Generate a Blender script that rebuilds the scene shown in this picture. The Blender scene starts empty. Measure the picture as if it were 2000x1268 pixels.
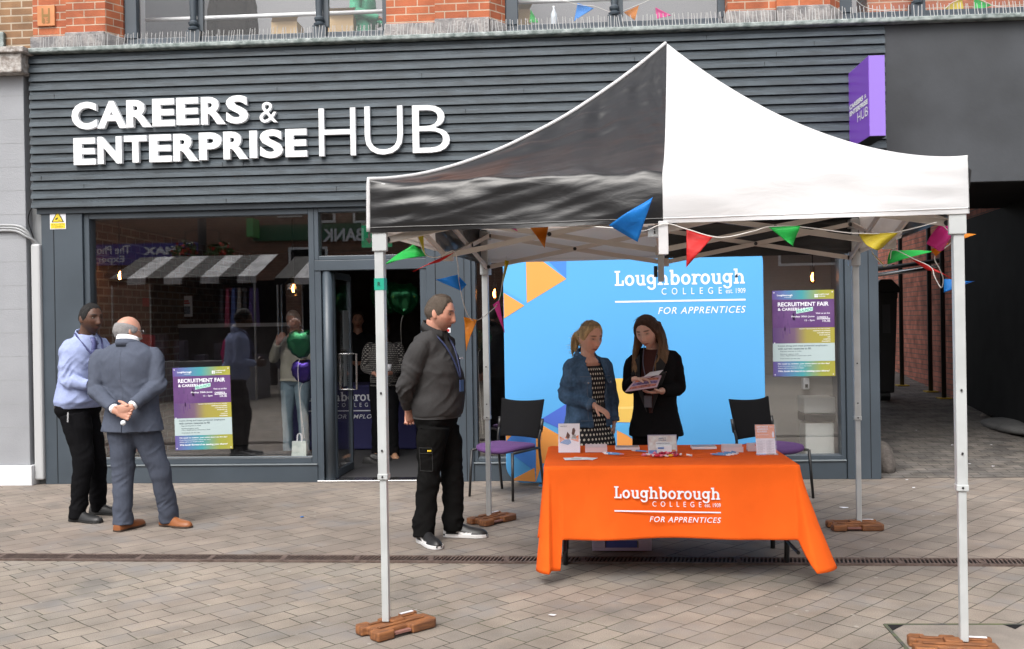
import bpy, bmesh, math, random
import numpy as np
from mathutils import Vector, Matrix, noise as mnoise
random.seed(7)
R = math.radians
SC = bpy.context.scene
COL = SC.collection

# ------------------------------------------------------------------ camera, sky, sun, exposure
F_PX, YAW, PIT, ROL, CAM_H = 1957.8, .0666, -.003, -.0167, 1.6115
def _cam_axes():
    cy, sy = math.cos(YAW), math.sin(YAW)
    f = Vector((-sy*math.cos(PIT), cy*math.cos(PIT), math.sin(PIT)))
    r = Vector((cy, sy, 0)); u = r.cross(f)
    return r*math.cos(ROL)+u*math.sin(ROL), -r*math.sin(ROL)+u*math.cos(ROL), f
CR, CU, CF = _cam_axes()
cam_d = bpy.data.cameras.new('camera'); cam = bpy.data.objects.new('camera', cam_d); COL.objects.link(cam)
cam.matrix_world = Matrix(((CR.x, CU.x, -CF.x, 0), (CR.y, CU.y, -CF.y, 0), (CR.z, CU.z, -CF.z, CAM_H), (0, 0, 0, 1)))
cam_d.sensor_width = 36; cam_d.sensor_fit = 'HORIZONTAL'; cam_d.lens = F_PX/2000*36
cam_d.clip_start = .05; cam_d.clip_end = 500
SC.camera = cam
SUN_EL, SUN_AZ = R(52), R(200)      # azimuth measured clockwise from +Y
world = bpy.data.worlds.new('World'); SC.world = world; world.use_nodes = True
wn = world.node_tree.nodes; wl = world.node_tree.links
bg = wn['Background']; sky = wn.new('ShaderNodeTexSky'); sky.sky_type = 'NISHITA'
sky.sun_disc = False; sky.sun_elevation = SUN_EL; sky.sun_rotation = SUN_AZ; sky.air_density = 1.0; sky.dust_density = 6.0; sky.ozone_density = 1.0
hs = wn.new('ShaderNodeHueSaturation'); hs.inputs['Saturation'].default_value = .3
wl.new(sky.outputs[0], hs.inputs['Color']); wl.new(hs.outputs[0], bg.inputs[0]); bg.inputs[1].default_value = .15
sun_d = bpy.data.lights.new('sun', 'SUN'); sun_d.energy = 1.05; sun_d.angle = R(36); sun_d.color = (1, .96, .9)
sun = bpy.data.objects.new('sun', sun_d); COL.objects.link(sun)
_sd = Vector((math.sin(SUN_AZ)*math.cos(SUN_EL), math.cos(SUN_AZ)*math.cos(SUN_EL), math.sin(SUN_EL)))
sun.rotation_euler = _sd.to_track_quat('Z', 'Y').to_euler(); sun.location = (0, -5, 20)
SC.view_settings.view_transform = 'Standard'; SC.view_settings.look = 'None'
SC.view_settings.exposure = .84; SC.view_settings.gamma = 1
SC.cycles.max_bounces = 8; SC.cycles.transparent_max_bounces = 16

# ------------------------------------------------------------------ measuring helpers (a picture point on a known plane of the place)
D = 10.0718                        # distance of the shop front
ORI = Vector((0, 0, CAM_H))
def ray(u, v): return CF + CR*((u-1000)/F_PX) + CU*((634-v)/F_PX)
def at(u, v, y=D):
    d = ray(u, v); return ORI + d*(y/d.y)
def gnd(u, v, z=0):
    d = ray(u, v); return ORI + d*((z-CAM_H)/d.z)
RAMP = .07
def ramp_z(y): return max(0, RAMP*(y-D))
def rmp(u, v):
    d = ray(u, v); t = (RAMP*(0-D)-CAM_H)/(d.z-RAMP*d.y); return ORI + d*t
def rect(u0, v0, u1, v1, y=D):
    a, b, c, d = at(u0, v0, y), at(u1, v0, y), at(u0, v1, y), at(u1, v1, y)
    return (a.x+c.x)/2, (b.x+d.x)/2, (c.z+d.z)/2, (a.z+b.z)/2      # x0 x1 z0 z1

# ------------------------------------------------------------------ object helpers
def tag(o, label=None, cat=None, group=None, kind=None):
    if label: o['label'] = label
    if cat: o['category'] = cat
    if group: o['group'] = group
    if kind: o['kind'] = kind
    return o
def thing(name, label, cat, loc=(0, 0, 0), group=None):
    o = bpy.data.objects.new(name, None); COL.objects.link(o); o.location = loc; o.empty_display_size = .2
    o['org'] = tuple(loc)
    return tag(o, label, cat, group)
def org(o): return Vector(o['org']) if o is not None and 'org' in o else Vector((0, 0, 0))
def copy_tree(o, parent=None):
    c = o.copy(); COL.objects.link(c)
    if parent: c.parent = parent
    for ch in list(o.children): copy_tree(ch, c)
    return c

class MB:
    def __init__(s): s.v = []; s.f = []; s.m = []; s.mi = 0
    def add(s, vs, fs):
        b = len(s.v); s.v += [tuple(p) for p in vs]; s.f += [tuple(b+i for i in f) for f in fs]; s.m += [s.mi]*len(fs); return s
    def box(s, x0, x1, y0, y1, z0, z1):
        if x0 > x1: x0, x1 = x1, x0
        if y0 > y1: y0, y1 = y1, y0
        if z0 > z1: z0, z1 = z1, z0
        return s.add([(x0,y0,z0),(x1,y0,z0),(x1,y1,z0),(x0,y1,z0),(x0,y0,z1),(x1,y0,z1),(x1,y1,z1),(x0,y1,z1)],
                     [(0,3,2,1),(4,5,6,7),(0,1,5,4),(1,2,6,5),(2,3,7,6),(3,0,4,7)])
    def bar(s, a, b, w, h, up=(0, 0, 1)):
        a, b = Vector(a), Vector(b); d = (b-a).normalized(); up = Vector(up)
        if abs(d.dot(up)) > .97: up = Vector((0, 1, 0))
        x = d.cross(up).normalized(); z = x.cross(d)
        vs = [p + x*(sx*w/2) + z*(sz*h/2) for p in (a, b) for sx, sz in ((-1,-1),(1,-1),(1,1),(-1,1))]
        return s.add(vs, [(0,1,2,3),(4,7,6,5),(0,4,5,1),(1,5,6,2),(2,6,7,3),(3,7,4,0)])
    def loft(s, rings, cap=True, closed=True):
        n = len(rings[0]); b = []
        for r in rings: b += list(r)
        fs = []
        for i in range(len(rings)-1):
            for j in range(n if closed else n-1):
                k = (j+1) % n; fs.append((i*n+j, i*n+k, (i+1)*n+k, (i+1)*n+j))
        if cap: fs.append(tuple(reversed(range(n)))); fs.append(tuple((len(rings)-1)*n+j for j in range(n)))
        return s.add(b, fs)
    def tube(s, pts, r, n=8, seg=1):
        pts = [Vector(p) for p in pts]; rad = list(r) if hasattr(r, '__len__') else [r]*len(pts)
        if seg > 1:
            q, rr = [], []
            for i in range(len(pts)-1):
                p0 = pts[max(i-1, 0)]; p1 = pts[i]; p2 = pts[i+1]; p3 = pts[min(i+2, len(pts)-1)]
                for k in range(seg):
                    t = k/seg
                    q.append(.5*((2*p1)+(p2-p0)*t+(2*p0-5*p1+4*p2-p3)*t*t+(3*p1-p0-3*p2+p3)*t**3)); rr.append(rad[i]*(1-t)+rad[i+1]*t)
            q.append(pts[-1]); rr.append(rad[-1]); pts, rad = q, rr
        rings = []; nx = None
        for i, p in enumerate(pts):
            d = (pts[min(i+1, len(pts)-1)]-pts[max(i-1, 0)]).normalized()
            if nx is None:
                a = Vector((0, 0, 1)) if abs(d.z) < .9 else Vector((1, 0, 0)); nx = d.cross(a).normalized()
            nx = (nx - d*nx.dot(d)).normalized(); ny = d.cross(nx)
            rings.append([p + (nx*math.cos(2*math.pi*j/n)+ny*math.sin(2*math.pi*j/n))*rad[i] for j in range(n)])
        return s.loft(rings)
    def sph(s, c, r, n=16, m=10):
        c = Vector(c); r = Vector((r,)*3) if not hasattr(r, '__len__') else Vector(r); rings = []
        for i in range(m+1):
            a = math.pi*(.02+.96*i/m)
            rings.append([c+Vector((r.x*math.sin(a)*math.cos(2*math.pi*j/n), r.y*math.sin(a)*math.sin(2*math.pi*j/n), -r.z*math.cos(a))) for j in range(n)])
        return s.loft(rings)
    def lathe(s, c, prof, n=20):
        c = Vector(c)
        return s.loft([[c+Vector((r*math.cos(2*math.pi*j/n), r*math.sin(2*math.pi*j/n), z)) for j in range(n)] for r, z in prof])
    def prism(s, poly, fn, t0, t1):
        n = len(poly); vs = [fn(a, b, t0) for a, b in poly]+[fn(a, b, t1) for a, b in poly]
        fs = [tuple(reversed(range(n))), tuple(range(n, 2*n))]+[(i, (i+1) % n, n+(i+1) % n, n+i) for i in range(n)]
        return s.add(vs, fs)
    def build(s, name, mats, parent=None, smooth=False, bevel=0, world=True, label=None, fix=True):
        me = bpy.data.meshes.new(name); o3 = org(parent) if world else Vector((0, 0, 0))
        me.from_pydata([(p[0]-o3.x, p[1]-o3.y, p[2]-o3.z) for p in s.v], [], s.f)
        for m in (mats if isinstance(mats, (list, tuple)) else [mats]): me.materials.append(m)
        if len(me.materials) > 1: me.polygons.foreach_set('material_index', s.m)
        if smooth: me.polygons.foreach_set('use_smooth', [True]*len(me.polygons))
        if fix:
            bm = bmesh.new(); bm.from_mesh(me); bmesh.ops.recalc_face_normals(bm, faces=bm.faces); bm.to_mesh(me); bm.free()
        me.update()
        return link(name, me, parent, bevel, label)
def link(name, me, parent=None, bevel=0, label=None):
    o = bpy.data.objects.new(name, me); COL.objects.link(o)
    if parent is not None: o.parent = parent; o['org'] = tuple(org(parent))
    if bevel:
        b = o.modifiers.new('bevel', 'BEVEL'); b.width = bevel; b.segments = 2; b.limit_method = 'ANGLE'; b.angle_limit = R(40)
    if label: o['label'] = label
    return o
def smooth_by_angle(me, deg=35):
    me.polygons.foreach_set('use_smooth', [True]*len(me.polygons))

# ------------------------------------------------------------------ materials
def lin(c):
    if isinstance(c, str):
        c = [int(c[i:i+2], 16)/255 for i in (0, 2, 4)]
        c = [x/12.92 if x <= .04045 else ((x+.055)/1.055)**2.4 for x in c]
    return tuple(c)+(1,)
def mat(name, c, rough=.6, metal=0, var=0, vs=6, bump=0, bs=40, stretch=None, emit=0, spec=.5, coat=0, c2=None, trans=0):
    m = bpy.data.materials.new(name); m.use_nodes = True; nt = m.node_tree; N = nt.nodes; L = nt.links
    p = N['Principled BSDF']; p.inputs['Base Color'].default_value = lin(c); p.inputs['Roughness'].default_value = rough
    p.inputs['Metallic'].default_value = metal; p.inputs['Specular IOR Level'].default_value = spec
    if coat: p.inputs['Coat Weight'].default_value = coat; p.inputs['Coat Roughness'].default_value = .1
    if emit: p.inputs['Emission Color'].default_value = lin(c); p.inputs['Emission Strength'].default_value = emit
    if trans: p.inputs['Transmission Weight'].default_value = trans
    tc = N.new('ShaderNodeTexCoord'); mp = N.new('ShaderNodeMapping'); L.new(tc.outputs['Object'], mp.inputs[0])
    if stretch: mp.inputs['Scale'].default_value = stretch
    if var or c2:
        n = N.new('ShaderNodeTexNoise'); n.inputs['Scale'].default_value = vs; n.inputs['Detail'].default_value = 6; L.new(mp.outputs[0], n.inputs[0])
        r = N.new('ShaderNodeValToRGB'); L.new(n.outputs[0], r.inputs[0])
        a = lin(c); b = lin(c2) if c2 else tuple(min(1, x*(1+var)) for x in a[:3])+(1,)
        if not c2: a = tuple(x*(1-var) for x in a[:3])+(1,)
        r.color_ramp.elements[0].position = .35; r.color_ramp.elements[1].position = .65
        r.color_ramp.elements[0].color = a; r.color_ramp.elements[1].color = b
        L.new(r.outputs[0], p.inputs['Base Color'])
    if bump:
        n2 = N.new('ShaderNodeTexNoise'); n2.inputs['Scale'].default_value = bs; n2.inputs['Detail'].default_value = 4; L.new(mp.outputs[0], n2.inputs[0])
        b = N.new('ShaderNodeBump'); b.inputs['Strength'].default_value = bump; b.inputs['Distance'].default_value = .02
        L.new(n2.outputs[0], b.inputs['Height']); L.new(b.outputs[0], p.inputs['Normal'])
    return m
def attr_mat(name, rough=.55, bump=.1, bs=200, var=.12, spec=.4, sss=0):
    m = bpy.data.materials.new(name); m.use_nodes = True; N = m.node_tree.nodes; L = m.node_tree.links; p = N['Principled BSDF']
    a = N.new('ShaderNodeAttribute'); a.attribute_name = 'tint'; n = N.new('ShaderNodeTexNoise'); n.inputs['Scale'].default_value = 30
    mr = N.new('ShaderNodeMapRange'); mr.inputs[3].default_value = 1-var; mr.inputs[4].default_value = 1+var; L.new(n.outputs[0], mr.inputs[0])
    v = N.new('ShaderNodeVectorMath'); v.operation = 'SCALE'; L.new(a.outputs['Color'], v.inputs[0]); L.new(mr.outputs[0], v.inputs['Scale'])
    L.new(v.outputs[0], p.inputs['Base Color']); p.inputs['Roughness'].default_value = rough; p.inputs['Specular IOR Level'].default_value = spec
    if sss:
        p.inputs['Subsurface Weight'].default_value = sss; p.inputs['Subsurface Radius'].default_value = (.02, .008, .005); p.inputs['Subsurface Scale'].default_value = .5
    if bump:
        n2 = N.new('ShaderNodeTexNoise'); n2.inputs['Scale'].default_value = bs; b = N.new('ShaderNodeBump'); b.inputs['Strength'].default_value = bump; b.inputs['Distance'].default_value = .005
        L.new(n2.outputs[0], b.inputs['Height']); L.new(b.outputs[0], p.inputs['Normal'])
    return m
def brick_mat(name, ca, cb, mortar, bw, bh, ax='xz', ms=.012, var=.25, rough=.85, flat=False):
    m = bpy.data.materials.new(name); m.use_nodes = True; N = m.node_tree.nodes; L = m.node_tree.links; p = N['Principled BSDF']
    tc = N.new('ShaderNodeTexCoord'); sp = N.new('ShaderNodeSeparateXYZ'); L.new(tc.outputs['Object'], sp.inputs[0])
    cb_ = N.new('ShaderNodeCombineXYZ')
    ad = N.new('ShaderNodeMath'); ad.operation = 'ADD'; L.new(sp.outputs['X'], ad.inputs[0]); L.new(sp.outputs['Y'], ad.inputs[1])
    if flat: L.new(sp.outputs['X'], cb_.inputs[0]); L.new(sp.outputs['Y'], cb_.inputs[1])
    else: L.new(ad.outputs[0], cb_.inputs[0]); L.new(sp.outputs['Z'], cb_.inputs[1])
    b = N.new('ShaderNodeTexBrick'); b.inputs['Scale'].default_value = 1; b.inputs['Brick Width'].default_value = bw; b.inputs['Row Height'].default_value = bh
    b.inputs['Mortar Size'].default_value = ms; b.inputs['Mortar Smooth'].default_value = .2; b.inputs['Bias'].default_value = 0
    b.inputs['Color1'].default_value = lin(ca); b.inputs['Color2'].default_value = lin(cb); b.inputs['Mortar'].default_value = lin(mortar); L.new(cb_.outputs[0], b.inputs[0])
    n = N.new('ShaderNodeTexNoise'); n.inputs['Scale'].default_value = 5; n.inputs['Detail'].default_value = 8; L.new(tc.outputs['Object'], n.inputs[0])
    mr = N.new('ShaderNodeMapRange'); mr.inputs[1].default_value = .3; mr.inputs[2].default_value = .7; mr.inputs[3].default_value = 1-var; mr.inputs[4].default_value = 1+var; L.new(n.outputs[0], mr.inputs[0])
    v = N.new('ShaderNodeVectorMath'); v.operation = 'SCALE'; L.new(b.outputs[0], v.inputs[0]); L.new(mr.outputs[0], v.inputs['Scale'])
    L.new(v.outputs[0], p.inputs['Base Color']); p.inputs['Roughness'].default_value = rough
    n3 = N.new('ShaderNodeTexNoise'); n3.inputs['Scale'].default_value = 90; n3.inputs['Detail'].default_value = 3; L.new(tc.outputs['Object'], n3.inputs[0])
    hm = N.new('ShaderNodeMath'); hm.operation = 'MULTIPLY_ADD'; hm.inputs[1].default_value = -1.2; L.new(b.outputs['Fac'], hm.inputs[0]); L.new(n3.outputs[0], hm.inputs[2])
    bp = N.new('ShaderNodeBump'); bp.inputs['Strength'].default_value = .6; bp.inputs['Distance'].default_value = .008; L.new(hm.outputs[0], bp.inputs['Height']); L.new(bp.outputs[0], p.inputs['Normal'])
    return m
def glass_mat(name, ior=1.9, tint=(1, 1, 1)):
    m = bpy.data.materials.new(name); m.use_nodes = True; N = m.node_tree.nodes; L = m.node_tree.links
    for n in list(N):
        if n.type == 'BSDF_PRINCIPLED': N.remove(n)
    out = N['Material Output']; t = N.new('ShaderNodeBsdfTransparent'); t.inputs[0].default_value = tint+(1,); g = N.new('ShaderNodeBsdfGlossy'); g.inputs['Roughness'].default_value = 0
    lw = N.new('ShaderNodeLayerWeight'); pw = N.new('ShaderNodeMath'); pw.operation = 'POWER'; pw.inputs[1].default_value = 5; ma = N.new('ShaderNodeMath'); ma.operation = 'MULTIPLY_ADD'; r0 = ((ior-1)/(ior+1))**2; ma.inputs[1].default_value = 1-r0; ma.inputs[2].default_value = r0; mx = N.new('ShaderNodeMixShader')
    L.new(lw.outputs['Facing'], pw.inputs[0]); L.new(pw.outputs[0], ma.inputs[0]); L.new(ma.outputs[0], mx.inputs[0]); L.new(t.outputs[0], mx.inputs[1]); L.new(g.outputs[0], mx.inputs[2]); L.new(mx.outputs[0], out.inputs[0])
    return m
def fabric_mat(name, c, transl, rough=.35, spec=.5, bump=.25, scl=(1, 1, 1), bs=8, inner=None):
    m = bpy.data.materials.new(name); m.use_nodes = True; N = m.node_tree.nodes; L = m.node_tree.links; p = N['Principled BSDF']; out = N['Material Output']
    p.inputs['Base Color'].default_value = lin(c); p.inputs['Roughness'].default_value = rough; p.inputs['Specular IOR Level'].default_value = spec
    tc = N.new('ShaderNodeTexCoord'); mp = N.new('ShaderNodeMapping'); mp.inputs['Scale'].default_value = scl; mp.inputs['Rotation'].default_value = (0, R(18), R(12)); L.new(tc.outputs['Object'], mp.inputs[0])
    n = N.new('ShaderNodeTexNoise'); n.inputs['Scale'].default_value = bs; n.inputs['Detail'].default_value = 5; n.inputs['Distortion'].default_value = .6; L.new(mp.outputs[0], n.inputs[0])
    b = N.new('ShaderNodeBump'); b.inputs['Strength'].default_value = bump; b.inputs['Distance'].default_value = .03; L.new(n.outputs[0], b.inputs['Height']); L.new(b.outputs[0], p.inputs['Normal'])
    t = N.new('ShaderNodeBsdfTranslucent'); t.inputs[0].default_value = lin(inner or c); mx = N.new('ShaderNodeMixShader'); mx.inputs[0].default_value = transl
    L.new(p.outputs[0], mx.inputs[1]); L.new(t.outputs[0], mx.inputs[2]); L.new(mx.outputs[0], out.inputs[0])
    return m
def dots_mat(name, base, dot, scale, r=.3):
    m = bpy.data.materials.new(name); m.use_nodes = True; N = m.node_tree.nodes; L = m.node_tree.links; p = N['Principled BSDF']; p.inputs['Roughness'].default_value = .8
    a = N.new('ShaderNodeAttribute'); a.attribute_name = 'tint'
    sp = N.new('ShaderNodeSeparateXYZ'); L.new(a.outputs['Vector'], sp.inputs[0])
    def mth(op, *ins):
        q = N.new('ShaderNodeMath'); q.operation = op
        for i, x in enumerate(ins):
            if isinstance(x, (int, float)): q.inputs[i].default_value = x
            else: L.new(x, q.inputs[i])
        return q.outputs[0]
    u = mth('MULTIPLY', sp.outputs[0], scale); v = mth('MULTIPLY', sp.outputs[1], scale)
    row = mth('FLOOR', v); off = mth('MULTIPLY', mth('MODULO', row, 2.0), .5); uu = mth('FRACT', mth('ADD', u, off)); vv = mth('FRACT', v)
    d = mth('SQRT', mth('ADD', mth('POWER', mth('SUBTRACT', uu, .5), 2.0), mth('POWER', mth('SUBTRACT', vv, .5), 2.0)))
    k = mth('LESS_THAN', d, r); mx = N.new('ShaderNodeMix'); mx.data_type = 'RGBA'; L.new(k, mx.inputs[0]); mx.inputs[6].default_value = lin(base); mx.inputs[7].default_value = lin(dot)
    L.new(mx.outputs[2], p.inputs['Base Color'])
    return m
def ramp_mat(name, stops, axis='X', lo=0, hi=1, rough=.4):
    m = bpy.data.materials.new(name); m.use_nodes = True; N = m.node_tree.nodes; L = m.node_tree.links; p = N['Principled BSDF']; p.inputs['Roughness'].default_value = rough
    tc = N.new('ShaderNodeTexCoord'); sp = N.new('ShaderNodeSeparateXYZ'); L.new(tc.outputs['Generated'], sp.inputs[0])
    r = N.new('ShaderNodeValToRGB'); L.new(sp.outputs[axis], r.inputs[0]); e = r.color_ramp.elements
    e[0].position, e[0].color = stops[0][0], lin(stops[0][1]); e[1].position, e[1].color = stops[-1][0], lin(stops[-1][1])
    for pos, c in stops[1:-1]:
        q = e.new(pos); q.color = lin(c)
    L.new(r.outputs[0], p.inputs['Base Color']); return m

M = {}
M['slat'] = mat('slat paint', (.042, .057, .070), .55, var=.30, vs=4, bump=.15, bs=60, stretch=(1, 8, 8))
M['frame'] = mat('grey frame paint', (.047, .062, .078), .42, var=.12, vs=2, bump=.03, bs=200)
M['panel'] = mat('dark panel paint', (.036, .040, .046), .6, var=.3, vs=1.2, bump=.05, bs=30)
M['black'] = mat('black paint', (.010, .010, .011), .75, var=.3, vs=3, spec=.2)
M['blackm'] = mat('black plastic', (.015, .015, .016), .4)
M['white'] = mat('white letters', (.80, .82, .84), .4)
M['ltext'] = mat('white print', (.75, .77, .82), .6)
M['dtext'] = mat('dark print', (.06, .08, .10), .6)
M['alu'] = mat('white grey leg paint', (.43, .45, .455), .4, metal=0, var=.06, vs=8)
M['alu2'] = mat('grey truss paint', (.50, .455, .41), .45, var=.06)
M['steel'] = mat('brushed steel', (.6, .6, .6), .25, metal=1)
M['brick'] = brick_mat('orange brick', (.40, .12, .05), (.31, .082, .036), (.42, .33, .25), .235, .078, ms=.006)
M['brickb'] = brick_mat('brown brick', (.25, .14, .07), (.19, .105, .055), (.40, .33, .25), .235, .078, ms=.008)
M['bricki'] = brick_mat('inside brick', (.20, .105, .06), (.12, .065, .04), (.28, .24, .19), .24, .09, ms=.012)
M['brickr'] = brick_mat('red alley brick', (.46, .15, .095), (.36, .12, .08), (.15, .10, .08), .23, .08, ms=.008, var=.4)
M['brickd'] = brick_mat('dull street brick', (.24, .12, .08), (.19, .10, .07), (.25, .20, .16), .23, .08, ms=.008)
M['stone'] = mat('weathered stone', (.16, .155, .16), .9, c2=(.33, .31, .30), vs=9, bump=.6, bs=50)
M['lead'] = mat('lead flashing', (.10, .13, .125), .55, c2=(.30, .34, .335), vs=14, bump=.5, bs=30)
M['greypaint'] = mat('grey painted block', (.27, .28, .30), .6, var=.06, vs=2, bump=.15, bs=80)
M['whitepaint'] = mat('white painted plinth', (.70, .71, .73), .6, var=.06)
M['glass'] = glass_mat('window glass', 2.25)
M['glass2'] = glass_mat('upper window glass', 1.42)
M['acrylic'] = glass_mat('clear acrylic', 1.6, (.97, .95, .97))
M['orange'] = mat('orange cloth', (.80, .118, .012), .9, bump=.25, bs=300, spec=.15, var=.07, vs=2.5)
M['purple'] = mat('purple seat fabric', (.085, .033, .13), .9, bump=.2, bs=500)
M['wood'] = mat('brown moulded weight', (.27, .105, .035), .65, c2=(.13, .05, .02), vs=9, stretch=(1, 5, 5), bump=.2, bs=40)
M['paper'] = mat('white paper', (.78, .79, .84), .6)
M['signpurple'] = mat('purple sign', (.20, .07, .52), .35)
M['signlilac'] = mat('lilac sign edge', (.25, .15, .56), .4)
M['yellow'] = mat('yellow sign', (.75, .56, .02), .5)
M['skin'] = attr_mat('skin', .5, .12, 200, .14, sss=.08)
M['hair'] = attr_mat('hair', .6, .9, 120, .35, .3)
M['cloth'] = attr_mat('garment cloth', .95, .25, 130, .12, .04)
M['eye'] = attr_mat('eye', .55, 0, 200, .02, .15)
M['leather'] = attr_mat('shoe leather', .42, .05, 200, .1)
M['dots'] = dots_mat('polka dot cloth', (.012, .012, .014), (.72, .68, .58), 28, .25)
M['dots2'] = dots_mat('spotted blouse cloth', (.02, .02, .022), (.35, .33, .30), 45, .25)
M['emit'] = mat('bulb glow', (1, .42, .12), .4, emit=22)
M['amber'] = glass_mat('amber bulb glass', 1.5, (1, .75, .5))
M['dark'] = mat('dark interior wall', (.05, .045, .045), .8, var=.2)
M['ceil'] = mat('interior ceiling', (.16, .15, .14), .8)
M['mat'] = mat('dark entrance matting', (.022, .022, .025), .95, c2=(.038, .038, .042), vs=150, bump=.3, bs=200)
M['navy'] = mat('navy cloth', (.02, .02, .09), .8)
M['greenfoil'] = mat('green foil', (.006, .085, .03), .15, metal=.7, bump=.25, bs=12)
M['purplefoil'] = mat('purple foil', (.035, .014, .16), .15, metal=.7, bump=.25, bs=12)
M['room'] = mat('upstairs room wall', (.26, .265, .28), .8)
M['string'] = mat('bunting string', (.65, .63, .6), .8)
for n, c in dict(fgreen=(.03, .48, .09), fyellow=(.62, .50, .04), fred=(.62, .03, .03), fblue=(.02, .26, .72), forange=(.72, .26, .02), fpink=(.70, .05, .30)).items():
    M[n] = fabric_mat(n, c, .42, .5, .3, .45, bs=10)
M['cblack'] = fabric_mat('black canopy cloth', (.012, .012, .013), 0, .34, .5, .16, (1.0, 1.0, 3.2), 4)
M['cblack'].node_tree.nodes['Principled BSDF'].inputs['IOR'].default_value = 1.5
M['cwhite'] = fabric_mat('white canopy cloth', (.70, .71, .73), .26, .5, .3, .16, (1.2, 1.2, 4), 3, inner=(.80, .70, .62))
M['gblue'] = mat('banner light blue', (.080, .345, .69), .7, var=.015, vs=1.2)

# ------------------------------------------------------------------ text
def text_mesh(body, offset=0, shear=0, space=1):
    c = bpy.data.curves.new('t', 'FONT'); c.body = body; c.offset = offset; c.shear = shear; c.space_character = space; c.resolution_u = 4
    o = bpy.data.objects.new('t', c); COL.objects.link(o); dg = bpy.context.evaluated_depsgraph_get(); dg.update()
    me = bpy.data.meshes.new_from_object(o.evaluated_get(dg)); bpy.data.objects.remove(o); bpy.data.curves.remove(c)
    co = np.array([v.co[:2] for v in me.vertices]); fs = [tuple(p.vertices) for p in me.polygons]; bpy.data.meshes.remove(me)
    return co, fs
def text_into(mb, body, x0, x1, z0, z1, fn, depth=.002, offset=0, shear=0, space=1, ref=None):
    """lay the words into the box x0..x1, z0..z1 (ref: letters whose height fills the box); fn(a, b, t) gives the point, t the thickness"""
    co, fs = text_mesh(body, offset, shear, space)
    if len(co) == 0: return
    mn = co.min(0); mx = co.max(0)
    if ref:
        c2, _ = text_mesh(ref, offset, 0, 1); mny, mxy = c2[:, 1].min(), c2[:, 1].max()
    else: mny, mxy = mn[1], mx[1]
    X = x0+(co[:, 0]-mn[0])/(mx[0]-mn[0])*(x1-x0); Z = z0+(co[:, 1]-mny)/(mxy-mny)*(z1-z0)
    n = len(co); vs = [fn(a, b, depth) for a, b in zip(X, Z)]
    if depth > .004:
        vs += [fn(a, b, 0) for a, b in zip(X, Z)]; e = {}
        for f in fs:
            for i in range(len(f)):
                k = (f[i], f[(i+1) % len(f)]); e[k] = e.get(k, 0)+1
        side = [(a, b, n+b, n+a) for (a, b) in e if (b, a) not in e]
        fs = fs+side
    mb.add(vs, fs)
def wall_fn(y): return lambda a, b, t: (a, y-t, b)
_slab = None
def slab_word(mb, x0, x1, z0, zx, fn, t=.002):
    """the word in a heavy slab-serif letter: strokes, rings and serifs; z0 baseline, zx x-height line"""
    xh = zx-z0; W = .26; cap = 1.42
    glyphs = {}
    def rg(cx, cy, rx, ry, w, a0=0, a1=360):
        o = []; n = 20
        for i in range(n+1):
            a = R(a0+(a1-a0)*i/n); o.append(((cx+rx*math.cos(a), cy+ry*math.sin(a)), (cx+(rx-w)*math.cos(a), cy+(ry-w*.8)*math.sin(a))))
        return ('ring', o)
    def bx(a, b, c, d): return ('box', (a, b, c, d))
    s = .17
    glyphs['L'] = (1.0, [bx(.16, .42, 0, cap), bx(0, .58, cap-s, cap), bx(0, .95, 0, s), bx(.75, .95, 0, .5)])
    glyphs['o'] = (1.06, [rg(.5, .5, .5, .52, W)])
    glyphs['u'] = (1.12, [bx(.12, .37, .3, 1), bx(0, .2, 1-s, 1), bx(.7, .95, 0, 1), bx(.58, .8, 1-s, 1), rg(.535, .4, .41, .42, .24, 180, 360), bx(.9, 1.08, 0, s)])
    glyphs['g'] = (1.1, [rg(.46, .56, .46, .46, W), bx(.7, .95, -.1, 1), bx(.9, 1.08, 1-s, 1), rg(.5, -.08, .45, .36, .22, 185, 360)])
    glyphs['h'] = (1.2, [bx(.14, .4, 0, cap), bx(0, .2, cap-s, cap), bx(0, .52, 0, s), bx(.76, 1.02, 0, .62), bx(.64, 1.14, 0, s), rg(.58, .58, .44, .42, .25, 0, 180)])
    glyphs['b'] = (1.12, [bx(.12, .38, 0, cap), bx(0, .2, cap-s, cap), rg(.58, .5, .48, .52, W)])
    glyphs['r'] = (.86, [bx(.14, .4, 0, 1), bx(0, .2, 1-s, 1), bx(0, .56, 0, s), rg(.68, .6, .42, .4, .24, 40, 180)])
    word = 'Loughborough'; tot = sum(glyphs[c][0] for c in word)+.06*(len(word)-1); x = 0; k = 0
    fx = lambda a: x0+(x1-x0)*a/tot
    for c in word:
        w, parts = glyphs[c]
        for kind, d in parts:
            k += 1; tt = t+.00025*(k % 5)
            if kind == 'box':
                a, b, e, f = d; mb.add([fn(fx(x+p), z0+q*xh, tt) for p, q in ((a, e), (b, e), (b, f), (a, f))], [(0, 1, 2, 3)])
            else:
                n = len(d); mb.add([fn(fx(x+o[0]), z0+o[1]*xh, tt) for pr in d for o in pr], [(2*i, 2*i+2, 2*i+3, 2*i+1) for i in range(n-1)])
        x += w+.06
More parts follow.
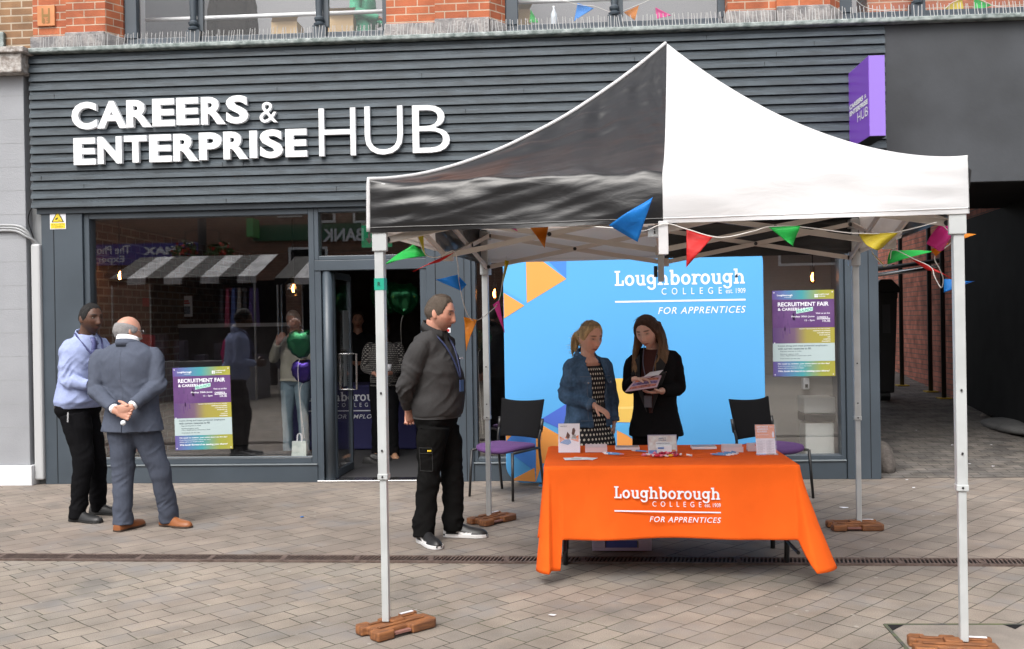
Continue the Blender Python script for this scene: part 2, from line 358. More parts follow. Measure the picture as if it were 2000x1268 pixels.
def college_logo(x0, x1, zt, zb, fn, last='FOR APPRENTICES', t=.002):
    """four-line logo filling x0..x1, zt..zb"""
    mb = MB(); h = zt-zb; w = x1-x0
    slab_word(mb, x0, x1, zt-.34*h, zt-.34*h+.24*h, fn, t)
    text_into(mb, 'COLLEGE', x0+.36*w, x0+.82*w, zt-.56*h, zt-.41*h, fn, t, .0, 0, 2.2)
    text_into(mb, 'est. 1909', x0+.85*w, x1, zt-.555*h, zt-.44*h, fn, t)
    mb.add([fn(a, b, t) for a, b in ((x0, zt-.725*h), (x1, zt-.725*h), (x1, zt-.685*h), (x0, zt-.685*h))], [(0, 1, 2, 3)])
    text_into(mb, last, x0+.33*w, x1, zb, zb+.155*h, fn, t, .006, .25, 1.15)
    return mb

# ================================================================== GROUND
g0, g1 = gnd(0, 1090), gnd(2000, 1101)
dslope = (g1.y-g0.y)/(g1.x-g0.x); dy0 = g0.y-dslope*g0.x     # line of the drain
def paving_mat():
    m = bpy.data.materials.new('block paving'); m.use_nodes = True; N = m.node_tree.nodes; L = m.node_tree.links; p = N['Principled BSDF']
    tc = N.new('ShaderNodeTexCoord'); sp = N.new('ShaderNodeSeparateXYZ'); L.new(tc.outputs['Object'], sp.inputs[0])
    def mth(op, *ins):
        q = N.new('ShaderNodeMath'); q.operation = op
        for i, x in enumerate(ins):
            if isinstance(x, (int, float)): q.inputs[i].default_value = x
            else: L.new(x, q.inputs[i])
        return q.outputs[0]
    def mix(f, a, b, mode='MIX'):
        q = N.new('ShaderNodeMix'); q.data_type = 'RGBA'; q.blend_type = mode
        for s, x in ((0, f), (6, a), (7, b)):
            if isinstance(x, (int, float)): q.inputs[s].default_value = x
            elif isinstance(x, tuple): q.inputs[s].default_value = x
            else: L.new(x, q.inputs[s])
        return q.outputs[2]
    def nz(scale, det=5, src=None):
        q = N.new('ShaderNodeTexNoise'); q.inputs['Scale'].default_value = scale; q.inputs['Detail'].default_value = det; L.new(src or tc.outputs['Object'], q.inputs[0]); return q.outputs[0]
    def rng(x, a, b, c, d):
        q = N.new('ShaderNodeMapRange'); L.new(x, q.inputs[0])
        for i, k in enumerate((a, b, c, d)): q.inputs[1+i].default_value = k
        return q.outputs[0]
    wob = N.new('ShaderNodeTexNoise'); wob.inputs['Scale'].default_value = 1.3; L.new(tc.outputs['Object'], wob.inputs[0])
    wv = N.new('ShaderNodeVectorMath'); wv.operation = 'SCALE'; L.new(wob.outputs['Color'], wv.inputs[0]); wv.inputs['Scale'].default_value = .07
    wa = N.new('ShaderNodeVectorMath'); L.new(tc.outputs['Object'], wa.inputs[0]); L.new(wv.outputs[0], wa.inputs[1])
    def bricks(rot, bw, bh, c1, c2, ms):
        mp = N.new('ShaderNodeMapping'); mp.inputs['Rotation'].default_value = (0, 0, R(rot)); L.new(wa.outputs[0], mp.inputs[0])
        b = N.new('ShaderNodeTexBrick'); b.inputs['Scale'].default_value = 1; b.inputs['Brick Width'].default_value = bw; b.inputs['Row Height'].default_value = bh
        b.inputs['Mortar Size'].default_value = ms; b.inputs['Mortar Smooth'].default_value = .3; b.inputs['Bias'].default_value = -.1; b.offset_frequency = 2; b.squash_frequency = 3; b.squash = .75
        b.inputs['Color1'].default_value = lin(c1); b.inputs['Color2'].default_value = lin(c2); b.inputs['Mortar'].default_value = (0, 0, 0, 1); L.new(mp.outputs[0], b.inputs[0]); return b
    near = bricks(-49, .215, .140, (.262, .226, .188), (.205, .187, .164), .004)
    far = bricks(-49, .33, .185, (.252, .213, .180), (.206, .180, .156), .004)
    side = mth('GREATER_THAN', mth('SUBTRACT', sp.outputs[1], mth('MULTIPLY', sp.outputs[0], dslope)), dy0)
    col = mix(side, near.outputs[0], far.outputs[0]); fac = mix(side, near.outputs['Fac'], far.outputs['Fac'])
    big = rng(nz(.6, 7), .3, .7, .72, 1.18); med = rng(nz(3.5, 8), .3, .7, .78, 1.14); fine = rng(nz(160, 4), .25, .75, .72, 1.28)
    k = mth('MULTIPLY', mth('MULTIPLY', big, med), fine)
    v = N.new('ShaderNodeVectorMath'); v.operation = 'SCALE'; L.new(col, v.inputs[0]); L.new(k, v.inputs['Scale'])
    pink = mix(rng(nz(1.1, 4), .45, .7, 0, .35), v.outputs[0], (.235, .18, .15, 1))
    grey = mix(rng(nz(2.2, 6), .55, .72, 0, .55), pink, (.18, .185, .19, 1))
    grey = mix(rng(nz(1.4, 9), .60, .70, 0, .5), grey, (.10, .098, .095, 1))
    jc = mix(rng(nz(1.8, 5), .42, .62, 0, 1), (.13, .113, .092, 1), (.135, .145, .082, 1))
    near_moss = mix(side, jc, (.11, .096, .082, 1))
    jf = mth('MULTIPLY', fac, rng(nz(4, 6), .36, .62, .04, .62))
    base = mix(jf, grey, near_moss)
    vor = N.new('ShaderNodeTexVoronoi'); vor.inputs['Scale'].default_value = 7; L.new(tc.outputs['Object'], vor.inputs[0])
    gum = mix(mth('MULTIPLY', mth('LESS_THAN', vor.outputs['Distance'], .085), rng(nz(3, 2), .5, .55, 0, .55)), base, (.36, .35, .32, 1))
    L.new(gum, p.inputs['Base Color']); p.inputs['Roughness'].default_value = .82; p.inputs['Specular IOR Level'].default_value = .35
    h = mth('ADD', mth('MULTIPLY', jf, -1.0), mth('MULTIPLY', nz(160, 4), .35))
    bp = N.new('ShaderNodeBump'); bp.inputs['Strength'].default_value = .55; bp.inputs['Distance'].default_value = .008; L.new(h, bp.inputs['Height']); L.new(bp.outputs[0], p.inputs['Normal'])
    return m
mb = MB(); mb.add([(-60, -60, 0), (60, -60, 0), (60, 60, 0), (-60, 60, 0)], [(0, 1, 2, 3)])
tag(mb.build('ground', paving_mat()), kind='structure')

# drain channel with slotted cast iron grates
dr = thing('drain_channel', 'long brown cast iron slotted drain grate crossing the paving', 'drain', (0, 0, 0))
dd = Vector((1, dslope, 0)).normalized(); dn = Vector((-dd.y, dd.x, 0)); dp = Vector((0, dy0, 0))
mb = MB(); W2 = .075
def dpt(s, t, z): return dp+dd*s+dn*t+Vector((0, 0, z))
mb.add([dpt(-9, -W2, .004), dpt(9, -W2, .004), dpt(9, W2, .004), dpt(-9, W2, .004)], [(0, 1, 2, 3)])
mb.build('channel_bed', M['black'], dr)
mgr = mat('rusty cast iron', (.075, .05, .042), .75, c2=(.13, .095, .08), vs=18, bump=.4, bs=90)
mb = MB()
for t in (-W2, W2): mb.bar(dpt(-9, t, .008), dpt(9, t, .008), .022, .014)
for i in range(-500, 500):
    s = i*.018*1.5
    if abs(s) > 7: continue
    if i % 19 == 0: mb.bar(dpt(s, -W2, .0095), dpt(s, W2, .0095), .03, .012)
    else: mb.bar(dpt(s-.012, -W2, .0085), dpt(s+.012, W2, .0085), .0105, .012)
mb.build('grate', mgr, dr)

# alley floor rising behind the passage
mb = MB(); xa = at(1722, 700, D).x-.05
mb.add([(xa, D+.05, .004), (xa+6, D+.05, .004), (xa+9, D+30, .004+RAMP*30), (xa-5, D+30, .004+RAMP*30), (xa-5, D+6.2, .004+RAMP*6.2), (xa, D+6.2, .004+RAMP*6.2)], [(0, 1, 2, 3, 4, 5)])
malley = brick_mat('worn alley paving', (.14, .125, .11), (.105, .098, .092), (.055, .05, .046), .22, .11, ms=.006, var=.45, flat=True)
tag(mb.build('alley_path', malley), kind='structure')

# ================================================================== SHOP BUILDING
ZT, ZB = 4.4482, 2.8667
XL = at(85, 700, D).x; XR = at(1718, 700, D).x
XF0 = at(60, 260, D-.05).x; XF1 = at(1729, 180, D-.05).x
shop = thing('shop_building', 'dark grey shop front with slatted fascia, big windows and red brick upper floor', 'building', (0, D, 0))
def bbox(name, x0, x1, y0, y1, z0, z1, m, parent=shop, bevel=.004, label=None):
    return MB().box(x0, x1, y0, y1, z0, z1).build(name, m, parent, bevel=bevel, label=label)
# slatted cladding
mb = MB(); per = (ZT-ZB)/17; prof = []
for i in range(17):
    z = ZB+i*per
    prof += [(D-.075, z), (D-.070, z+.044), (D-.056, z+.052), (D-.054, z+per-.011), (D-.022, z+per-.010), (D-.022, z+per-.0005)]
prof = [(D, ZB-.001)]+prof+[(D-.03, ZT), (D, ZT)]
cuts = [XF0, XF1]; n = len(prof)
mb.loft([[(x, y, z) for y, z in prof] for x in cuts])
mb.build('slatted_fascia', M['slat'], shop)
# board joints: thin slivers standing a hair off the batten faces
mb = MB(); rj = random.Random(3)
for i in range(17):
    for q in range(2):
        x = XF0+rj.random()*(XF1-XF0); mb.box(x, x+.004, D-.0755, D-.06, ZB+i*per+.002, ZB+i*per+.044)
mb.build('board_joint', M['black'], shop)
# soffit and shadow board under fascia
bbox('soffit_board', XF0+.03, XF1-.02, D-.02, D+.25, ZB-.06, ZB-.002, M['frame'])
# ground floor pieces
gx = lambda u, v: at(u, v, D).x
x_pl1 = gx(163, 600); xg1 = gx(179, 600); xm0 = gx(601, 600); xm1 = gx(614, 600); xd0 = gx(640, 700); xd1 = gx(820, 600); xp1 = gx(921, 650); xn0 = gx(930, 700); xw1 = gx(1637, 700); xw2 = gx(1651, 700)
z_sill = at(600, 895, D).z; z_kick = at(600, 906, D).z; z_tr0 = at(700, 527, D).z; z_tr1 = at(700, 507, D).z; ZH = ZB-.06
FY0, FY1 = D+.03, D+.15; GY = D+.10
bbox('pilaster', XL, x_pl1, D, D+.3, 0, ZH, M['frame'])
bbox('pilaster', xd1+.07, xp1, D, D+.3, 0, ZH, M['frame'])
bbox('pilaster', xw2+.01, XR, D, D+.3, 0, ZH, M['frame'])
for x in (XL+.13, xd1+.16, xp1-.07, XR-.1): MB().box(x, x+.006, D-.003, D+.01, 0.01, ZH-.01).build('pilaster_groove', M['black'], shop)
def window(name, x0, x1, z0, z1, fw=.05, pane=M['glass'], label=None, mull=()):
    mb = MB()
    mb.box(x0, x0+fw, FY0, FY1, z0, z1); mb.box(x1-fw, x1, FY0, FY1, z0, z1)
    mb.box(x0+fw, x1-fw, FY0, FY1, z0, z0+fw); mb.box(x0+fw, x1-fw, FY0, FY1, z1-fw, z1)
    fo = mb.build(name, M['frame'], shop, bevel=.006, label=label)
    MB().box(x0+fw-.005, x1-fw+.005, GY, GY+.012, z0+fw-.005, z1-fw+.005).build('pane', pane, fo); return fo
window('display_window', x_pl1, xm1, z_kick, ZH, .06, label='wide display window left of the door')
window('display_window', xp1, xw2+.005, z_kick, ZH, .045, label='display window behind the blue backdrop')
bbox('kick_panel', x_pl1, xm1, D+.02, D+.16, 0, z_kick-.012, M['frame'])
bbox('kick_panel', xp1, xw2+.005, D+.02, D+.16, 0, z_kick-.012, M['frame'])
mb = MB(); mb.box(x_pl1, xm1, D+.005, D+.03, z_kick-.012, z_kick); mb.box(xp1, xw2, D+.005, D+.03, z_kick-.012, z_kick); mb.box(x_pl1+.05, xm1-.05, D+.02, D+.03, z_sill+.012, z_sill+.02)
mb.build('sill_strip', mat('pale sill strip', (.20, .23, .25), .35), shop)
bbox('transom', xm1+.001, xd1+.07, D+.02, D+.16, z_tr0, z_tr1, M['frame'])
window('top_light', xm1+.001, xd1+.069, z_tr1+.001, ZH, .045, label='narrow window over the door')
bbox('door_jamb', xm1+.001, xm1+.065, D+.03, D+.16, 0, z_tr0-.001, M['frame'])
bbox('door_jamb', xd1, xd1+.069, D+.03, D+.16, 0, z_tr0-.001, M['frame'])
MB().tube([(xd0-.01, D+.08, .02), (xd0-.01, D+.08, z_tr0-.01)], .052, 20).build('hinge_column', M['frame'], shop, smooth=True)
bbox('threshold', xm1, xd1+.07, D-.01, D+.2, 0.001, .022, M['steel'])
# open glass door leaf swung inwards
dl0 = Vector((xd0+.03, D+.12, 0)); dq = at(686, 880, D+.75); dl1 = Vector((dq.x, D+.80, 0)); dz1 = z_tr0-.03
door = MB(); ddv = (dl1-dl0).normalized()
for a, b in ((dl0, dl0+ddv*.05), (dl1-ddv*.05, dl1)): door.bar(a+Vector((0, 0, (dz1+.03)/2)), b+Vector((0, 0, (dz1+.03)/2)), .04, dz1-.03)
for z in (.03, dz1-.05): door.bar(dl0+ddv*.05+Vector((0, 0, z+.035)), dl1-ddv*.05+Vector((0, 0, z+.035)), .038, .07)
dob = door.build('door', M['frame'], shop, label='open glass door leaf')
MB().bar(dl0+ddv*.05+Vector((0, 0, dz1/2+.03)), dl1-ddv*.05+Vector((0, 0, dz1/2+.03)), .012, dz1-.16).build('pane', M['glass'], dob)
dnv = Vector((ddv.y, -ddv.x, 0)); zh0, zh1 = at(670, 762, D+.6).z, at(670, 692, D+.6).z; hb = dl1-ddv*.10; mb = MB()
for sgn in (1, -1):
    o_ = dnv*sgn; mb.tube([hb+o_*.01+Vector((0, 0, zh0)), hb+o_*.09+Vector((0, 0, zh0)), hb+o_*.09+Vector((0, 0, zh1)), hb+o_*.01+Vector((0, 0, zh1))], .013, 10)
mb.build('handle', M['steel'], dob)
mb = MB(); nb = dl0+ddv*.36+dnv*.012
mb.bar(nb+Vector((0, 0, 1.55)), nb+ddv*.2+Vector((0, 0, 1.55)), .003, .42); mb.bar(nb+Vector((0, 0, 1.12)), nb+ddv*.1+Vector((0, 0, 1.12)), .003, .34)
mb.build('notice', mat('door notice', (.16, .18, .19), .6), dob)

# interior of the shop
IY1 = D+6.0; IZ = 2.80; IX0 = XL+.22; IX1 = XR-.06
mb = MB(); mb.add([(IX0, D+.1, .021), (IX1, D+.1, .021), (IX1, IY1, .021), (IX0, IY1, .021)], [(0, 1, 2, 3)]); mb.build('shop_floor', M['mat'], shop)
mb = MB(); mb.add([(IX0, D+.16, IZ), (IX0, IY1, IZ), (IX1, IY1, IZ), (IX1, D+.16, IZ)], [(0, 1, 2, 3)]); mb.build('shop_ceiling', M['ceil'], shop)
mb = MB().box(IX0-.1, IX0, D+.151, IY1, 0, IZ+.1); mb.build('inner_wall', M['bricki'], shop, label='bare brick inner wall')
mb = MB().box(IX0-.1, IX1+.1, IY1, IY1+.1, 0, IZ+.1); mb.build('inner_wall', M['dark'], shop)
mb = MB().box(IX1, IX1+.05, D+.31, IY1, 0, IZ+.1); mb.build('inner_wall', M['room'], shop)
xs = gx(1500, 700)+.35
bbox('partition', xs-.9, IX1-.001, D+1.6, D+1.7, .022, IZ-.001, mat('pale partition', (.32, .31, .29), .8))
bbox('partition', gx(930, 600)+.2, xs-.95, D+2.6, D+2.7, .022, IZ-.001, M['dark'])
# ---------------- upper floor
UY = D+.08
def uz(u, v): return at(u, v, UY).z
z_pl = uz(1000, 40)   # top of the stone plinths
z_sl = ZT+.12
XU0 = at(66, 60, UY).x
mb = MB(); mb.box(XF0-.02, XF1+4, D-.14, D+.5, ZT+.002, ZT+.05); mb.build('lead_ledge', M['lead'], shop, bevel=.012)
piers = [(66, 232, 40), (755, 985, 30), (1420, 1645, 10), (2140, 2300, 0)]
pxs = [(at(a, v, UY).x, at(b, v, UY).x) for a, b, v in piers]; ZU = 8.0
for i, (a, b) in enumerate(pxs):
    mb = MB(); w = b-a; y0 = UY
    mb.box(a, a+w*.42, y0-.02, y0+.5, z_pl+.001, ZU); mb.box(a+w*.42, a+w*.88, y0-.07, y0+.5, z_pl+.001, ZU)
    mb.add([(a+w*.88, y0-.07, z_pl), (b, y0+.10, z_pl), (b, y0+.5, z_pl), (a+w*.88, y0+.5, z_pl), (a+w*.88, y0-.07, ZU), (b, y0+.10, ZU), (b, y0+.5, ZU), (a+w*.88, y0+.5, ZU)],
           [(0, 3, 2, 1), (4, 5, 6, 7), (0, 1, 5, 4), (1, 2, 6, 5), (2, 3, 7, 6), (3, 0, 4, 7)])
    mb.build('brick_pier', M['brick'], shop)
    mb = MB(); mb.box(a-.02, a+w*.41, y0-.05, y0+.5, ZT+.051, z_pl); mb.box(a+w*.42, a+w*.88, y0-.11, y0+.5, ZT+.051, z_pl+.015)
    mb.add([(a+w*.885, y0-.10, ZT+.051), (b+.02, y0+.07, ZT+.051), (b+.02, y0+.5, ZT+.051), (a+w*.885, y0+.5, ZT+.051), (a+w*.885, y0-.10, z_pl+.01), (b+.02, y0+.07, z_pl-.01), (b+.02, y0+.5, z_pl-.01), (a+w*.885, y0+.5, z_pl+.01)],
           [(0, 3, 2, 1), (4, 5, 6, 7), (0, 1, 5, 4), (1, 2, 6, 5), (2, 3, 7, 6), (3, 0, 4, 7)])
    mb.build('stone_plinth', M['stone'], shop, bevel=.012)
# date plaque with letters on the first pier
p0, p1, q0, q1 = rect(75, 12, 109, 52, UY-.02)
pl = MB().box(p0, p1, UY-.045, UY-.019, q0, q1).build('plaque', mat('terracotta plaque', (.50, .20, .08), .7, var=.15), shop, bevel=.004)
mb = MB(); text_into(mb, 'H', p0+.05, p1-.05, q0+.03, q1-.03, wall_fn(UY-.046), .002, .02); text_into(mb, '35', p0+.06, p1-.06, q0+.025, q0+.075, wall_fn(UY-.047), .002); mb.build('lettering', mat('old paint', (.25, .14, .04), .7), pl)
wins = [(pxs[0][1], pxs[1][0], [380, 625]), (pxs[1][1], pxs[2][0], [1200]), (pxs[2][1], pxs[3][0], [1790])]
WY = UY+.16
for k, (a, b, cols) in enumerate(wins):
    zs = z_sl+.02; mb = MB()
    mb.box(a, b, WY-.10, WY+.06, ZT+.051, zs); mb.box(a, b, WY-.02, WY+.06, zs, zs+.07); mb.box(a, b, WY-.02, WY+.06, zs+2.5, zs+2.6)
    mb.box(a, a+.13, WY-.03, WY+.06, zs+.07, zs+2.5); mb.box(b-.07, b, WY-.03, WY+.06, zs+.07, zs+2.5)
    fo = mb.build('upper_window', M['frame'], shop, bevel=.006, label=['first floor window on the left', 'first floor window in the middle', 'first floor window on the right'][k])
    for c in cols:
        x = at(c, 40, WY).x; mb = MB(); mb.box(x-.07, x+.07, WY-.06, WY+.05, zs+.0, zs+.13)
        mb.lathe((x, WY-.03, 0), [(.055, zs+.13), (.06, zs+.15), (.035, zs+.17), (.05, zs+.19), (.052, zs+.21), (.034, zs+.23), (.04, zs+.5), (.04, zs+2.5)], 16)
        mb.box(x+.03, x+.09, WY, WY+.05, zs+.13, zs+2.5); mb.build('mullion', M['frame'], fo)
    MB().box(a+.02, b-.02, WY+.02, WY+.03, zs+.06, zs+2.51).build('pane', M['glass2'], fo)
    zr = at((a*170+1000), 40, WY).z if 0 else at([490, 1190, 1830][k], [32, -2, -20][k], WY+.5).z
    MB().tube([(a, WY+.5, zr), (b, WY+.5, zr)], .022, 10).build('guard_rail', M['white'], fo, smooth=True)
# upstairs rooms
mb = MB(); X9 = pxs[3][1]
mb.box(pxs[0][0], X9, WY+4, WY+4.1, 4.0, 7.6); mb.build('upper_wall', M['room'], shop)
mb = MB(); mb.box(pxs[0][0], X9, WY+.07, WY+5, 3.9, 4.05); mb.build('upper_floor', M['dark'], shop)
for x, m_ in ((pxs[0][0]+.1, 'room'), ((pxs[1][0]+pxs[1][1])/2, 'room'), ((pxs[2][0]+pxs[2][1])/2, 'room')):
    MB().box(x, x+.1, WY+.35, WY+5, 4.051, 7.6).build('upper_wall', M[m_], shop)
x_ = at(255, 20, WY+.6).x; MB().box(x_, x_+.16, WY+.5, WY+.62, 4.051, 7.0).build('upper_post', M['whitepaint'], shop)
xq = at(1660, 10, WY+.3).x; xq1 = at(1768, 10, WY+.3).x
MB().box(xq, xq1, WY+.25, WY+.27, 4.9, 6.5).build('window_blind', mat('pink purple blind', (.42, .16, .40), .6), shop)
# unseen roof: front strip only, left open behind to let daylight into the rooms
bbox('roof', XU0, X9, D+.3, D+.9, ZU, ZU+.15, M['dark'])
MB().box(XU0, X9, UY+.02, D+.5, 7.2, ZU).build('brick_band', M['brick'], shop)
# passage on the right: plain panel, black walls and lid
XP1 = XF1+5.0
zp0 = at(1900, 356, D-.03).z
bbox('plain_fascia', XF1+.001, XP1, D-.045, D+.02, zp0, ZT, M['panel'])
mb = MB().box(XF1, XP1, D-.02, D+3.0, zp0+.05, zp0+.12); mb.build('passage_ceiling', M['black'], shop)
MB().box(XR-.055, XR-.002, D+.301, D+6.2, 0, zp0).build('passage_wall', M['black'], shop)
pa, pb = rmp(2000, 848), rmp(1897, 795)
pd = (pb-pa); pa2 = pa-pd*((pa.y-D)/pd.y); pd.normalize()
pe = pa+pd*((D+5.8-pa.y)/pd.y)
mb = MB(); nrm = Vector((pd.y, -pd.x, 0))*.3
mb.add([tuple(p)[:2]+(z,) for z in (0, zp0+.05) for p in (pa2, pe, pe+nrm, pa2+nrm)], [(0, 3, 2, 1), (4, 5, 6, 7), (0, 1, 5, 4), (1, 2, 6, 5), (2, 3, 7, 6), (3, 0, 4, 7)])
mb.build('passage_wall', M['black'], shop)
p3 = pa2+pd*((D+3.0-pa2.y)/pd.y); mb = MB(); mb.add([tuple(p)[:2]+(z,) for z in (zp0+.051, 7.5) for p in (p3, pe, pe+nrm, p3+nrm)], [(0, 3, 2, 1), (4, 5, 6, 7), (0, 1, 5, 4), (1, 2, 6, 5), (2, 3, 7, 6), (3, 0, 4, 7)]); mb.build('yard_wall', M['brickr'], shop)
MB().box(XF1, XP1, D+.5, D+.9, zp0+.13, ZU).build('rear_band', M['brick'], shop)
mb = MB(); q_ = pa2+pd*1.2
for s0, s1 in ((1.0, 1.06), (1.9, 1.96)):
    a_, b_ = pa2+pd*s0-nrm*.1, pa2+pd*s1-nrm*.1; mb.bar(a_+Vector((0, 0, 1.3)), b_+Vector((0, 0, 1.3)), .06, 2.2)
mb.bar(pa2+pd*1.0-nrm*.1+Vector((0, 0, 2.4)), pa2+pd*1.96-nrm*.1+Vector((0, 0, 2.4)), .06, .06); mb.build('passage_door', M['black'], shop)

# bird spikes: 250 fine wires on plastic strips
spk = thing('bird_spikes', 'row of thin steel bird spikes standing along the lead ledge', 'bird spikes', (0, D-.05, ZT+.05))
mb = MB(); rs = random.Random(5); x = XF0+.12
while x < XF1+2.2:
    if rs.random() > .06:
        l = .115+rs.random()*.02; dx = rs.uniform(-.014, .014)+(.012 if x < -1 else -.008); y = D-.08+rs.uniform(-.02, .02)
        mb.tube([(x, y, ZT+.05), (x+dx, y-.01, ZT+.05+l)], .0035, 4)
    x += .026+rs.random()*.018
so = mb.build('spike', mat('pale steel wire', (.50, .50, .50), .35), spk); so['kind'] = 'stuff'
MB().box(XF0+.1, XF1+2.2, D-.10, D-.06, ZT+.0505, ZT+.056).build('spike_strip', M['acrylic'], spk)

# ================================================================== LEFT NEIGHBOUR
nb_ = thing('neighbour_building', 'pale grey painted block pier of the next shop with brown brick above', 'building', (-6.5, D, 0))
nx1 = at(48, 300, D-.06).x; nx2 = XL-.005; zc = at(30, 146, D-.1).z
mb = MB(); mb.box(nx1-2.2, nx1, D-.06, D+.4, .21, zc); pier = mb.build('painted_pier', M['greypaint'], nb_, bevel=.006)
mb = MB(); z = .6
while z < zc-.1:
    mb.box(nx1-2.2, nx1+.0015, D-.0615, D-.05, z, z+.006); z += .245
for i, z in enumerate(np.arange(.35, zc-.25, .245)): mb.box(nx1-.34-.2*(i % 2), nx1-.336-.2*(i % 2), D-.0615, D-.05, z+.012, z+.24)
mb.build('block_joint', mat('joint line', (.27, .28, .29), .8), nb_)
MB().box(nx1+.001, nx2, D+.06, D+.4, 0, zc).build('recess_wall', mat('grey recess', (.26, .27, .28), .7, var=.05), nb_)
MB().box(nx1-.46, nx1+.03, D-.09, D+.38, 0, .208).build('white_plinth', M['whitepaint'], nb_, bevel=.006)
zt2 = at(20, 108, D-.12).z
mb = MB(); mb.box(nx1-2.2, XF0-.005, D-.2, D+.3, zc+.001, zt2); mb.box(nx1-2.2, XF0+.04, D-.235, D+.1, zt2, zt2+.06); mb.build('peeling_cornice', mat('peeling cornice paint', (.20, .17, .15), .8, c2=(.42, .40, .38), vs=22, bump=.6, bs=40), nb_, bevel=.01)
MB().box(nx1-2.2, pxs[0][0]-.021, UY+.03, D+.4, zt2-.1, ZU).build('brick_wall', M['brickb'], nb_)
mb = MB(); a_, b_, c_, d_ = rect(0, 64, 11, 103, UY+.02); mb.box(a_-.5, b_, UY-.02, UY+.03, c_, d_); mb.build('lead_box', M['lead'], nb_, bevel=.01)
# sliver of the next shop window at the left edge of the picture
MB().box(nx1-2.2, nx1-.475, D-.085, D-.062, .02, 1.9).build('tiled_panel', mat('brown beige tile', (.25, .20, .17), .5, var=.2), nb_)
MB().box(nx1-.475, nx1-.44, D-.10, D-.062, .02, 2.35).build('door_post', M['greypaint'], nb_)
pipe = thing('drain_pipe', 'white grey plastic downpipe beside the painted pier', 'pipe', (at(80, 930, D).x, D, 0))
px_ = (at(73, 480, D-.01).x+at(80, 900, D-.01).x)/2-.01; zpt = at(70, 477, D).z
mb = MB(); mb.box(px_-.05, px_+.05, D-.04, D+.055, .05, zpt); mb.build('pipe_body', mat('pipe plastic', (.42, .43, .44), .45), pipe, bevel=.02)
cab = thing('electric_cable', 'thin grey cables curving from the pier into the top of the downpipe', 'cable', (px_, D-.08, zpt))
mb = MB()
for k in range(3):
    o_ = k*.028; mb.tube([(at(-60, 440+k*5, D-.1).x, D-.08, at(0, 441+k*6, D-.1).z), (at(20, 440, D-.1).x, D-.085, at(20, 440+k*5, D-.1).z), (at(48, 452, D-.1).x, D-.08, at(48, 449+k*6, D-.1).z), (px_-.03+o_*.5, D-.02, zpt+.02), (px_-.02+o_*.6, D, zpt-.05)], .014, 8, 5)
mb.build('conduit', mat('grey cable', (.30, .31, .32), .5), cab, smooth=True)
mb = MB(); mb.tube([(at(61, 405, D-.02).x, D-.01, at(61, 405).z), (at(57, 430).x, D-.02, at(57, 430).z), (at(66, 460).x, D-.02, at(66, 460).z), (px_, D-.01, zpt-.02)], .005, 6, 5); mb.build('thin_wire', M['black'], cab, smooth=True)

# ================================================================== FASCIA SIGN LETTERS
sign = thing('shop_sign', 'big white raised shop name letters on the dark slats', 'sign', (-3.5, D-.09, 3.6))
SY = D-.1
def letter(ch, u0, u1, v0, v1, off):
    x0, x1, z0, z1 = rect(u0, v0, u1, v1, SY); mb = MB()
    text_into(mb, ch, x0, x1, z0, z1, lambda a, b, t: (a, SY+.03-t, b), .05, off)
    mb.build('letter', M['white'], sign)
for ch, a, b, c, d in [('C', 140.6, 191, 200, 253.5), ('A', 190.6, 248.6, 198, 251), ('R', 247.5, 297.3, 196, 249), ('E', 298, 343, 193.5, 247), ('E', 345, 390, 191.5, 244.5), ('R', 392.8, 441.7, 190, 243.5), ('S', 441.5, 486.6, 187, 242)]: letter(ch, a+.9, b-.9, c, d, .040)
for ch, a, b, c, d in [('E', 144.5, 189, 270, 322.5), ('N', 191.5, 240, 267.5, 320.5), ('T', 243, 289, 265.5, 318), ('E', 292, 337, 263.5, 317), ('R', 339, 388.5, 262, 315.5), ('P', 389, 434.6, 259.5, 313), ('R', 436.5, 485.5, 257.5, 311.5), ('I', 487.5, 504, 256, 309.5), ('S', 507.5, 554, 253.5, 309.5), ('E', 557.5, 601.5, 252.5, 307)]: letter(ch, a+.9, b-.9, c, d, .040)
letter('&', 508, 541.5, 200, 240, -.002)
for ch, a, b, c, d in [('H', 623.7, 695, 212, 305), ('U', 713, 787, 208, 302.5), ('B', 806, 878.6, 206, 298.5)]: letter(ch, a, b, c, d, -.010)

# projecting purple sign
ps = thing('projecting_sign', 'purple box sign sticking out from the fascia at the passage', 'sign', (XF1-.1, D-.5, 3.5))
sy0, sy1 = D-.74, D-.06; sx0, sx1, sz0, sz1 = rect(1697, 108, 1729, 266, sy0)
body = MB().box(sx0, sx1, sy0, sy1, sz0, sz1); body.build('sign_box', M['signpurple'], ps, bevel=.004)
MB().box(sx0+.003, sx1-.003, sy0-.006, sy0-.0005, sz0+.003, sz1-.003).build('lilac_edge', M['signlilac'], ps)
MB().box(sx0+.002, sx1-.002, sy0, sy1, sz0-.006, sz0-.0005).build('dark_base', M['black'], ps)
mb = MB(); fs_ = lambda a, b, t: (sx0-t, sy1-(a), b); H_ = sz1-sz0; Wd = sy1-sy0
text_into(mb, 'CAREERS', .06*Wd, .74*Wd, sz0+.50*H_, sz0+.565*H_, fs_, .003, .05); text_into(mb, '&', .80*Wd, .90*Wd, sz0+.505*H_, sz0+.555*H_, fs_, .003)
text_into(mb, 'ENTERPRISE', .06*Wd, .96*Wd, sz0+.415*H_, sz0+.48*H_, fs_, .003, .05); text_into(mb, 'HUB', .45*Wd, .96*Wd, sz0+.27*H_, sz0+.39*H_, fs_, .003)
mb.build('lettering', M['white'], ps)
MB().box(sx0+.05, sx1-.05, sy1, D-.03, sz0+.3, sz1-.3).build('bracket', M['black'], ps)

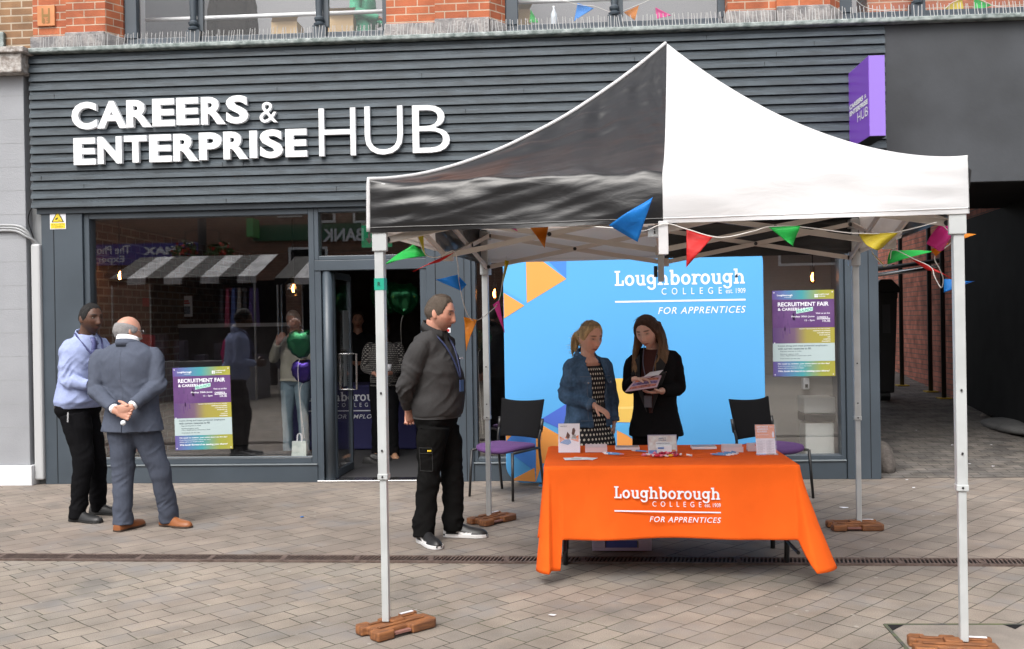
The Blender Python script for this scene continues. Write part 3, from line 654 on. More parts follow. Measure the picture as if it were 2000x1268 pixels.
# CCTV warning sign
a_, b_, c_, d_ = rect(98, 410, 129, 448, D); cc = thing('warning_sign', 'small yellow and white CCTV warning sign on the grey pilaster', 'sign', (a_, D, c_))
MB().box(a_, b_, D-.006, D-.001, c_, d_).build('sign_plate', M['paper'], cc, bevel=.001)
w_ = b_-a_; h_ = d_-c_; fn = wall_fn(D-.0065); zt_ = c_+.36*h_; zb2 = d_-.05*h_; xc = (a_+b_)/2
MB().prism([(a_+.1*w_, zt_), (b_-.1*w_, zt_), (xc, zb2)], fn, .0005, .002).build('triangle_rim', M['blackm'], cc)
mb = MB(); mb.prism([(a_+.19*w_, zt_+.03*h_), (b_-.19*w_, zt_+.03*h_), (xc, zb2-.07*h_)], fn, .002, .0028); mb.prism([(a_+.04*w_, c_+.04*h_), (b_-.04*w_, c_+.04*h_), (b_-.04*w_, c_+.32*h_), (a_+.04*w_, c_+.32*h_)], fn, .0005, .002); mb.build('yellow_field', M['yellow'], cc)
mb = MB(); mb.prism([(xc-.13*w_, zt_+.10*h_), (xc+.02*w_, zt_+.17*h_), (xc+.0*w_, zt_+.25*h_), (xc-.16*w_, zt_+.17*h_)], fn, .003, .0035); mb.prism([(xc+.03*w_, zt_+.09*h_), (xc+.2*w_, zt_+.07*h_), (xc+.2*w_, zt_+.09*h_), (xc+.03*w_, zt_+.12*h_)], fn, .003, .0035)
text_into(mb, '24 hour CCTV', a_+.1*w_, b_-.1*w_, c_+.19*h_, c_+.28*h_, fn, .0025, .01); text_into(mb, 'in operation', a_+.16*w_, b_-.16*w_, c_+.07*h_, c_+.16*h_, fn, .0025, .01); mb.build('print', M['blackm'], cc)

# recruitment posters stuck on the glass
def poster(u0, v0, u1, v1, label, tilt=0):
    y = GY-.006; x0, x1, z0, z1 = rect(u0, v0, u1, v1, y); po = thing('poster', label, 'poster', (x0, y, z0), 'recruitment fair posters on the windows'); w = x1-x0; h = z1-z0
    ca, sa = math.cos(tilt), math.sin(tilt)
    def fn(a, b, t):
        p, q = (a-.5)*w, (b-.5)*h; return (x0+w/2+p*ca-q*sa, y-t, z0+h/2+p*sa+q*ca)
    def rc(a, b, c, d, t0, t1): return MB().prism([(a, b), (c, b), (c, d), (a, d)], fn, t0, t1)
    rc(0, 0, 1, 1, 0, .002).build('sheet', ramp_mat('poster gradient', [(0, (.11, .065, .24)), (.22, (.085, .16, .34)), (.48, (.045, .27, .30)), (.78, (.26, .29, .05)), (1, (.33, .30, .045))]), po)
    rc(0, .565, 1, .895, .0021, .003).build('purple_block', mat('poster purple', (.08, .028, .13), .4, c2=(.12, .055, .17), vs=4), po)
    rc(0, .385, 1, .564, .0021, .003).build('yellow_block', ramp_mat('poster purple yellow', [(0, (.09, .045, .16)), (.35, (.14, .085, .14)), (.55, (.29, .25, .055)), (1, (.33, .30, .045))]), po)
    rc(0, .175, 1, .384, .0021, .003).build('white_block', mat('poster pale', (.38, .47, .48), .5), po)
    mb = MB(); rr = random.Random(2)
    for k in range(14):
        a = .06+rr.random()*.3; b = .40+rr.random()*.32; mb.prism([(a, b), (a+.012+.03*rr.random(), b), (a+.012, b+.1), (a, b+.08)], fn, .0031, .0034)
    mb.build('photo_print', mat('poster photo purple', (.095, .042, .145), .5, var=.2, vs=30), po)
    mb = MB(); T = lambda s, a, b, c, d, off=0, sh=0: text_into(mb, s, a, b, c, d, fn, .0042, off, sh)
    T('Loughborough', .08, .33, .93, .955, .02); T('COLLEGE', .2, .31, .915, .925)
    for a, b in ((.685, .935), (.715, .935), (.685, .915), (.715, .915)): mb.prism([(a, b), (a+.022, b), (a+.022, b+.016), (a, b+.016)], fn, .0031, .0042)
    T('Loughborough', .75, .92, .94, .958, .01); T('University', .75, .86, .917, .935, .01)
    T('RECRUITMENT FAIR', .09, .91, .815, .863, .022); T('& CAREERS HUB', .09, .60, .765, .798, .02)
    T('Visit us at the', .70, .93, .722, .740, .012); T('Friday 30th June', .31, .68, .680, .705, .012); T('12 - 3pm', .52, .68, .635, .66, .012)
    T('CAREERS &', .72, .90, .677, .693, .03); T('ENTERPRISE', .72, .93, .657, .673, .03); T('HUB', .81, .93, .628, .652)
    for i, s in enumerate(['Sectors represented at the Fair include:', 'HOSPITALITY & CATERING', 'CUSTOMER SERVICES', 'SALES & RETAIL', 'CARE', 'LOGISTICS', 'ENGINEERING']):
        L_ = len(s)*.0125; T(s, .93-L_, .93, .545-i*.0245, .557-i*.0245, .008)
    T('No need to register, just come along on the day!', .08, .91, .135, .155, .015); T('If you have any questions about the event', .08, .62, .112, .126); T('please call us on 01509 618247', .08, .50, .088, .102, .005); T('We look forward to seeing you there!', .08, .91, .045, .072, .018, .2)
    mb.build('white_print', M['ltext'], po)
    mb = MB(); T('Come along and meet potential employers', .08, .88, .342, .366, .006); T('with current vacancies to fill:', .08, .62, .312, .336, .006); T('Express interest in roles', .12, .46, .283, .299); T('Receive support with:', .12, .42, .251, .267); T('CVs | Applications | Interview skills', .12, .62, .232, .247); T('Interviews on the day', .12, .44, .198, .214)
    mb.build('dark_print', M['dtext'], po)
    mb = MB(); x_c, z_c = .51, .752
    for i, q in enumerate('RELAUNCH'): pass
    f2 = lambda a, b, t: fn(.5+(a-.5), b+(a-.38)*.12, t)
    mb.prism([(.385, .728), (.655, .728), (.655, .772), (.385, .772)], f2, .0044, .0052); mb.build('white_tag', mat('poster mint', (.5, .75, .68), .5), po)
    mb = MB(); text_into(mb, 'RELAUNCH', .395, .645, .734, .766, f2, .0058, .03); mb.build('tag_print', mat('poster green ink', (.05, .30, .22), .5), po)
    mb = MB()
    for a, b in ((.03, .975), (.97, .975), (.03, .39), (.03, .02), (.97, .02)): mb.lathe((0, 0, 0), [(.004, 0), (.004, .002)], 8) if 0 else mb.prism([(a-.008, b-.006), (a+.008, b-.006), (a+.008, b+.006), (a-.008, b+.006)], fn, .0044, .005)
    mb.build('fixing', M['ltext'], po)
poster(340, 717, 452, 878, 'tilted purple and yellow recruitment fair poster low on the left window', R(1.2))
poster(1509, 567, 1630, 735, 'straight purple and yellow recruitment fair poster on the right window')

# ================================================================== ALLEY BEHIND THE PASSAGE
aw = thing('alley_wall', 'red brick warehouse wall with piers lit beyond the passage', 'wall', (5.5, 18, 0))
w0 = rmp(1762, 716); w1 = rmp(1905, 779); wd = (w1-w0).normalized(); wn_ = Vector((-wd.y, wd.x, 0))
if wn_.y < 0: wn_ = -wn_
def wblock(mb, s0, s1, t0, t1, z0, z1):
    P_ = [w0+wd*s+wn_*t for s, t in ((s0, t0), (s1, t0), (s1, t1), (s0, t1))]
    mb.add([(p.x, p.y, z) for z in (z0, z1) for p in P_], [(0, 3, 2, 1), (4, 5, 6, 7), (0, 1, 5, 4), (1, 2, 6, 5), (2, 3, 7, 6), (3, 0, 4, 7)])
Lw = (w1-w0).length
mb = MB(); wblock(mb, -6, Lw+.5, 0, .3, 0, 7)
for s in (Lw*.18, Lw*.55): wblock(mb, s, s+Lw*.16, -.18, 0, 0, 7)
wblock(mb, -6, -.3, -.5, 0, 0, 7)
mb.build('brick_face', M['brickr'], aw)
mb = MB(); wblock(mb, Lw*.74, Lw*.76, -.12, 0, .2, 6); wblock(mb, Lw*.10, Lw*.13, -.1, 0, .2, 3.0); mb.build('drain_pipe', M['blackm'], aw)
sc_ = thing('scaffold', 'black scaffold tubes with yellow base plates standing in the alley', 'scaffold', (4.6, 16, 0))
feet = [(1762, 754), (1776, 719), (1818, 766), (1812, 735), (1844, 779), (1857, 754)]
mb = MB(); mp_ = MB()
for i, (u, v) in enumerate(feet):
    f_ = rmp(u, v); zt_ = 4.6
    MB().tube([(f_.x, f_.y, f_.z), (f_.x, f_.y, zt_)], .034, 10).build('standard_tube', M['blackm'], sc_, smooth=True)
    MB().box(f_.x-.09, f_.x+.09, f_.y-.09, f_.y+.09, f_.z+.002, f_.z+.02).build('base_plate', mat('yellow base plate', (.45, .30, .03), .6) if i == 0 else bpy.data.materials['yellow base plate'], sc_)
fa, fb, fc = rmp(*feet[0]), rmp(*feet[4]), rmp(*feet[2])
for va, vb in ((522, 503), (533, 515)):
    a_ = at(1700, va+6, fa.y-.3); b_ = at(1880, vb, fb.y+.2); MB().tube([a_, b_], .034, 10).build('ledger_tube', M['steel'] if va == 533 else M['blackm'], sc_, smooth=True)
a_ = at(1716, 520, fa.y+1.5); b_ = at(1745, 520, fa.y-.4); MB().tube([a_, b_], .034, 10).build('ledger_tube', M['blackm'], sc_)
bn = thing('wheelie_bin', 'tall black lidded waste bin standing just inside the alley', 'bin', tuple(rmp(1738, 784)))
bp_ = rmp(1738, 784); y = bp_.y; bx0 = at(1708, 700, y).x; bx1 = at(1754, 600, y).x; bz1 = at(1740, 568, y).z; bz0 = bp_.z+.12
mb = MB(); wv = bx1-bx0
mb.loft([[(bx0+k*wv*.10, y-.02+k*.05, z), (bx1-k*wv*.16, y-.02+k*.05, z), (bx1-k*wv*.16, y+.62-k*.1, z), (bx0+k*wv*.10, y+.62-k*.1, z)] for k, z in ((1, bz0), (.15, bz1-.12), (0, bz1-.1), (0, bz1-.02))]); mb.build('bin_body', M['blackm'], bn, bevel=.02)
mb = MB(); xm_ = (bx0+bx1)/2; mb.prism([(bx0-.03, bz1-.03), (bx1+.03, bz1-.03), (bx1+.02, bz1+.05), (xm_+.08, bz1+.17), (xm_-.08, bz1+.17), (bx0-.02, bz1+.05)], lambda a, b, t: (a, y+t, b), -.05, .66); mb.build('lid', M['blackm'], bn, bevel=.02)
MB().box(bx0+.12, bx1-.12, y-.024, y-.02, bz1-.62, bz1-.2).build('bin_label', mat('bin label', (.05, .05, .055), .5), bn)
mb = MB()
for x in (bx0+.12, bx1-.16): mb.tube([(x-.03, y+.1, bp_.z+.08), (x+.04, y+.1, bp_.z+.08)], .08, 14)
mb.build('wheel', M['blackm'], bn)
def boulder(name, label, c, r, m_):
    mb = MB(); mb.sph((0, 0, 0), 1, 20, 12)
    mb.v = [(c[0]+p[0]*r[0]*(1+.08*mnoise.noise(Vector(p)*1.5)), c[1]+p[1]*r[1], c[2]+max(p[2], -.3)*r[2]*(1+.08*mnoise.noise(Vector(p)*2))) for p in mb.v]
    return tag(mb.build(name, m_, smooth=True), label, 'bollard stone')
b1 = gnd(1733, 925); boulder('guard_stone', 'worn round grey guard stone at the foot of the right pilaster', (b1.x-.02, b1.y+.15, .08), (.13, .28, .24), mat('brown guard stone', (.12, .105, .095), .9, var=.3, vs=10, bump=.5))
b2 = rmp(1985, 838); boulder('guard_stone', 'long low grey guard stone against the black passage wall', (b2.x+.02, b2.y, b2.z+.02), (.34, .8, .10), mat('dark guard stone', (.10, .10, .10), .85, var=.2, bump=.4))
# litter
def litter(name, label, cat, u, v, sx, sy, m_, group=None, rz=0, up=.006, on=gnd):
    c = on(u, v); mb = MB(); n = 7; vs = []
    rl = random.Random(int(u*7+v)); k = []
    for i in range(n): a = 2*math.pi*i/n; k.append((sx*math.cos(a)*rl.uniform(.7, 1), sy*math.sin(a)*rl.uniform(.7, 1)))
    zz = [rl.uniform(0, up) for _ in k]
    vs = [(c.x+a, c.y+b, c.z+.005+z) for (a, b), z in zip(k, zz)]+[(c.x+a, c.y+b, c.z+.0065+z) for (a, b), z in zip(k, zz)]
    mb.add(vs, [tuple(range(n))[::-1], tuple(range(n, 2*n))]+[(i, (i+1) % n, n+(i+1) % n, n+i) for i in range(n)])
    return tag(mb.build(name, m_), label, cat, group)
litter('paper_scrap', 'small white scrap lying left of the rear right leg weight', 'litter', 1648, 993, .045, .03, M['paper'])
litter('paper_scrap', 'tiny blue scrap lying on the paving between the suited man and the door', 'litter', 590, 1011, .02, .025, M['fblue'])
litter('paper_scrap', 'tiny white flake on paving in front of the left tent leg', 'litter', 1078, 1204, .025, .012, M['paper'])
litter('paper_scrap', 'bright crumpled scrap deep in the passage left of the tent leg', 'litter', 1757, 877, .06, .05, M['paper'], up=.02)
litter('paper_scrap', 'pale scrap near the mouth of the passage', 'litter', 1793, 908, .045, .04, M['paper'], up=.02)
for i, (u, v, s) in enumerate([(1925, 815, .10), (1935, 828, .12), (1950, 824, .06)]): litter('rubble', 'flat pale bit of rubble beside the black passage wall', 'rubble', u, v, s, s*.7, mat('rubble', (.16, .14, .13), .9) if i == 0 else bpy.data.materials['rubble'], 'rubble by the passage wall', up=.04, on=rmp)

rl_ = random.Random(21)
for i in range(9):
    u, v = rl_.uniform(1728, 1990), rl_.uniform(835, 985)
    litter('paper_scrap', 'tiny pale fleck lying on the passage paving', 'litter', u, v, .016, .012, M['paper'], 'pale flecks scattered on the passage paving', up=.004, on=rmp if v < 936 else gnd)

# paved-in access cover at the front right
mh = [gnd(1728, 1221), gnd(2040, 1221), gnd(2075, 1300), gnd(1800, 1300)]
mc_ = sum((Vector(p) for p in mh), Vector())/4; mhc = thing('access_cover', 'paved access cover with dark steel frame under the front right weight', 'access cover', tuple(mc_))
MB().prism([(p.x, p.y) for p in mh], lambda a, b, t: (a, b, t), .0008, .0035).build('cover_infill', mat('cover paving', (.20, .178, .155), .85, c2=(.25, .22, .19), vs=7, bump=.5, bs=120), mhc)
mb = MB()
for a, b in zip(mh, mh[1:]+mh[:1]):
    mb.bar(a+Vector((0, 0, .0045)), b+Vector((0, 0, .0045)), .018, .003)
mb.build('steel_frame', mat('dirty steel frame', (.06, .062, .06), .7, c2=(.10, .12, .05), vs=15), mhc)
mb = MB(); o_ = Vector((0, 0, .0048))
for p, a, b in ((mh[0], mh[1], mh[3]), ):
    mb.add([p+o_, p+(a-p)*.13+o_, p+(b-p)*.2+o_], [(0, 1, 2)])
q_ = gnd(1960, 1222); mb.build('corner_plate', M['black'], mhc); mb = MB(); mb.add([q_+o_, gnd(1998, 1222)+o_, gnd(1983, 1231)+o_], [(0, 1, 2)]); mb.build('corner_plate', M['black'], mhc)

# ================================================================== THE OTHER SIDE OF THE STREET (seen mirrored in the windows)
def mir(u, v, y): p = at(u, v, 2*GY-y); return Vector((p.x, y, p.z))
OY = -8.0
ob = thing('street_building', 'brown brick terrace across the street mirrored in the shop windows', 'building', (-6, OY, 0))
MB().box(-26, 18, OY-6, OY, 0, 6.0).build('brick_wall', M['brickd'], ob)
s0, s1 = mir(150, 520, OY), mir(398, 474, OY); x0, x1 = s0.x, s1.x; z0, z1 = s0.z, s1.z
sg = MB().box(x0-1.5, x1, OY+.002, OY+.12, z0, z1).build('shop_board', mat('blue shop board', (.05, .05, .30), .5), ob, label='blue photo shop board')
mb = MB(); ffn = lambda a, b, t: (-a, OY+.12+t, b)   # reads correctly from the street
def lab(s, u0, u1, v0, v1, off=.02):
    a, b = mir(u0, v1, OY), mir(u1, v0, OY); text_into(mb, s, -b.x, -a.x, a.z, b.z, ffn, .01, off)
lab('MAX', 283, 348, 482, 499, .05); lab('SPIELMANN', 281, 352, 503, 511, .02); lab('SPIELMANN', 284, 350, 513, 519, .02); lab('The Photo', 176, 258, 480, 498, .01); lab('Experts', 176, 246, 500, 518, .01)
mb.build('lettering', M['ltext'], sg)
s0, s1 = mir(497, 472, OY), mir(800, 434, OY)
sg = MB().box(s0.x, s1.x, OY+.002, OY+.12, s0.z, s1.z).build('bank_board', mat('green bank board', (.015, .11, .05), .5), ob, label='green bank board')
mb = MB(); a, b = mir(632, 473, OY), mir(712, 446, OY); text_into(mb, 'BANK', -b.x, -a.x, a.z, b.z, ffn, .01, .03); mb.build('lettering', M['ltext'], sg)
a, b = mir(497, 466, OY), mir(509, 431, OY); MB().box(a.x, b.x, OY+.13, OY+.7, a.z, b.z).build('projecting_box', mat('green box sign', (.1, .4, .12), .5), ob)
for u0, v0, u1, v1 in [(542, 405, 590, 425), (612, 400, 655, 436), (690, 402, 735, 436), (565, 482, 640, 545), (240, 395, 290, 420), (360, 396, 410, 420), (960, 430, 1040, 520), (1520, 420, 1640, 520)]:
    a, b = mir(u0, v1, OY), mir(u1, v0, OY); f_ = MB()
    f_.box(a.x, b.x, OY+.001, OY+.05, a.z, b.z); w_ = f_.build('window', M['white'], ob)
    MB().box(a.x+.07, b.x-.07, OY+.051, OY+.055, a.z+.07, b.z-.07).build('pane', M['black'], w_)
# striped market stalls between the camera and that terrace
def stall(y, u0, u1, label):
    a, b = mir(u0, 557, y), mir(u1, 557, y); zt_ = mir((u0+u1)/2, 520, y-1.2).z; zv = mir((u0+u1)/2, 555, y).z; zl = mir((u0+u1)/2, 542, y).z
    st = thing('market_stall', label, 'market stall', ((a.x+b.x)/2, y, 0)); n = max(3, int(abs(b.x-a.x)/.38)); wdt = (b.x-a.x)/n
    for wh in (0, 1):
        mb = MB()
        for i in range(n):
            if i % 2 != wh: continue
            xa_, xb_ = a.x+i*wdt, a.x+(i+1)*wdt-.002
            mb.add([(xa_, y, zl), (xb_, y, zl), (xb_, y-1.6, zt_+.25), (xa_, y-1.6, zt_+.25)], [(0, 1, 2, 3)]); mb.box(xa_, xb_, y-.01, y+.001, zv, zl)
        mb.build('awning_stripe', mat('grubby white stripe', (.48, .48, .49), .8, var=.25, vs=3) if wh else M['black'], st)
    mb = MB()
    for x in (a.x+.05, b.x-.05):
        for yy in (y-.05, y-2): mb.tube([(x, yy, 0), (x, yy, zl)], .025, 8)
    mb.build('pole', M['steel'], st)
    MB().box(a.x+.1, b.x-.1, y-1.2, y-.3, 0, .85).build('counter', mat('stall cloth', (.22, .22, .24), .8), st)
    mb = MB()
    rr = random.Random(int(u0))
    for i in range(7):
        x = a.x+.25+(b.x-a.x-.5)*i/6; mb.box(x-.12, x+.12, y-1.15, y-.9, .851, .95+rr.random()*.5)
    mb.build('goods', mat('stall goods', (.08, .07, .10), .7, var=.6, vs=3), st)
    for i, c_ in enumerate([(.10, .06, .22), (.05, .05, .06), (.30, .28, .26), (.08, .12, .30), (.35, .06, .12), (.04, .04, .05)]):
        x = b.x-.15-i*.13; zz = zl-.25; MB().loft([[(x-.03, y-.5, zz), (x+.03, y-.5, zz), (x+.03, y-.1, zz), (x-.03, y-.1, zz)], [(x-.05, y-.55, zz-.8), (x+.06, y-.5, zz-.85), (x+.05, y-.05, zz-.8), (x-.06, y-.05, zz-.85)]]).build('hanging_garment', mat('garment %d %d' % (i, int(u0)), c_, .85, var=.3), st)
    MB().box(a.x, b.x, y-2.2, y-2.15, .2, zl).build('back_sheet', M['black'], st)
stall(-.8, 212, 500, 'striped black and white market stall mirrored in the left window')
stall(-.8, 536, 690, 'shorter striped market stall mirrored beside the door')
lp = mir(397, 600, -5.0); lamp = thing('lamp_post', 'dark lamp post with red flower baskets mirrored in the left window', 'lamp post', (lp.x, -5, 0))
MB().tube([(lp.x, -5, 0), (lp.x, -5, 7)], .11, 12).build('post', M['blackm'], lamp, smooth=True)
for sx in (-1, 1):
    zb_ = mir(397, 505, -5).z; mb = MB(); mb.lathe((lp.x+sx*.45, -5, zb_), [(.04, -.28), (.2, -.2), (.26, 0)], 14); bk = mb.build('flower_basket', M['blackm'], lamp)
    for nm, c, q in (('leaves', (.04, .10, .02), 220), ('flowers', (.55, .03, .02), 60)):
        mb = MB(); rr = random.Random(q+sx)
        for i in range(q):
            d_ = Vector((rr.gauss(0, 1), rr.gauss(0, 1), rr.gauss(.2, .8))).normalized()*rr.uniform(.22, .4); p = Vector((lp.x+sx*.45, -5, zb_+.08))+d_; e1 = Vector((rr.gauss(0, 1), rr.gauss(0, 1), rr.gauss(0, 1))).normalized()*.05; e2 = d_.cross(e1).normalized()*.05
            mb.add([p-e1, p+e2, p+e1, p-e2], [(0, 1, 2, 3)])
        mb.build(nm, mat('basket '+nm, c, .7), bk)
    MB().tube([(lp.x, -5, zb_+.75), (lp.x+sx*.45, -5, zb_+.7), (lp.x+sx*.45, -5, zb_+.1)], .015, 6).build('basket_bracket', M['blackm'], lamp)

# ================================================================== TENT
TX, TY, TA, TS = .5298, 6.4615, -.1007, 2.85
tent = thing('pop_up_gazebo', 'pop up gazebo with a peaked black and white panelled canopy', 'gazebo', (TX, TY, 0))
ca, sa = math.cos(TA), math.sin(TA)
def tl(x, y, z): return Vector((TX+x*ca-y*sa, TY+x*sa+y*ca, z))
ZE, ZH_, ZP = 2.36, 2.085, 3.37; HS = TS/2+.04; PKX, PKY = .06, .0
def face_pt(k, s, t, v=0):
    """k face 0 front 1 right 2 back 3 left; s -1..1 along the eave, t 0 peak..1 eave, v 0..1 down the valance"""
    g = 1-(1-t)**1.6; z = ZP-(ZP-ZE)*g
    sag = .035*(1-abs(s))*abs(s)*4*t*(1-t)*2; z -= sag
    x = s*HS*t; y = -HS*t
    if v > 0:
        ridge = 1-abs(s)**6; z = ZE-.02*ridge-(ZE-.02*ridge-ZH_)*v; bow = math.sin(v*math.pi)*.018*ridge; rd = .03*ridge*(1-math.exp(-v*7)); x = s*(HS+.004*v); y = -(HS-.03*ridge+rd+bow*math.sin(s*7+1)); 
    else:
        rr = max(0, (t-.90)/.10); ridge = 1-abs(s)**6; z -= .02*rr*rr*ridge; y += .03*ridge*rr; 
    if k == 0: x += .042*(1-abs(s))*t
    for _ in range(k): x, y = -y, x
    w = 1-t if v == 0 else 0
    return tl(x+PKX*w, y+PKY*w, z)
def k_sgn(k): return 1
def panel(k, half, m_, label):
    mb = MB(); NS, NT, NV = 64, 84, 22; pts = []; dark = m_ is M['cblack']
    for i in range(NS+1):
        s = half*(i/NS); row = []
        for j in range(NT+NV+1):
            t = min(1, j/NT); t = t if t > 0 else .002; v = max(0, (j-NT)/NV)
            p = face_pt(k, s, t, v); tw = t if v == 0 else 1-.5*v
            q = Vector((p.x*1.1+p.y*.6, p.z*7, k*5.3))
            amp = (.024 if dark else .012)*min(1, 3*t)*(min(1, (1-abs(s))*9+.12))*(min(1, abs(s)*14+.15))*(1 if v == 0 else .5 if v < .9 else .25)
            n1 = mnoise.noise(Vector((q.x*1.6+s*2, q.y*.55+s*3, q.z)))+.55*mnoise.noise(Vector((q.x*3.5, q.y*1.4+s*6, q.z+9)))
            if dark: u_ = p.z*1.0-.42*s*k_sgn(k)*t; n1 += .75*abs(mnoise.noise(Vector((u_*13, s*1.7+t*2.5, k*2))))+.35*abs(mnoise.noise(Vector((u_*31, s*5+t*3, k*2+4))))
            # gathered creases running out of the corner into the valance
            cr = math.exp(-((1-abs(s))/.22)**2)*math.exp(-((t-1)*8)**2 if v == 0 else 0)
            n1 += 1.1*cr*math.sin((p.z-2)*70+6*abs(s))*.5
            d_ = Vector((0, -1, .6)); 
            for _ in range(k): d_ = Vector((-d_.y, d_.x, d_.z))
            d_ = Vector((d_.x*ca-d_.y*sa, d_.x*sa+d_.y*ca, d_.z)).normalized()
            row.append(p+d_*(amp*n1))
        pts.append(row)
    mb.loft(pts, cap=False, closed=False)
    o = mb.build('canopy_panel', m_, tent, smooth=True, label=label, fix=False)
    # stitched hem along the valance
    mb = MB(); e = [r[-3]+Vector((0, 0, 0)) for r in pts]; mb.tube(e, .0035, 6); mb.build('hem_stitch', m_, o)
    return pts
CB, CW = M['cblack'], M['cwhite']
lbl = {('B', 0): 'glossy black front left panel', ('W', 0): 'white front right panel'}
PP = {}
for k in range(4):
    for half in (-1, 1):
        dark = (half < 0)
        PP[k, half] = panel(k, half, CB if dark else CW, [['glossy black front left panel', 'black panel front of right side', 'black back right panel', 'black panel back of left side'][k], ['white front right panel', 'white panel back of right side', 'white back left panel', 'white panel front of left side'][k]][0 if dark else 1])
# white piping tape along the front left hip, centre flap and brand tab
mb = MB(); e = [r[j] for r in [PP[0, -1][-1]] for j in range(0, len(r), 2)]; mb.tube([p+Vector((-.004, .004, .006)) for p in e], .012, 6); mb.build('hip_piping', CW, tent, smooth=True)
fm = tl(.042, -HS-.012, ZH_+.01)
mb = MB(); mb.box(fm.x-.024, fm.x+.024, fm.y-.006, fm.y+.006, 1.93, ZH_+.01); mb.build('strap_flap', CW, tent, bevel=.003)
rc_ = tl(HS+.012, -HS+.02, 0); mb = MB(); mb.prism([(0, 0), (.02, .015), (.03, .10), (.012, .115)], lambda a, b, t: (rc_.x+a-.02, rc_.y+t, 2.19+b), 0, .006); mb.build('fabric_tab', M['blackm'], tent)
# frame: four legs, brackets, sliders, scissor trusses, centre mast
hs = TS/2; Z_TOP, Z_SL = 2.33, 2.05
collar = [at(745, 935, 5.2).z, at(1880, 938, 5.2).z, at(950, 822, 7.9).z, at(1675, 816, 7.9).z]
def rbar(mb, x, y, w, z0, z1):
    P_ = [tl(x+a*w, y+b*w, 0) for a, b in ((-1, -1), (1, -1), (1, 1), (-1, 1))]
    mb.add([(p.x, p.y, z) for z in (z0, z1) for p in P_], [(0, 3, 2, 1), (4, 5, 6, 7), (0, 1, 5, 4), (1, 2, 6, 5), (2, 3, 7, 6), (3, 0, 4, 7)])
for i, (sx, sy) in enumerate(((-1, -1), (1, -1), (-1, 1), (1, 1))):
    mb = MB(); zc_ = collar[i]; rbar(mb, sx*hs, sy*hs, .0245, zc_, Z_TOP+.02); rbar(mb, sx*hs, sy*hs, .0275, zc_-.001, zc_+.03)
    lg = mb.build('leg', M['alu'], tent, bevel=.004)
    mb = MB(); rbar(mb, sx*hs, sy*hs, .0185, .055, zc_); mb.build('lower_leg', M['alu'], lg, bevel=.003)
    for nm_, za, zb_, zc2, zd in (('slider', Z_SL-.06, Z_SL+.045, Z_SL-.02, Z_SL+.025), ('corner_bracket', Z_TOP-.06, Z_TOP+.01, Z_TOP-.05, Z_TOP)):
        mb = MB(); L_ = [(hs+.033, hs+.033), (hs-.045, hs+.033), (hs-.045, hs+.008), (hs-.033, hs-.033), (hs+.008, hs-.045), (hs+.033, hs-.045)]
        mb.prism(L_, lambda a, b, t: tuple(tl(sx*a, sy*b, t)), za, zb_); mb.build(nm_, M['alu'], lg, bevel=.003)
    mb = MB()
    for z in (zc_+.015, .95, 1.25): 
        p = tl(sx*hs, sy*hs-.0285, z+.001*i); mb.sph(p, .006, 8, 6)
    mb.build('bolt', M['blackm'], lg)
bars, bolts = [], []
def scissor(a, b, nseg, off=0):
    """lattice from a to b (xy), nseg X units, ends high/low"""
    for i in range(nseg):
        p, q = a+(b-a)*(i/nseg), a+(b-a)*((i+1)/nseg)
        bars.append((tl(p.x, p.y, Z_TOP-.03), tl(q.x, q.y, Z_SL+.0), 1)); bars.append((tl(p.x, p.y, Z_SL+.0), tl(q.x, q.y, Z_TOP-.03), -1))
V2 = lambda x, y: Vector((x, y))
i_ = hs-.04
hq = hs-.03
for a, b in ((V2(-i_, -hq), V2(i_, -hq)), (V2(hq, -i_), V2(hq, i_)), (V2(i_, hq), V2(-i_, hq)), (V2(-hq, i_), V2(-hq, -i_))): scissor(a, b, 2)
for a, b in ((V2(0, -hs), V2(0, 0)), (V2(0, hs), V2(0, 0)), (V2(hs, 0), V2(0, 0)), (V2(-hs, 0), V2(0, 0))): scissor(a, b, 1)
for a, b, sd in bars:
    d_ = (b-a).normalized(); n_ = Vector((-d_.y, d_.x, 0)).normalized()*(.011*sd)
    mb = MB(); mb.bar(a+n_, b+n_, .017, .034); tb = mb.build('truss_bar', M['alu2'], tent, bevel=.003)
    mb = MB()
    for p in (a, b, (a+b)/2):
        for s_ in (1, -1): mb.tube([p+n_+n_.normalized()*s_*.008, p+n_+n_.normalized()*s_*.016], .014, 10)
    mb.build('bolt', M['blackm'], tb)
mb = MB(); rbar(mb, 0, 0, .019, Z_SL-.20, Z_SL+.06); mb.build('centre_mast', M['alu'], tent, bevel=.003)
mb = MB(); mb.tube([tl(0, 0, Z_SL+.06), tl(PKX, 0, ZP-.03)], .014, 8); mb.build('mast_pole', M['alu2'], tent)
for x, y in ((0, -hq), (0, hq), (-hq, 0), (hq, 0), (0, 0)):
    for z0_, z1_ in ((Z_SL-.03, Z_SL+.03), (Z_TOP-.06, Z_TOP)): mb = MB(); rbar(mb, x, y, .035, z0_, z1_); mb.build('joint', M['alu2'] if y > -1 else M['alu'], tent, bevel=.004)
mb = MB(); p = tl(0, 0, Z_SL-.17); mb.box(p.x-.045, p.x-.023, p.y-.02, p.y+.02, p.z, p.z+.07); mb.build('mast_latch', M['blackm'], tent)
# green tape on the front left leg
p = tl(-hs, -hs, 0); zt0, zt1 = at(740, 567, p.y).z, at(740, 544, p.y).z; mb = MB(); rbar(mb, -hs, -hs, .0262, zt0, zt1); tp = mb.build('green_tape', mat('green tape', (.01, .30, .20), .4), tent)
mb = MB(); text_into(mb, 'R', -.008, .008, zt0+.02, zt1-.02, lambda a, b, t: tuple(tl(-hs+a, -hs-.0262-t, b)), .001, .02); mb.build('mark', M['blackm'], tp)
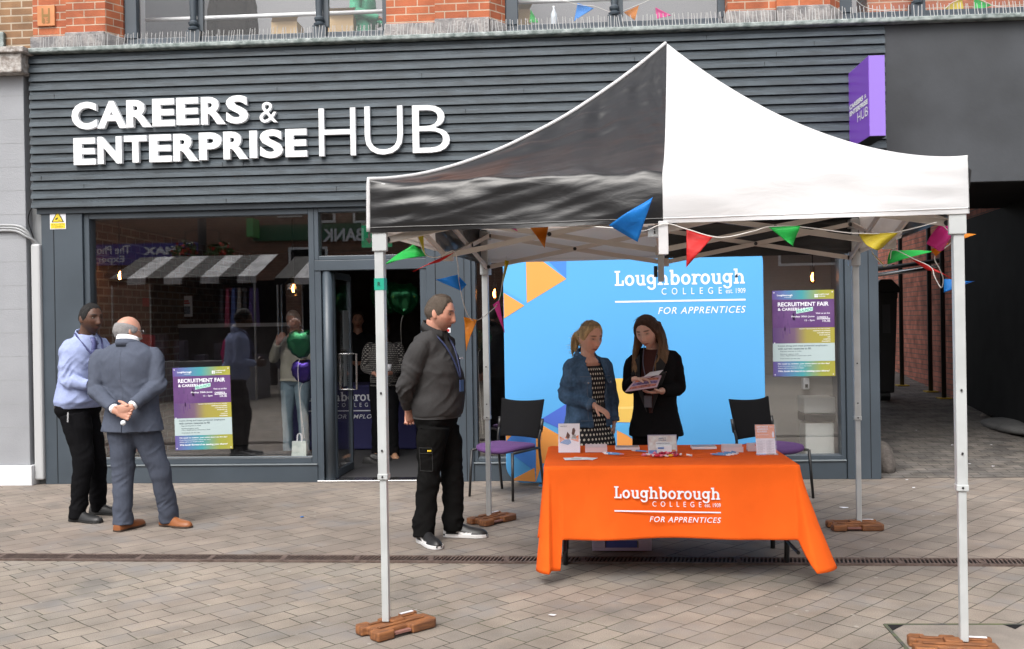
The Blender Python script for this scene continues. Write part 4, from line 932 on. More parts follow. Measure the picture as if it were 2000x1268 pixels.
# interlocking brown leg weights
wpoly = [(-.21, -.125), (-.10, -.125), (-.09, -.085), (.02, -.085), (.03, -.125), (.19, -.125), (.215, -.10), (.215, .02), (.18, .03), (.18, .075), (.215, .085), (.215, .125), (.10, .125), (.095, .08), (.035, .08), (.03, .125), (-.05, .125), (-.055, .08), (-.12, .08), (-.125, .125), (-.20, .125), (-.215, .10), (-.215, .04), (-.18, .03), (-.18, -.03), (-.215, -.04)]
def make_weight():
    w = thing('leg_weight', '', 'leg weight', (0, 0, 0)); mb = MB(); mb.prism(wpoly, lambda a, b, t: (a, b, t), .004, .050); o = mb.build('weight_plate', M['wood'], w, bevel=.008)
    mb = MB(); mb.prism([(-.16, -.06), (.16, -.06), (.16, -.035), (-.16, -.035)], lambda a, b, t: (a, b, t), .0502, .058); mb.prism([(-.16, .035), (.16, .035), (.16, .06), (-.16, .06)], lambda a, b, t: (a, b, t), .0502, .058); mb.build('rib', M['wood'], w, bevel=.004)
    mb = MB(); mb.box(-.045, .045, -.034, .034, .0503, .066); mb.build('leg_socket', M['wood'], w, bevel=.006)
    MB().box(.10, .19, .088, .108, .0503, .053).build('white_label', M['paper'], w); MB().box(-.09, .02, -.118, -.09, .018, .03).build('handle_bar', mat('handle bar', (.25, .12, .10), .4), w); return w
WL = [(-1, -1, R(46), 'brown weight plate at the foot of the front left tent leg'), (1, -1, R(-8), 'brown weight plate at the foot of the front right tent leg'), (-1, 1, R(52), 'brown weight plate at the foot of the rear left tent leg'), (1, 1, R(3), 'brown weight plate at the foot of the rear right tent leg')]
w0_ = make_weight()
for i, (sx, sy, a, l_) in enumerate(WL):
    o = w0_ if i == 0 else copy_tree(w0_); p = tl(sx*hs, sy*hs, 0)+Vector(((.05, .015, 0), (-.05, 0, 0), (.02, .02, 0), (-.035, 0, 0))[i]); o.scale = (.9, .9, 1); o.location = (p.x, p.y, 0); o.rotation_euler = (0, 0, a); o['label'] = l_; o['group'] = 'weights on the tent legs'; o['org'] = (p.x, p.y, 0)

# ================================================================== BUNTING
def pennant(bt, pts, y, m_, curl=.03, ph=0):
    """pts: two string corners and the tip (picture points measured at depth y)"""
    A, B, Ctip = [at(u, v, y) for u, v in pts[:3]]; mb = MB(); n = 10; rows = []
    for i in range(n+1):
        t = i/n; w = 1-t
        for j in range(n+1):
            s = j/n; a, b = A.lerp(Ctip, t), B.lerp(Ctip, t); p = a.lerp(b, s); p = p+Vector((0, curl*math.sin(3.2*t+2.2*s+ph)+.6*curl*math.sin(6*t+ph*2), .25*curl*math.sin(4*t+ph)*t)); rows.append(p)
    N_ = n+1; vs = rows+[p+Vector((0, .0012, 0)) for p in rows]; k = len(rows); fs = []
    for i in range(n):
        for j in range(n): a = i*N_+j; fs.append((a, a+1, a+N_+1, a+N_)); fs.append((k+a, k+a+N_, k+a+N_+1, k+a+1))
    for i in range(n):
        fs.append((i*N_, (i+1)*N_, k+(i+1)*N_, k+i*N_)); fs.append((i*N_+n, k+i*N_+n, k+(i+1)*N_+n, (i+1)*N_+n)); fs.append((i, k+i, k+i+1, i+1))
    mb.add(vs, fs); mb.build('pennant', m_, bt, smooth=True, fix=False)
def bstring(bt, pts, y, r=.0028):
    MB().tube([at(u, v, yy if yy else y) for u, v, yy in pts], r, 6, 6).build('string', M['string'], bt, smooth=True)
f0 = tl(-hs, -hs, 0).y; f1 = tl(hs, -hs, 0).y; bk0 = tl(-hs, hs, 0).y; bk1 = tl(hs, hs, 0).y; fmid = tl(0, -hs, 0).y-.06
b1 = thing('bunting', 'coloured pennant bunting trailing from the left side of the tent', 'bunting', tuple(at(860, 500, 6.3)), 'bunting strings on the tent')
ym = 6.3
bstring(b1, [(812, 440, 5.9), (818, 470, 5.95), (832, 498, 6.0), (857, 502, 6.1), (885, 490, 6.3), (893, 510, 6.4), (898, 560, 6.5), (912, 612, 6.6), (930, 626, 6.8), (958, 608, 7.2), (975, 585, 7.5), (986, 520, 7.8), (990, 500, 7.9)], ym)
pennant(b1, [(806, 476), (835, 499), (749, 516)], 6.0, M['fgreen'], .03, .5); pennant(b1, [(805, 440), (824, 440), (832, 502)], 5.95, M['fyellow'], .02)
pennant(b1, [(887, 492), (858, 512), (806, 529)], 6.25, M['fred'], .02, 1); pennant(b1, [(893, 537), (900, 568), (851, 546)], 6.45, M['fblue'], .015, 2); pennant(b1, [(893, 536), (911, 556), (901, 569)], 6.46, M['fblue'], .01)
pennant(b1, [(905, 619), (931, 625), (911, 684)], 6.7, M['forange'], .025, .3); pennant(b1, [(962, 595), (975, 586), (986, 650)], 7.4, M['fpink'], .015, 1); pennant(b1, [(986, 508), (994, 510), (977, 576)], 7.8, M['fyellow'], .01)
b2 = thing('bunting', 'coloured pennant bunting strung along the front edge of the tent', 'bunting', tuple(at(1297, 450, fmid)), 'bunting strings on the tent')
bstring(b2, [(1000, 436, f0+.2), (1035, 443, fmid+.4), (1070, 442, fmid+.3), (1180, 444, fmid+.02), (1252, 452, fmid), (1298, 437, fmid-.01), (1342, 448, fmid), (1405, 464, fmid), (1470, 452, fmid), (1502, 443, fmid), (1560, 443, fmid), (1640, 453, fmid), (1680, 456, fmid), (1748, 454, fmid), (1830, 434, f1)], fmid)
pennant(b2, [(1034, 443), (1071, 442), (1064, 484)], fmid+.35, M['forange'], .015); pennant(b2, [(979, 440), (1005, 444), (1012, 452)], fmid+.5, M['fpink'], .01)
pennant(b2, [(1246, 472), (1189, 440), (1275, 383)], fmid-.06, M['fblue'], .02, 1.2); pennant(b2, [(1342, 448), (1394, 462), (1340, 521)], fmid, M['fred'], .02, .7); pennant(b2, [(1500, 443), (1561, 442), (1549, 481)], fmid, M['fgreen'], .015, 2)
def pennant4(bt, pts, y, m_, curl=.02):   # a pennant seen folded over on itself: a scalloped quad
    q = [at(u, v, y) for u, v in pts]; mb = MB(); n = 12; rows = []
    for i in range(n+1):
        t = i/n
        for j in range(n+1):
            s = j/n; p = q[0].lerp(q[1], s).lerp(q[3].lerp(q[2], s), t); rows.append(p+Vector((0, curl*math.sin(5*s+3*t), 0))+Vector((0, 0, -.02*math.sin(math.pi*s)*t)))
    N_ = n+1; mb.add(rows, [(i*N_+j, i*N_+j+1, (i+1)*N_+j+1, (i+1)*N_+j) for i in range(n) for j in range(n)]); o = mb.build('pennant', m_, bt, smooth=True, fix=False); s_ = o.modifiers.new('thick', 'SOLIDIFY'); s_.thickness = .0015
pennant4(b2, [(1677, 455), (1751, 456), (1727, 482), (1694, 480)], fmid, M['fyellow'], .02)
b3 = thing('bunting', 'coloured pennant bunting blowing on the right side of the tent', 'bunting', tuple(at(1800, 500, 5.9)), 'bunting strings on the tent')
bstring(b3, [(1838, 436, 5.3), (1860, 470, 5.4), (1826, 500, 5.5), (1835, 525, 5.6), (1842, 545, 5.7), (1838, 562, 5.75), (1825, 540, 5.8), (1818, 522, 5.9), (1785, 506, 6.1), (1745, 488, 6.4), (1738, 508, 6.5), (1728, 520, 6.55), (1708, 500, 6.7), (1695, 470, 6.9)], 5.6)
pennant4(b3, [(1838, 436), (1866, 446), (1846, 488), (1810, 476)], 5.35, M['fpink'], .03); pennant(b3, [(1862, 455), (1866, 474), (1906, 457)], 5.45, M['forange'], .01); pennant(b3, [(1820, 486), (1856, 474), (1826, 500)], 5.45, M['forange'], .015)
pennant(b3, [(1741, 489), (1736, 516), (1826, 489)], 6.45, M['fgreen'], .03, .4); pennant(b3, [(1782, 504), (1812, 528), (1861, 543)], 6.0, M['fred'], .02, 1.1); pennant(b3, [(1845, 545), (1840, 572), (1902, 549)], 5.72, M['fblue'], .02, 2); pennant(b3, [(1702, 492), (1712, 500), (1726, 521)], 6.7, M['fyellow'], .015)

# ================================================================== TABLE, CLOTH AND WHAT LIES ON IT
TH = .715; Yf = gnd(1300, 910, TH).y; Yb = gnd(1300, 869, TH).y; X0, X1 = at(1061, 905, Yf).x, at(1564, 903, Yf).x; HEM = at(1300, 1054, Yf-.03).z
tb = thing('folding_table', 'trestle table with dark tube legs hidden under the orange cloth', 'table', ((X0+X1)/2, 7.0, 0))
MB().box(X0+.01, X1-.01, Yf+.01, Yb-.01, TH-.05, TH-.012).build('table_top', mat('pale table top', (.4, .4, .4), .5), tb, bevel=.01)
for lx, s_ in ((at(1106, 1090, 6.9).x, 1), (at(1520, 1085, 6.9).x, -1)):
    for ly in (gnd(1105, 1103).y, Yb-.1): MB().tube([(lx+.02*s_, ly, TH-.05), (lx, ly, .35), (lx, ly-.02, .18), (lx, ly, .001)], .017, 10, 4).build('leg', M['blackm'], tb, smooth=True)
    MB().tube([(lx, Yf+.1, .16), (lx, Yb-.1, .16)], .012, 8).build('stretcher', M['blackm'], tb)
# draped cloth
def cloth_obj():
    mb = MB(); rad = .035; per = []     # perimeter points, outward normal, drop, flare
    def addp(x, y, nx_, ny_, drop, fl): per.append((Vector((x, y, 0)), Vector((nx_, ny_, 0)), drop, fl))
    side = TH-.006-HEM; cn = .640
    def edge(xa, ya, xb, yb, n_, nx_, ny_, w0, w1):
        L_ = math.hypot(xb-xa, yb-ya)
        for i in range(n_):
            t = (i+.5)/n_; d0, d1 = t*L_, (1-t)*L_; k0, k1 = math.exp(-(d0/w0)**2), math.exp(-(d1/w1)**2)
            addp(xa+(xb-xa)*t, ya+(yb-ya)*t, nx_, ny_, cn-.012 if (ny_ == -1 and d0 < .062) else side+.02*math.sin(t*9+nx_)*.3, .02+.012*math.sin(t*14+ny_*2)*(1-k0-k1)+.03*(k0+k1))
    def corner(cx, cy, a0, fl, n_=14, pw=1.2, hold=False):
        for i in range(n_):
            t = (i+.5)/n_; a = a0+t*math.pi/2; pk = min(1, math.sin((min(t, .5) if hold else t)*math.pi)*1.7)**pw
            addp(cx+rad*math.cos(a), cy+rad*math.sin(a), math.cos(a), math.sin(a), side+(cn-side)*pk, .05+fl*pk)
    xa, xb, ya, yb = X0+rad, X1-rad, Yf+rad, Yb-rad
    edge(xa, Yf, xb, Yf, 110, 0, -1, .10, .16); corner(xb, ya, -math.pi/2, .16, 22, 1.4); edge(X1, ya, X1, yb, 26, 1, 0, .1, .1); corner(xb, yb, 0, .15); edge(xb, Yb, xa, Yb, 60, 0, 1, .1, .1); corner(xa, yb, math.pi/2, .05); edge(X0, yb, X0, ya, 26, -1, 0, .1, .1); corner(xa, ya, math.pi, .075, 22, 1.4, True)
    n_ = len(per); rings = []
    ctr = Vector(((X0+X1)/2, (Yf+Yb)/2, 0))
    for f in (.0, .5, .9, .985): rings.append([Vector((ctr.x+(p.x-ctr.x)*f, ctr.y+(p.y-ctr.y)*f, TH+.0015*mnoise.noise(Vector((p.x*f*4, p.y*f*4, 1))))) for p, *_ in per])
    rings.append([Vector((p.x, p.y, TH-.006)) for p, *_ in per])
    NV = 26
    for j in range(1, NV+1):
        t = j/NV; r_ = []
        for p, nn, drop, fl in per:
            lx = fl*t**1.25; nn = Vector((nn.x*.5, nn.y, 0)) if p.x < X0+.04 and p.y < Yf+.04 and nn.x < -.02 and nn.y < -.02 else nn; z = TH-.006-math.sqrt(max(.0001, drop*drop-fl*fl))*t
            w = .012*t*mnoise.noise(Vector((p.x*4, p.y*4, t*.5)))+.003*mnoise.noise(Vector((p.x*14, t*5, 2+p.y)))
            q = p+nn*(lx+w); q.z = max(z, .006); r_.append(q)
        rings.append(r_)
    mb.loft(rings, cap=False)
    o = mb.build('table_cloth', M['orange'], None, smooth=True); s_ = o.modifiers.new('thick', 'SOLIDIFY'); s_.thickness = .003; s_.offset = -1
    tag(o, 'bright orange table cloth with white college logo and long hanging corners', 'table cloth'); o['org'] = (0, 0, 0); return o
cloth = cloth_obj()
lx0, lx1, lz0, lz1 = rect(1200, 950, 1408, 1018, Yf-.035)
def cfn(a, b, t): return (a, Yf-.004-.0225*((TH-.006-b)/.5)**1.25-.012-t+0*.003*math.sin(a*9), b-.004*math.sin((a-lx0)*2.0)-.015*(a-lx0))
college_logo(lx0, lx1, lz1, lz0, cfn).build('printed_logo', M['ltext'], cloth)
def onT(u, v, z=TH): p = gnd(u, v, z+.003); return p
TZ = TH+.004
def slab(mb, c, w, d, h, rz=0, z=TZ):
    c_, s_ = math.cos(rz), math.sin(rz); P_ = [(c.x+a*c_-b*s_, c.y+a*s_+b*c_) for a, b in ((-w/2, -d/2), (w/2, -d/2), (w/2, d/2), (-w/2, d/2))]
    return mb.add([(x, y, zz) for zz in (z, z+h) for x, y in P_], [(0, 3, 2, 1), (4, 5, 6, 7), (0, 1, 5, 4), (1, 2, 6, 5), (2, 3, 7, 6), (3, 0, 4, 7)])
def leaning(name, label, cat, u0, u1, vt, vb, yb):
    """upright sheet holder: returns thing and mapping fn(a, b, t) with a, b in 0..1"""
    b_ = onT((u0+u1)/2, vb); y = b_.y; x0 = at(u0, vb, y).x; x1 = at(u1, vb, y).x; zt_ = at((u0+u1)/2, vt, y+.03).z
    t_ = thing(name, label, cat, (b_.x, y, TZ)); h = zt_-TZ
    fn = lambda a, b, t: (x0+(x1-x0)*a, y+.05*b-t, TZ+h*b); return t_, fn
def quad(mb, fn, a0, b0, a1, b1, t0, t1): return mb.prism([(a0, b0), (a1, b0), (a1, b1), (a0, b1)], fn, t0, t1)
# white brochure with picture
t_, fn = leaning('brochure_holder', 'white brochure with blue and orange picture at the left end of the table', 'brochure', 1091, 1133, 828, 884, 0)
quad(MB(), fn, 0, 0, 1, 1, 0, .004).build('brochure', M['paper'], t_)
mb = MB(); mb.prism([(.06, .56), (.30, .46), (.06, .34)], fn, .0041, .005); mb.prism([(.55, .46), (.94, .60), (.94, .36), (.75, .40)], fn, .0041, .005); mb.prism([(.3, .5), (.42, .6), (.5, .42)], fn, .0041, .005); mb.build('orange_print', mat('print orange', (.72, .20, .05), .5), t_)
mb = MB(); mb.prism([(.06, .33), (.30, .45), (.54, .45), (.60, .33), (.45, .26)], fn, .0041, .0052); mb.build('blue_print', mat('print blue', (.06, .22, .55), .5), t_)
mb = MB(); mb.prism([(.36, .56), (.42, .72), (.54, .6), (.5, .46), (.4, .47)], fn, .0053, .006); mb.prism([(.62, .66), (.66, .82), (.74, .86), (.80, .76), (.74, .62), (.66, .58)], fn, .0053, .006); mb.build('figure_print', mat('print dark figures', (.12, .06, .05), .6), t_)
mb = MB(); mb.prism([(.6, .46), (.66, .60), (.8, .62), (.84, .46)], fn, .0061, .0066); mb.build('grey_print', mat('print grey', (.35, .36, .36), .6), t_)
mb = MB(); text_into(mb, 'APPRENTICESHIPS', .08, .4, .90, .92, fn, .0055); mb.build('print', M['dtext'], t_)
quad(MB(), fn, -.02, -.01, 1.02, .5, .008, .011).build('acrylic_front', M['acrylic'], t_)
# loose sheets
for i, (u, v, w, d, rz, l_) in enumerate([(1126, 897, .16, .11, .12, 'plain white sheet uppermost at the left end of the table'), (1140, 896, .16, .10, -.35, 'white sheet peeking out askew under another sheet')]):
    mb = MB(); slab(mb, onT(u, v), w, d, .0012, rz, TZ+.0015*(1-i)); o = mb.build('paper_sheet', M['paper'], None); tag(o, l_, 'paper sheet', 'paper sheets on the table')
    if i == 0: o['org'] = (0, 0, 0); mb = MB(); c = onT(u, v); mb.lathe((c.x, c.y, TZ+.0028), [(.02, 0), (.035, .0002)], 24); mb.build('printed_emblem', mat('print pale grey', (.55, .57, .60), .6), o)
# acrylic card holders
for u0, u1, vb, l_ in [(1143, 1186, 884, 'clear acrylic card holder beside the white brochure'), (1411, 1452, 884, 'clear acrylic card holder behind the fan of pens'), (1461, 1478, 882, 'clear acrylic card holder half hidden behind the orange leaflet')]:
    b_ = onT((u0+u1)/2, vb); t_ = thing('card_holder', l_, 'card holder', (b_.x, b_.y, TZ), 'clear card holders on the table'); xa_, xb_ = at(u0, vb, b_.y).x, at(u1, vb, b_.y).x
    mb = MB(); mb.prism([(0, 0), (.07, 0), (.055, .05), (.05, .05), (.06, .006), (.006, .006), (.006, .035), (0, .035)], lambda a, b, t: (t, b_.y+a, TZ+b), xa_, xb_); mb.build('holder', mat('frosted acrylic', (.72, .62, .66), .2, spec=.6) if u0 == 1143 else bpy.data.materials['frosted acrylic'], t_)
    MB().box(xa_+.01, xb_-.01, b_.y+.02, b_.y+.045, TZ+.007, TZ+.03).build('cards', M['paper'], t_)
for u, v, w, l_ in [(1225, 877, .165, 'low stack of leaflets left of the framed notice'), (1374, 876, .165, 'low stack of leaflets right of the framed notice')]:
    b_ = onT(u, v); t_ = thing('leaflet_stack', l_, 'leaflet stack', (b_.x, b_.y, TZ), 'leaflet stacks on the table'); mb = MB(); slab(mb, b_, w, .11, .016); mb.build('leaflets', M['paper'], t_, bevel=.001)
    mb = MB(); slab(mb, b_, w*.94, .10, .001, 0, TZ+.0165); mb.build('cover', mat('leaflet cover', (.30, .28, .40), .5, c2=(.5, .35, .25), vs=20) if u == 1225 else bpy.data.materials['leaflet cover'], t_)
# pens
def pen(u, v, a, label, grp):
    c = onT(u, v); t_ = thing('pen', label, 'pen', (c.x, c.y, TZ+.006), grp); d_ = Vector((math.cos(a), math.sin(a), 0)); p = Vector((c.x, c.y, TZ+.006))
    MB().tube([p-d_*.035, p+d_*.045], .0055, 8).build('barrel', mat('pen blue', (.10, .30, .62), .35) if 'pen blue' not in bpy.data.materials else bpy.data.materials['pen blue'], t_); MB().tube([p-d_*.068, p-d_*.06, p-d_*.0351], [.001, .004, .005], 8).build('tip', M['paper'], t_); MB().tube([p+d_*.0451, p+d_*.058], .005, 8).build('cap', M['fred'] if False else mat('pen pink', (.65, .25, .30), .4) if 'pen pink' not in bpy.data.materials else bpy.data.materials['pen pink'], t_)
for i, (u, v, a) in enumerate([(1194, 887, -.5), (1198, 889, -.35), (1204, 888, -.65)]): pen(u, v, a, 'blue and white pen in the small heap of three left of the sweets', 'three pens heaped left of the sweets')
pen(1251, 883, -.5, 'single blue and white pen beside the framed notice', 'pens on the table')
for i in range(7): pen(1404+i*5, 890-i*.8+(i % 2), 2.6-.12*i, 'blue and white pen in the fan in front of the card holder', 'pens fanned out on the table')
# framed notice
t_, fn = leaning('framed_notice', 'small framed notice with a pastel picture standing behind the sweets', 'framed notice', 1266, 1323, 850, 888, 0)
mb = MB(); quad(mb, fn, 0, 0, 1, .03, 0, .008); quad(mb, fn, 0, .97, 1, 1, 0, .008); quad(mb, fn, 0, .031, .02, .969, 0, .008); quad(mb, fn, .98, .031, 1, .969, 0, .008); mb.build('frame', M['acrylic'] if False else mat('frame violet grey', (.32, .30, .42), .3), t_)
quad(MB(), fn, .021, .031, .979, .969, 0, .004).build('print', mat('notice pastel', (.50, .42, .40), .5, c2=(.58, .62, .62), vs=30), t_)
quad(MB(), fn, .27, .32, .78, .64, .0041, .005).build('pale_panel', mat('notice panel', (.62, .64, .66), .5), t_)
mb = MB(); quad(mb, fn, .03, .05, .35, .22, .0041, .0048); mb.build('blue_print', mat('notice blue', (.10, .20, .50), .5), t_); mb = MB(); quad(mb, fn, .76, .12, .95, .24, .0041, .0048); mb.build('orange_print', mat('notice orange', (.60, .22, .08), .5), t_)
mb = MB(); text_into(mb, 'APPLY', .37, .64, .77, .86, fn, .006, .02); text_into(mb, 'ONLINE', .37, .64, .69, .745, fn, .006, .01); text_into(mb, 'APPRENTICESHIPS', .29, .76, .53, .60, fn, .0065, .01); mb.build('lettering', mat('notice slate ink', (.12, .14, .22), .6), t_)
# two little white boxes of cards
for u, v, l_ in [(1290, 888, 'little white box with a blue and red mark left in front of the framed notice'), (1304, 888, 'plain little white box right in front of the framed notice')]:
    b_ = onT(u, v-1); t_ = thing('small_box', l_, 'small box', (b_.x, b_.y-.03, TZ)); hgt = .05 if u < 1300 else .058; c = Vector((b_.x, b_.y-.03, 0)); mb = MB(); slab(mb, c, .05, .02, hgt, .1 if u < 1300 else -.1); mb.build('carton', M['paper'], t_, bevel=.001)
    if u < 1300:
        mb = MB(); slab(mb, Vector((c.x, c.y-.013, 0)), .04, .001, .008, .1, TZ+.04); mb.build('blue_mark', M['fblue'], t_); mb = MB(); slab(mb, Vector((c.x+.012, c.y-.0135, 0)), .008, .001, .008, .1, TZ+.012); mb.build('red_mark', M['fred'], t_)
# wrapped sweets
scol = [('red', (.60, .02, .05)), ('pink', (.70, .20, .30)), ('white', (.72, .68, .70)), ('yellow', (.75, .50, .04)), ('dark red', (.33, .01, .05))]
rs = random.Random(11); smats = [mat(n+' sweet wrapper', c, .35) for n, c in scol]; protos = []
for n, m_ in zip([s[0] for s in scol], smats):
    o = thing('wrapped_sweet', '%s wrapped sweet in the loose pile on the orange cloth' % n, 'sweet', (0, 0, 0), '%s sweets in the pile' % n)
    MB().tube([(-.011, 0, 0), (-.007, 0, 0), (.007, 0, 0), (.011, 0, 0)], [.004, .0075, .0075, .004], 8).build('sweet', m_, o, smooth=True)
    mb = MB(); mb.loft([[(s*.010, .003*math.cos(a), .003*math.sin(a)) for a in (0, 1.57, 3.14, 4.71)] for s in (1,)]+[[(.019, .009*math.cos(a), .006*math.sin(a)) for a in (0, 1.57, 3.14, 4.71)]]); mb.loft([[(-.010, .003*math.cos(a), .003*math.sin(a)) for a in (0, 1.57, 3.14, 4.71)], [(-.019, .009*math.cos(a), .006*math.sin(a)) for a in (0, 1.57, 3.14, 4.71)]]); mb.build('wrapper_twist', m_, o)
    protos.append(o)
pile = onT(1300, 891)
for i in range(46):
    k = rs.choices(range(5), [5, 3, 4, 1.2, 3])[0]; o = copy_tree(protos[k]); r_ = rs.gauss(0, .5); x = pile.x+max(-.14, min(.15, rs.gauss(0, .065))); y = pile.y+rs.uniform(-.035, .03)
    o.location = (x, y, TZ+.008+(.012 if i > 30 and abs(x-pile.x) < .07 else 0)); o.rotation_euler = (rs.uniform(0, 3), rs.uniform(-.2, .2), rs.uniform(0, 6.28))
for i, o in enumerate(protos): o.location = (pile.x-.06+.03*i, pile.y-.05+.01*(i % 2), TZ+.008); o.rotation_euler = (0, 0, i)
# orange leaflet in clear stand
t_, fn = leaning('leaflet_stand', 'orange and white distance learning leaflet in a clear stand at the right end', 'leaflet stand', 1477, 1516, 830, 888, 0)
quad(MB(), fn, .02, .03, .98, 1, 0, .003).build('leaflet', M['paper'], t_); quad(MB(), fn, .02, .54, .98, 1, .0031, .004).build('orange_field', mat('leaflet orange', (.72, .22, .05), .5), t_)
mb = MB(); 
for s, a1, b0 in (('DISTANCE', .66, .90), ('LEARNING', .66, .82), ('COURSES', .60, .74)): text_into(mb, s, .1, a1, b0, b0+.06, fn, .0048, .03)
text_into(mb, 'study at your own pace', .1, .66, .64, .675, fn, .0048); mb.prism([(.72, .915), (.92, .915), (.92, .925), (.72, .925)], fn, .0041, .0048); mb.prism([(.86, .57), (.94, .57), (.95, .72), (.9, .78), (.84, .7)], fn, .0041, .0048); mb.build('lettering', M['ltext'], t_)
mb = MB()
for r_ in range(5):
    for c_ in (0, 1): text_into(mb, 'Course details and how to apply', .08+.45*c_, .46+.45*c_, .44-r_*.085, .465-r_*.085, fn, .0045); text_into(mb, 'Level 2 certificate', .08+.45*c_, .35+.45*c_, .405-r_*.085, .43-r_*.085, fn, .0045)
mb.build('small_print', mat('pale ink', (.35, .33, .40), .6), t_)
mb = MB(); quad(mb, fn, 0, 0, 1.04, 1.0, .007, .010); quad(mb, fn, -.03, 0, 1.06, .02, -.03, .03); mb.build('acrylic_stand', M['acrylic'], t_)
# storage crate under the table
cx0, cx1 = at(1157, 1078, 6.98).x, at(1273, 1078, 6.98).x; cr_ = thing('storage_crate', 'clear plastic storage crate with purple tint under the table', 'crate', ((cx0+cx1)/2, 7.1, 0)); zc1 = at(1200, 1030, 6.98).z; zc0 = .008
cl_ = mat('clear violet plastic', (.68, .60, .78), .25, trans=.0)
mb = MB()
for a in ((cx0, cx0+.02, 6.98, 7.3), (cx1-.02, cx1, 6.98, 7.3)): mb.box(a[0], a[1], a[2], a[3], zc0, zc1)
mb.box(cx0+.02, cx1-.02, 6.98, 6.985, zc0, .03); mb.box(cx0+.02, cx1-.02, 6.98, 6.985, zc1-.05, zc1); mb.box(cx0+.02, cx0+.09, 6.98, 6.985, .03, zc1-.05); mb.box(cx1-.09, cx1-.02, 6.98, 6.985, .03, zc1-.05); mb.box(cx0+.02, cx1-.02, 7.295, 7.3, zc0, zc1); mb.build('crate_shell', cl_, cr_, bevel=.004)
MB().box(cx0+.095, cx1-.095, 6.984, 6.986, .08, zc1-.055).build('front_band', mat('crate pale front', (.72, .66, .74), .3), cr_); MB().box(cx0+.095, cx1-.1, 6.988, 7.2, .012, .08).build('blue_contents', mat('crate blue contents', (.10, .14, .50), .6), cr_); MB().box(cx0+.024, cx0+.085, 6.99, 7.2, .012, zc1-.05).build('red_contents', mat('crate red contents', (.70, .10, .10), .6), cr_)

# ================================================================== BACKDROP
BY = at(1000, 900, D).y-.28; bx0, bx1 = (at(983, 560, BY).x+at(988, 900, BY).x)/2, (at(1492, 560, BY).x+at(1496, 900, BY).x)/2; bz0, bz1 = .03, 2.32
bdp = thing('backdrop_banner', 'tall light blue fabric display wall with college logo and orange triangles', 'banner', ((bx0+bx1)/2, BY, 0))
def rr_poly(x0, x1, z0, z1, r, n_=8):
    o = []
    for cx, cz, a0 in ((x1-r, z0+r, -90), (x1-r, z1-r, 0), (x0+r, z1-r, 90), (x0+r, z0+r, 180)):
        for i in range(n_+1): a = R(a0+90*i/n_); o.append((cx+r*math.cos(a), cz+r*math.sin(a)))
    return o
MB().prism(rr_poly(bx0, bx1, bz0, bz1, .17), lambda a, b, t: (a, BY+t, b), 0, .035).build('fabric_cover', M['gblue'], bdp, bevel=.008)
for x in (bx0+.35, bx1-.35): MB().box(x-.03, x+.03, BY-.18, BY+.22, .002, .022).build('foot', M['steel'], bdp, bevel=.003)
bfn = lambda a, b, t: (a, BY-t, b)
prm = dict(orange=mat('banner orange', (.78, .31, .065), .7), blue2=mat('banner mid blue', (.05, .21, .63), .7), blue3=mat('banner violet blue', (.06, .13, .56), .7), sky=mat('banner sky blue', (.09, .38, .70), .7))
_tn = [0]
def tri(pts, c, t=None):
    _tn[0] += 1; t = .0012+.0003*_tn[0]
    P_ = [at(u, v, BY) for u, v in pts]; mb = MB(); mb.prism([(max(p.x, bx0+.004), max(p.z, bz0+.01)) for p in P_], bfn, .0003, t); mb.build('printed_triangle', prm[c], bdp)
tri([(1027, 500), (1062, 512), (1106, 545), (1029, 592)], 'orange'); tri([(1060, 500), (1106, 500), (1106, 544)], 'blue2'); tri([(984, 510), (1026, 510), (1028, 593), (983, 567)], 'sky'); tri([(983, 572), (1024, 597), (984, 622)], 'orange')
tri([(1055, 820), (1111, 786), (1111, 846)], 'blue3'); tri([(1056, 829), (1110, 860), (1110, 905), (1050, 905), (1058, 860)], 'orange'); tri([(985, 852), (1046, 848), (1046, 921), (992, 882)], 'blue2'); tri([(1047, 840), (1056, 832), (1060, 900), (1047, 942)], 'orange'); tri([(998, 938), (1044, 914), (1046, 942)], 'orange')
tri([(1205, 836), (1235, 858), (1235, 905), (1205, 905)], 'orange'); tri([(1180, 828), (1234, 828), (1234, 855)], 'sky'); tri([(985, 851), (1000, 850), (988, 862)], 'orange')
# printed yellow block picture
mb = MB(); a_, b_, c_, d_ = rect(1195, 739, 1252, 826, BY); mb.prism([(a_, d_), (b_, d_), (b_, c_+.05), (b_-.03, c_), (a_, c_+.01)], bfn, .0003, .002); mb.build('printed_shape', mat('banner yellow', (.74, .48, .10), .7), bdp); mb = MB(); mb.prism([(a_, c_+.135), (b_, c_+.135), (b_, c_+.16), (a_, c_+.155)], bfn, .0021, .003); mb.build('printed_band', mat('banner yellow pale', (.80, .58, .18), .7), bdp)
a_, b_, c_, d_ = rect(1201, 527, 1456, 613, BY); college_logo(a_, b_, d_, c_, bfn).build('printed_logo', M['ltext'], bdp)

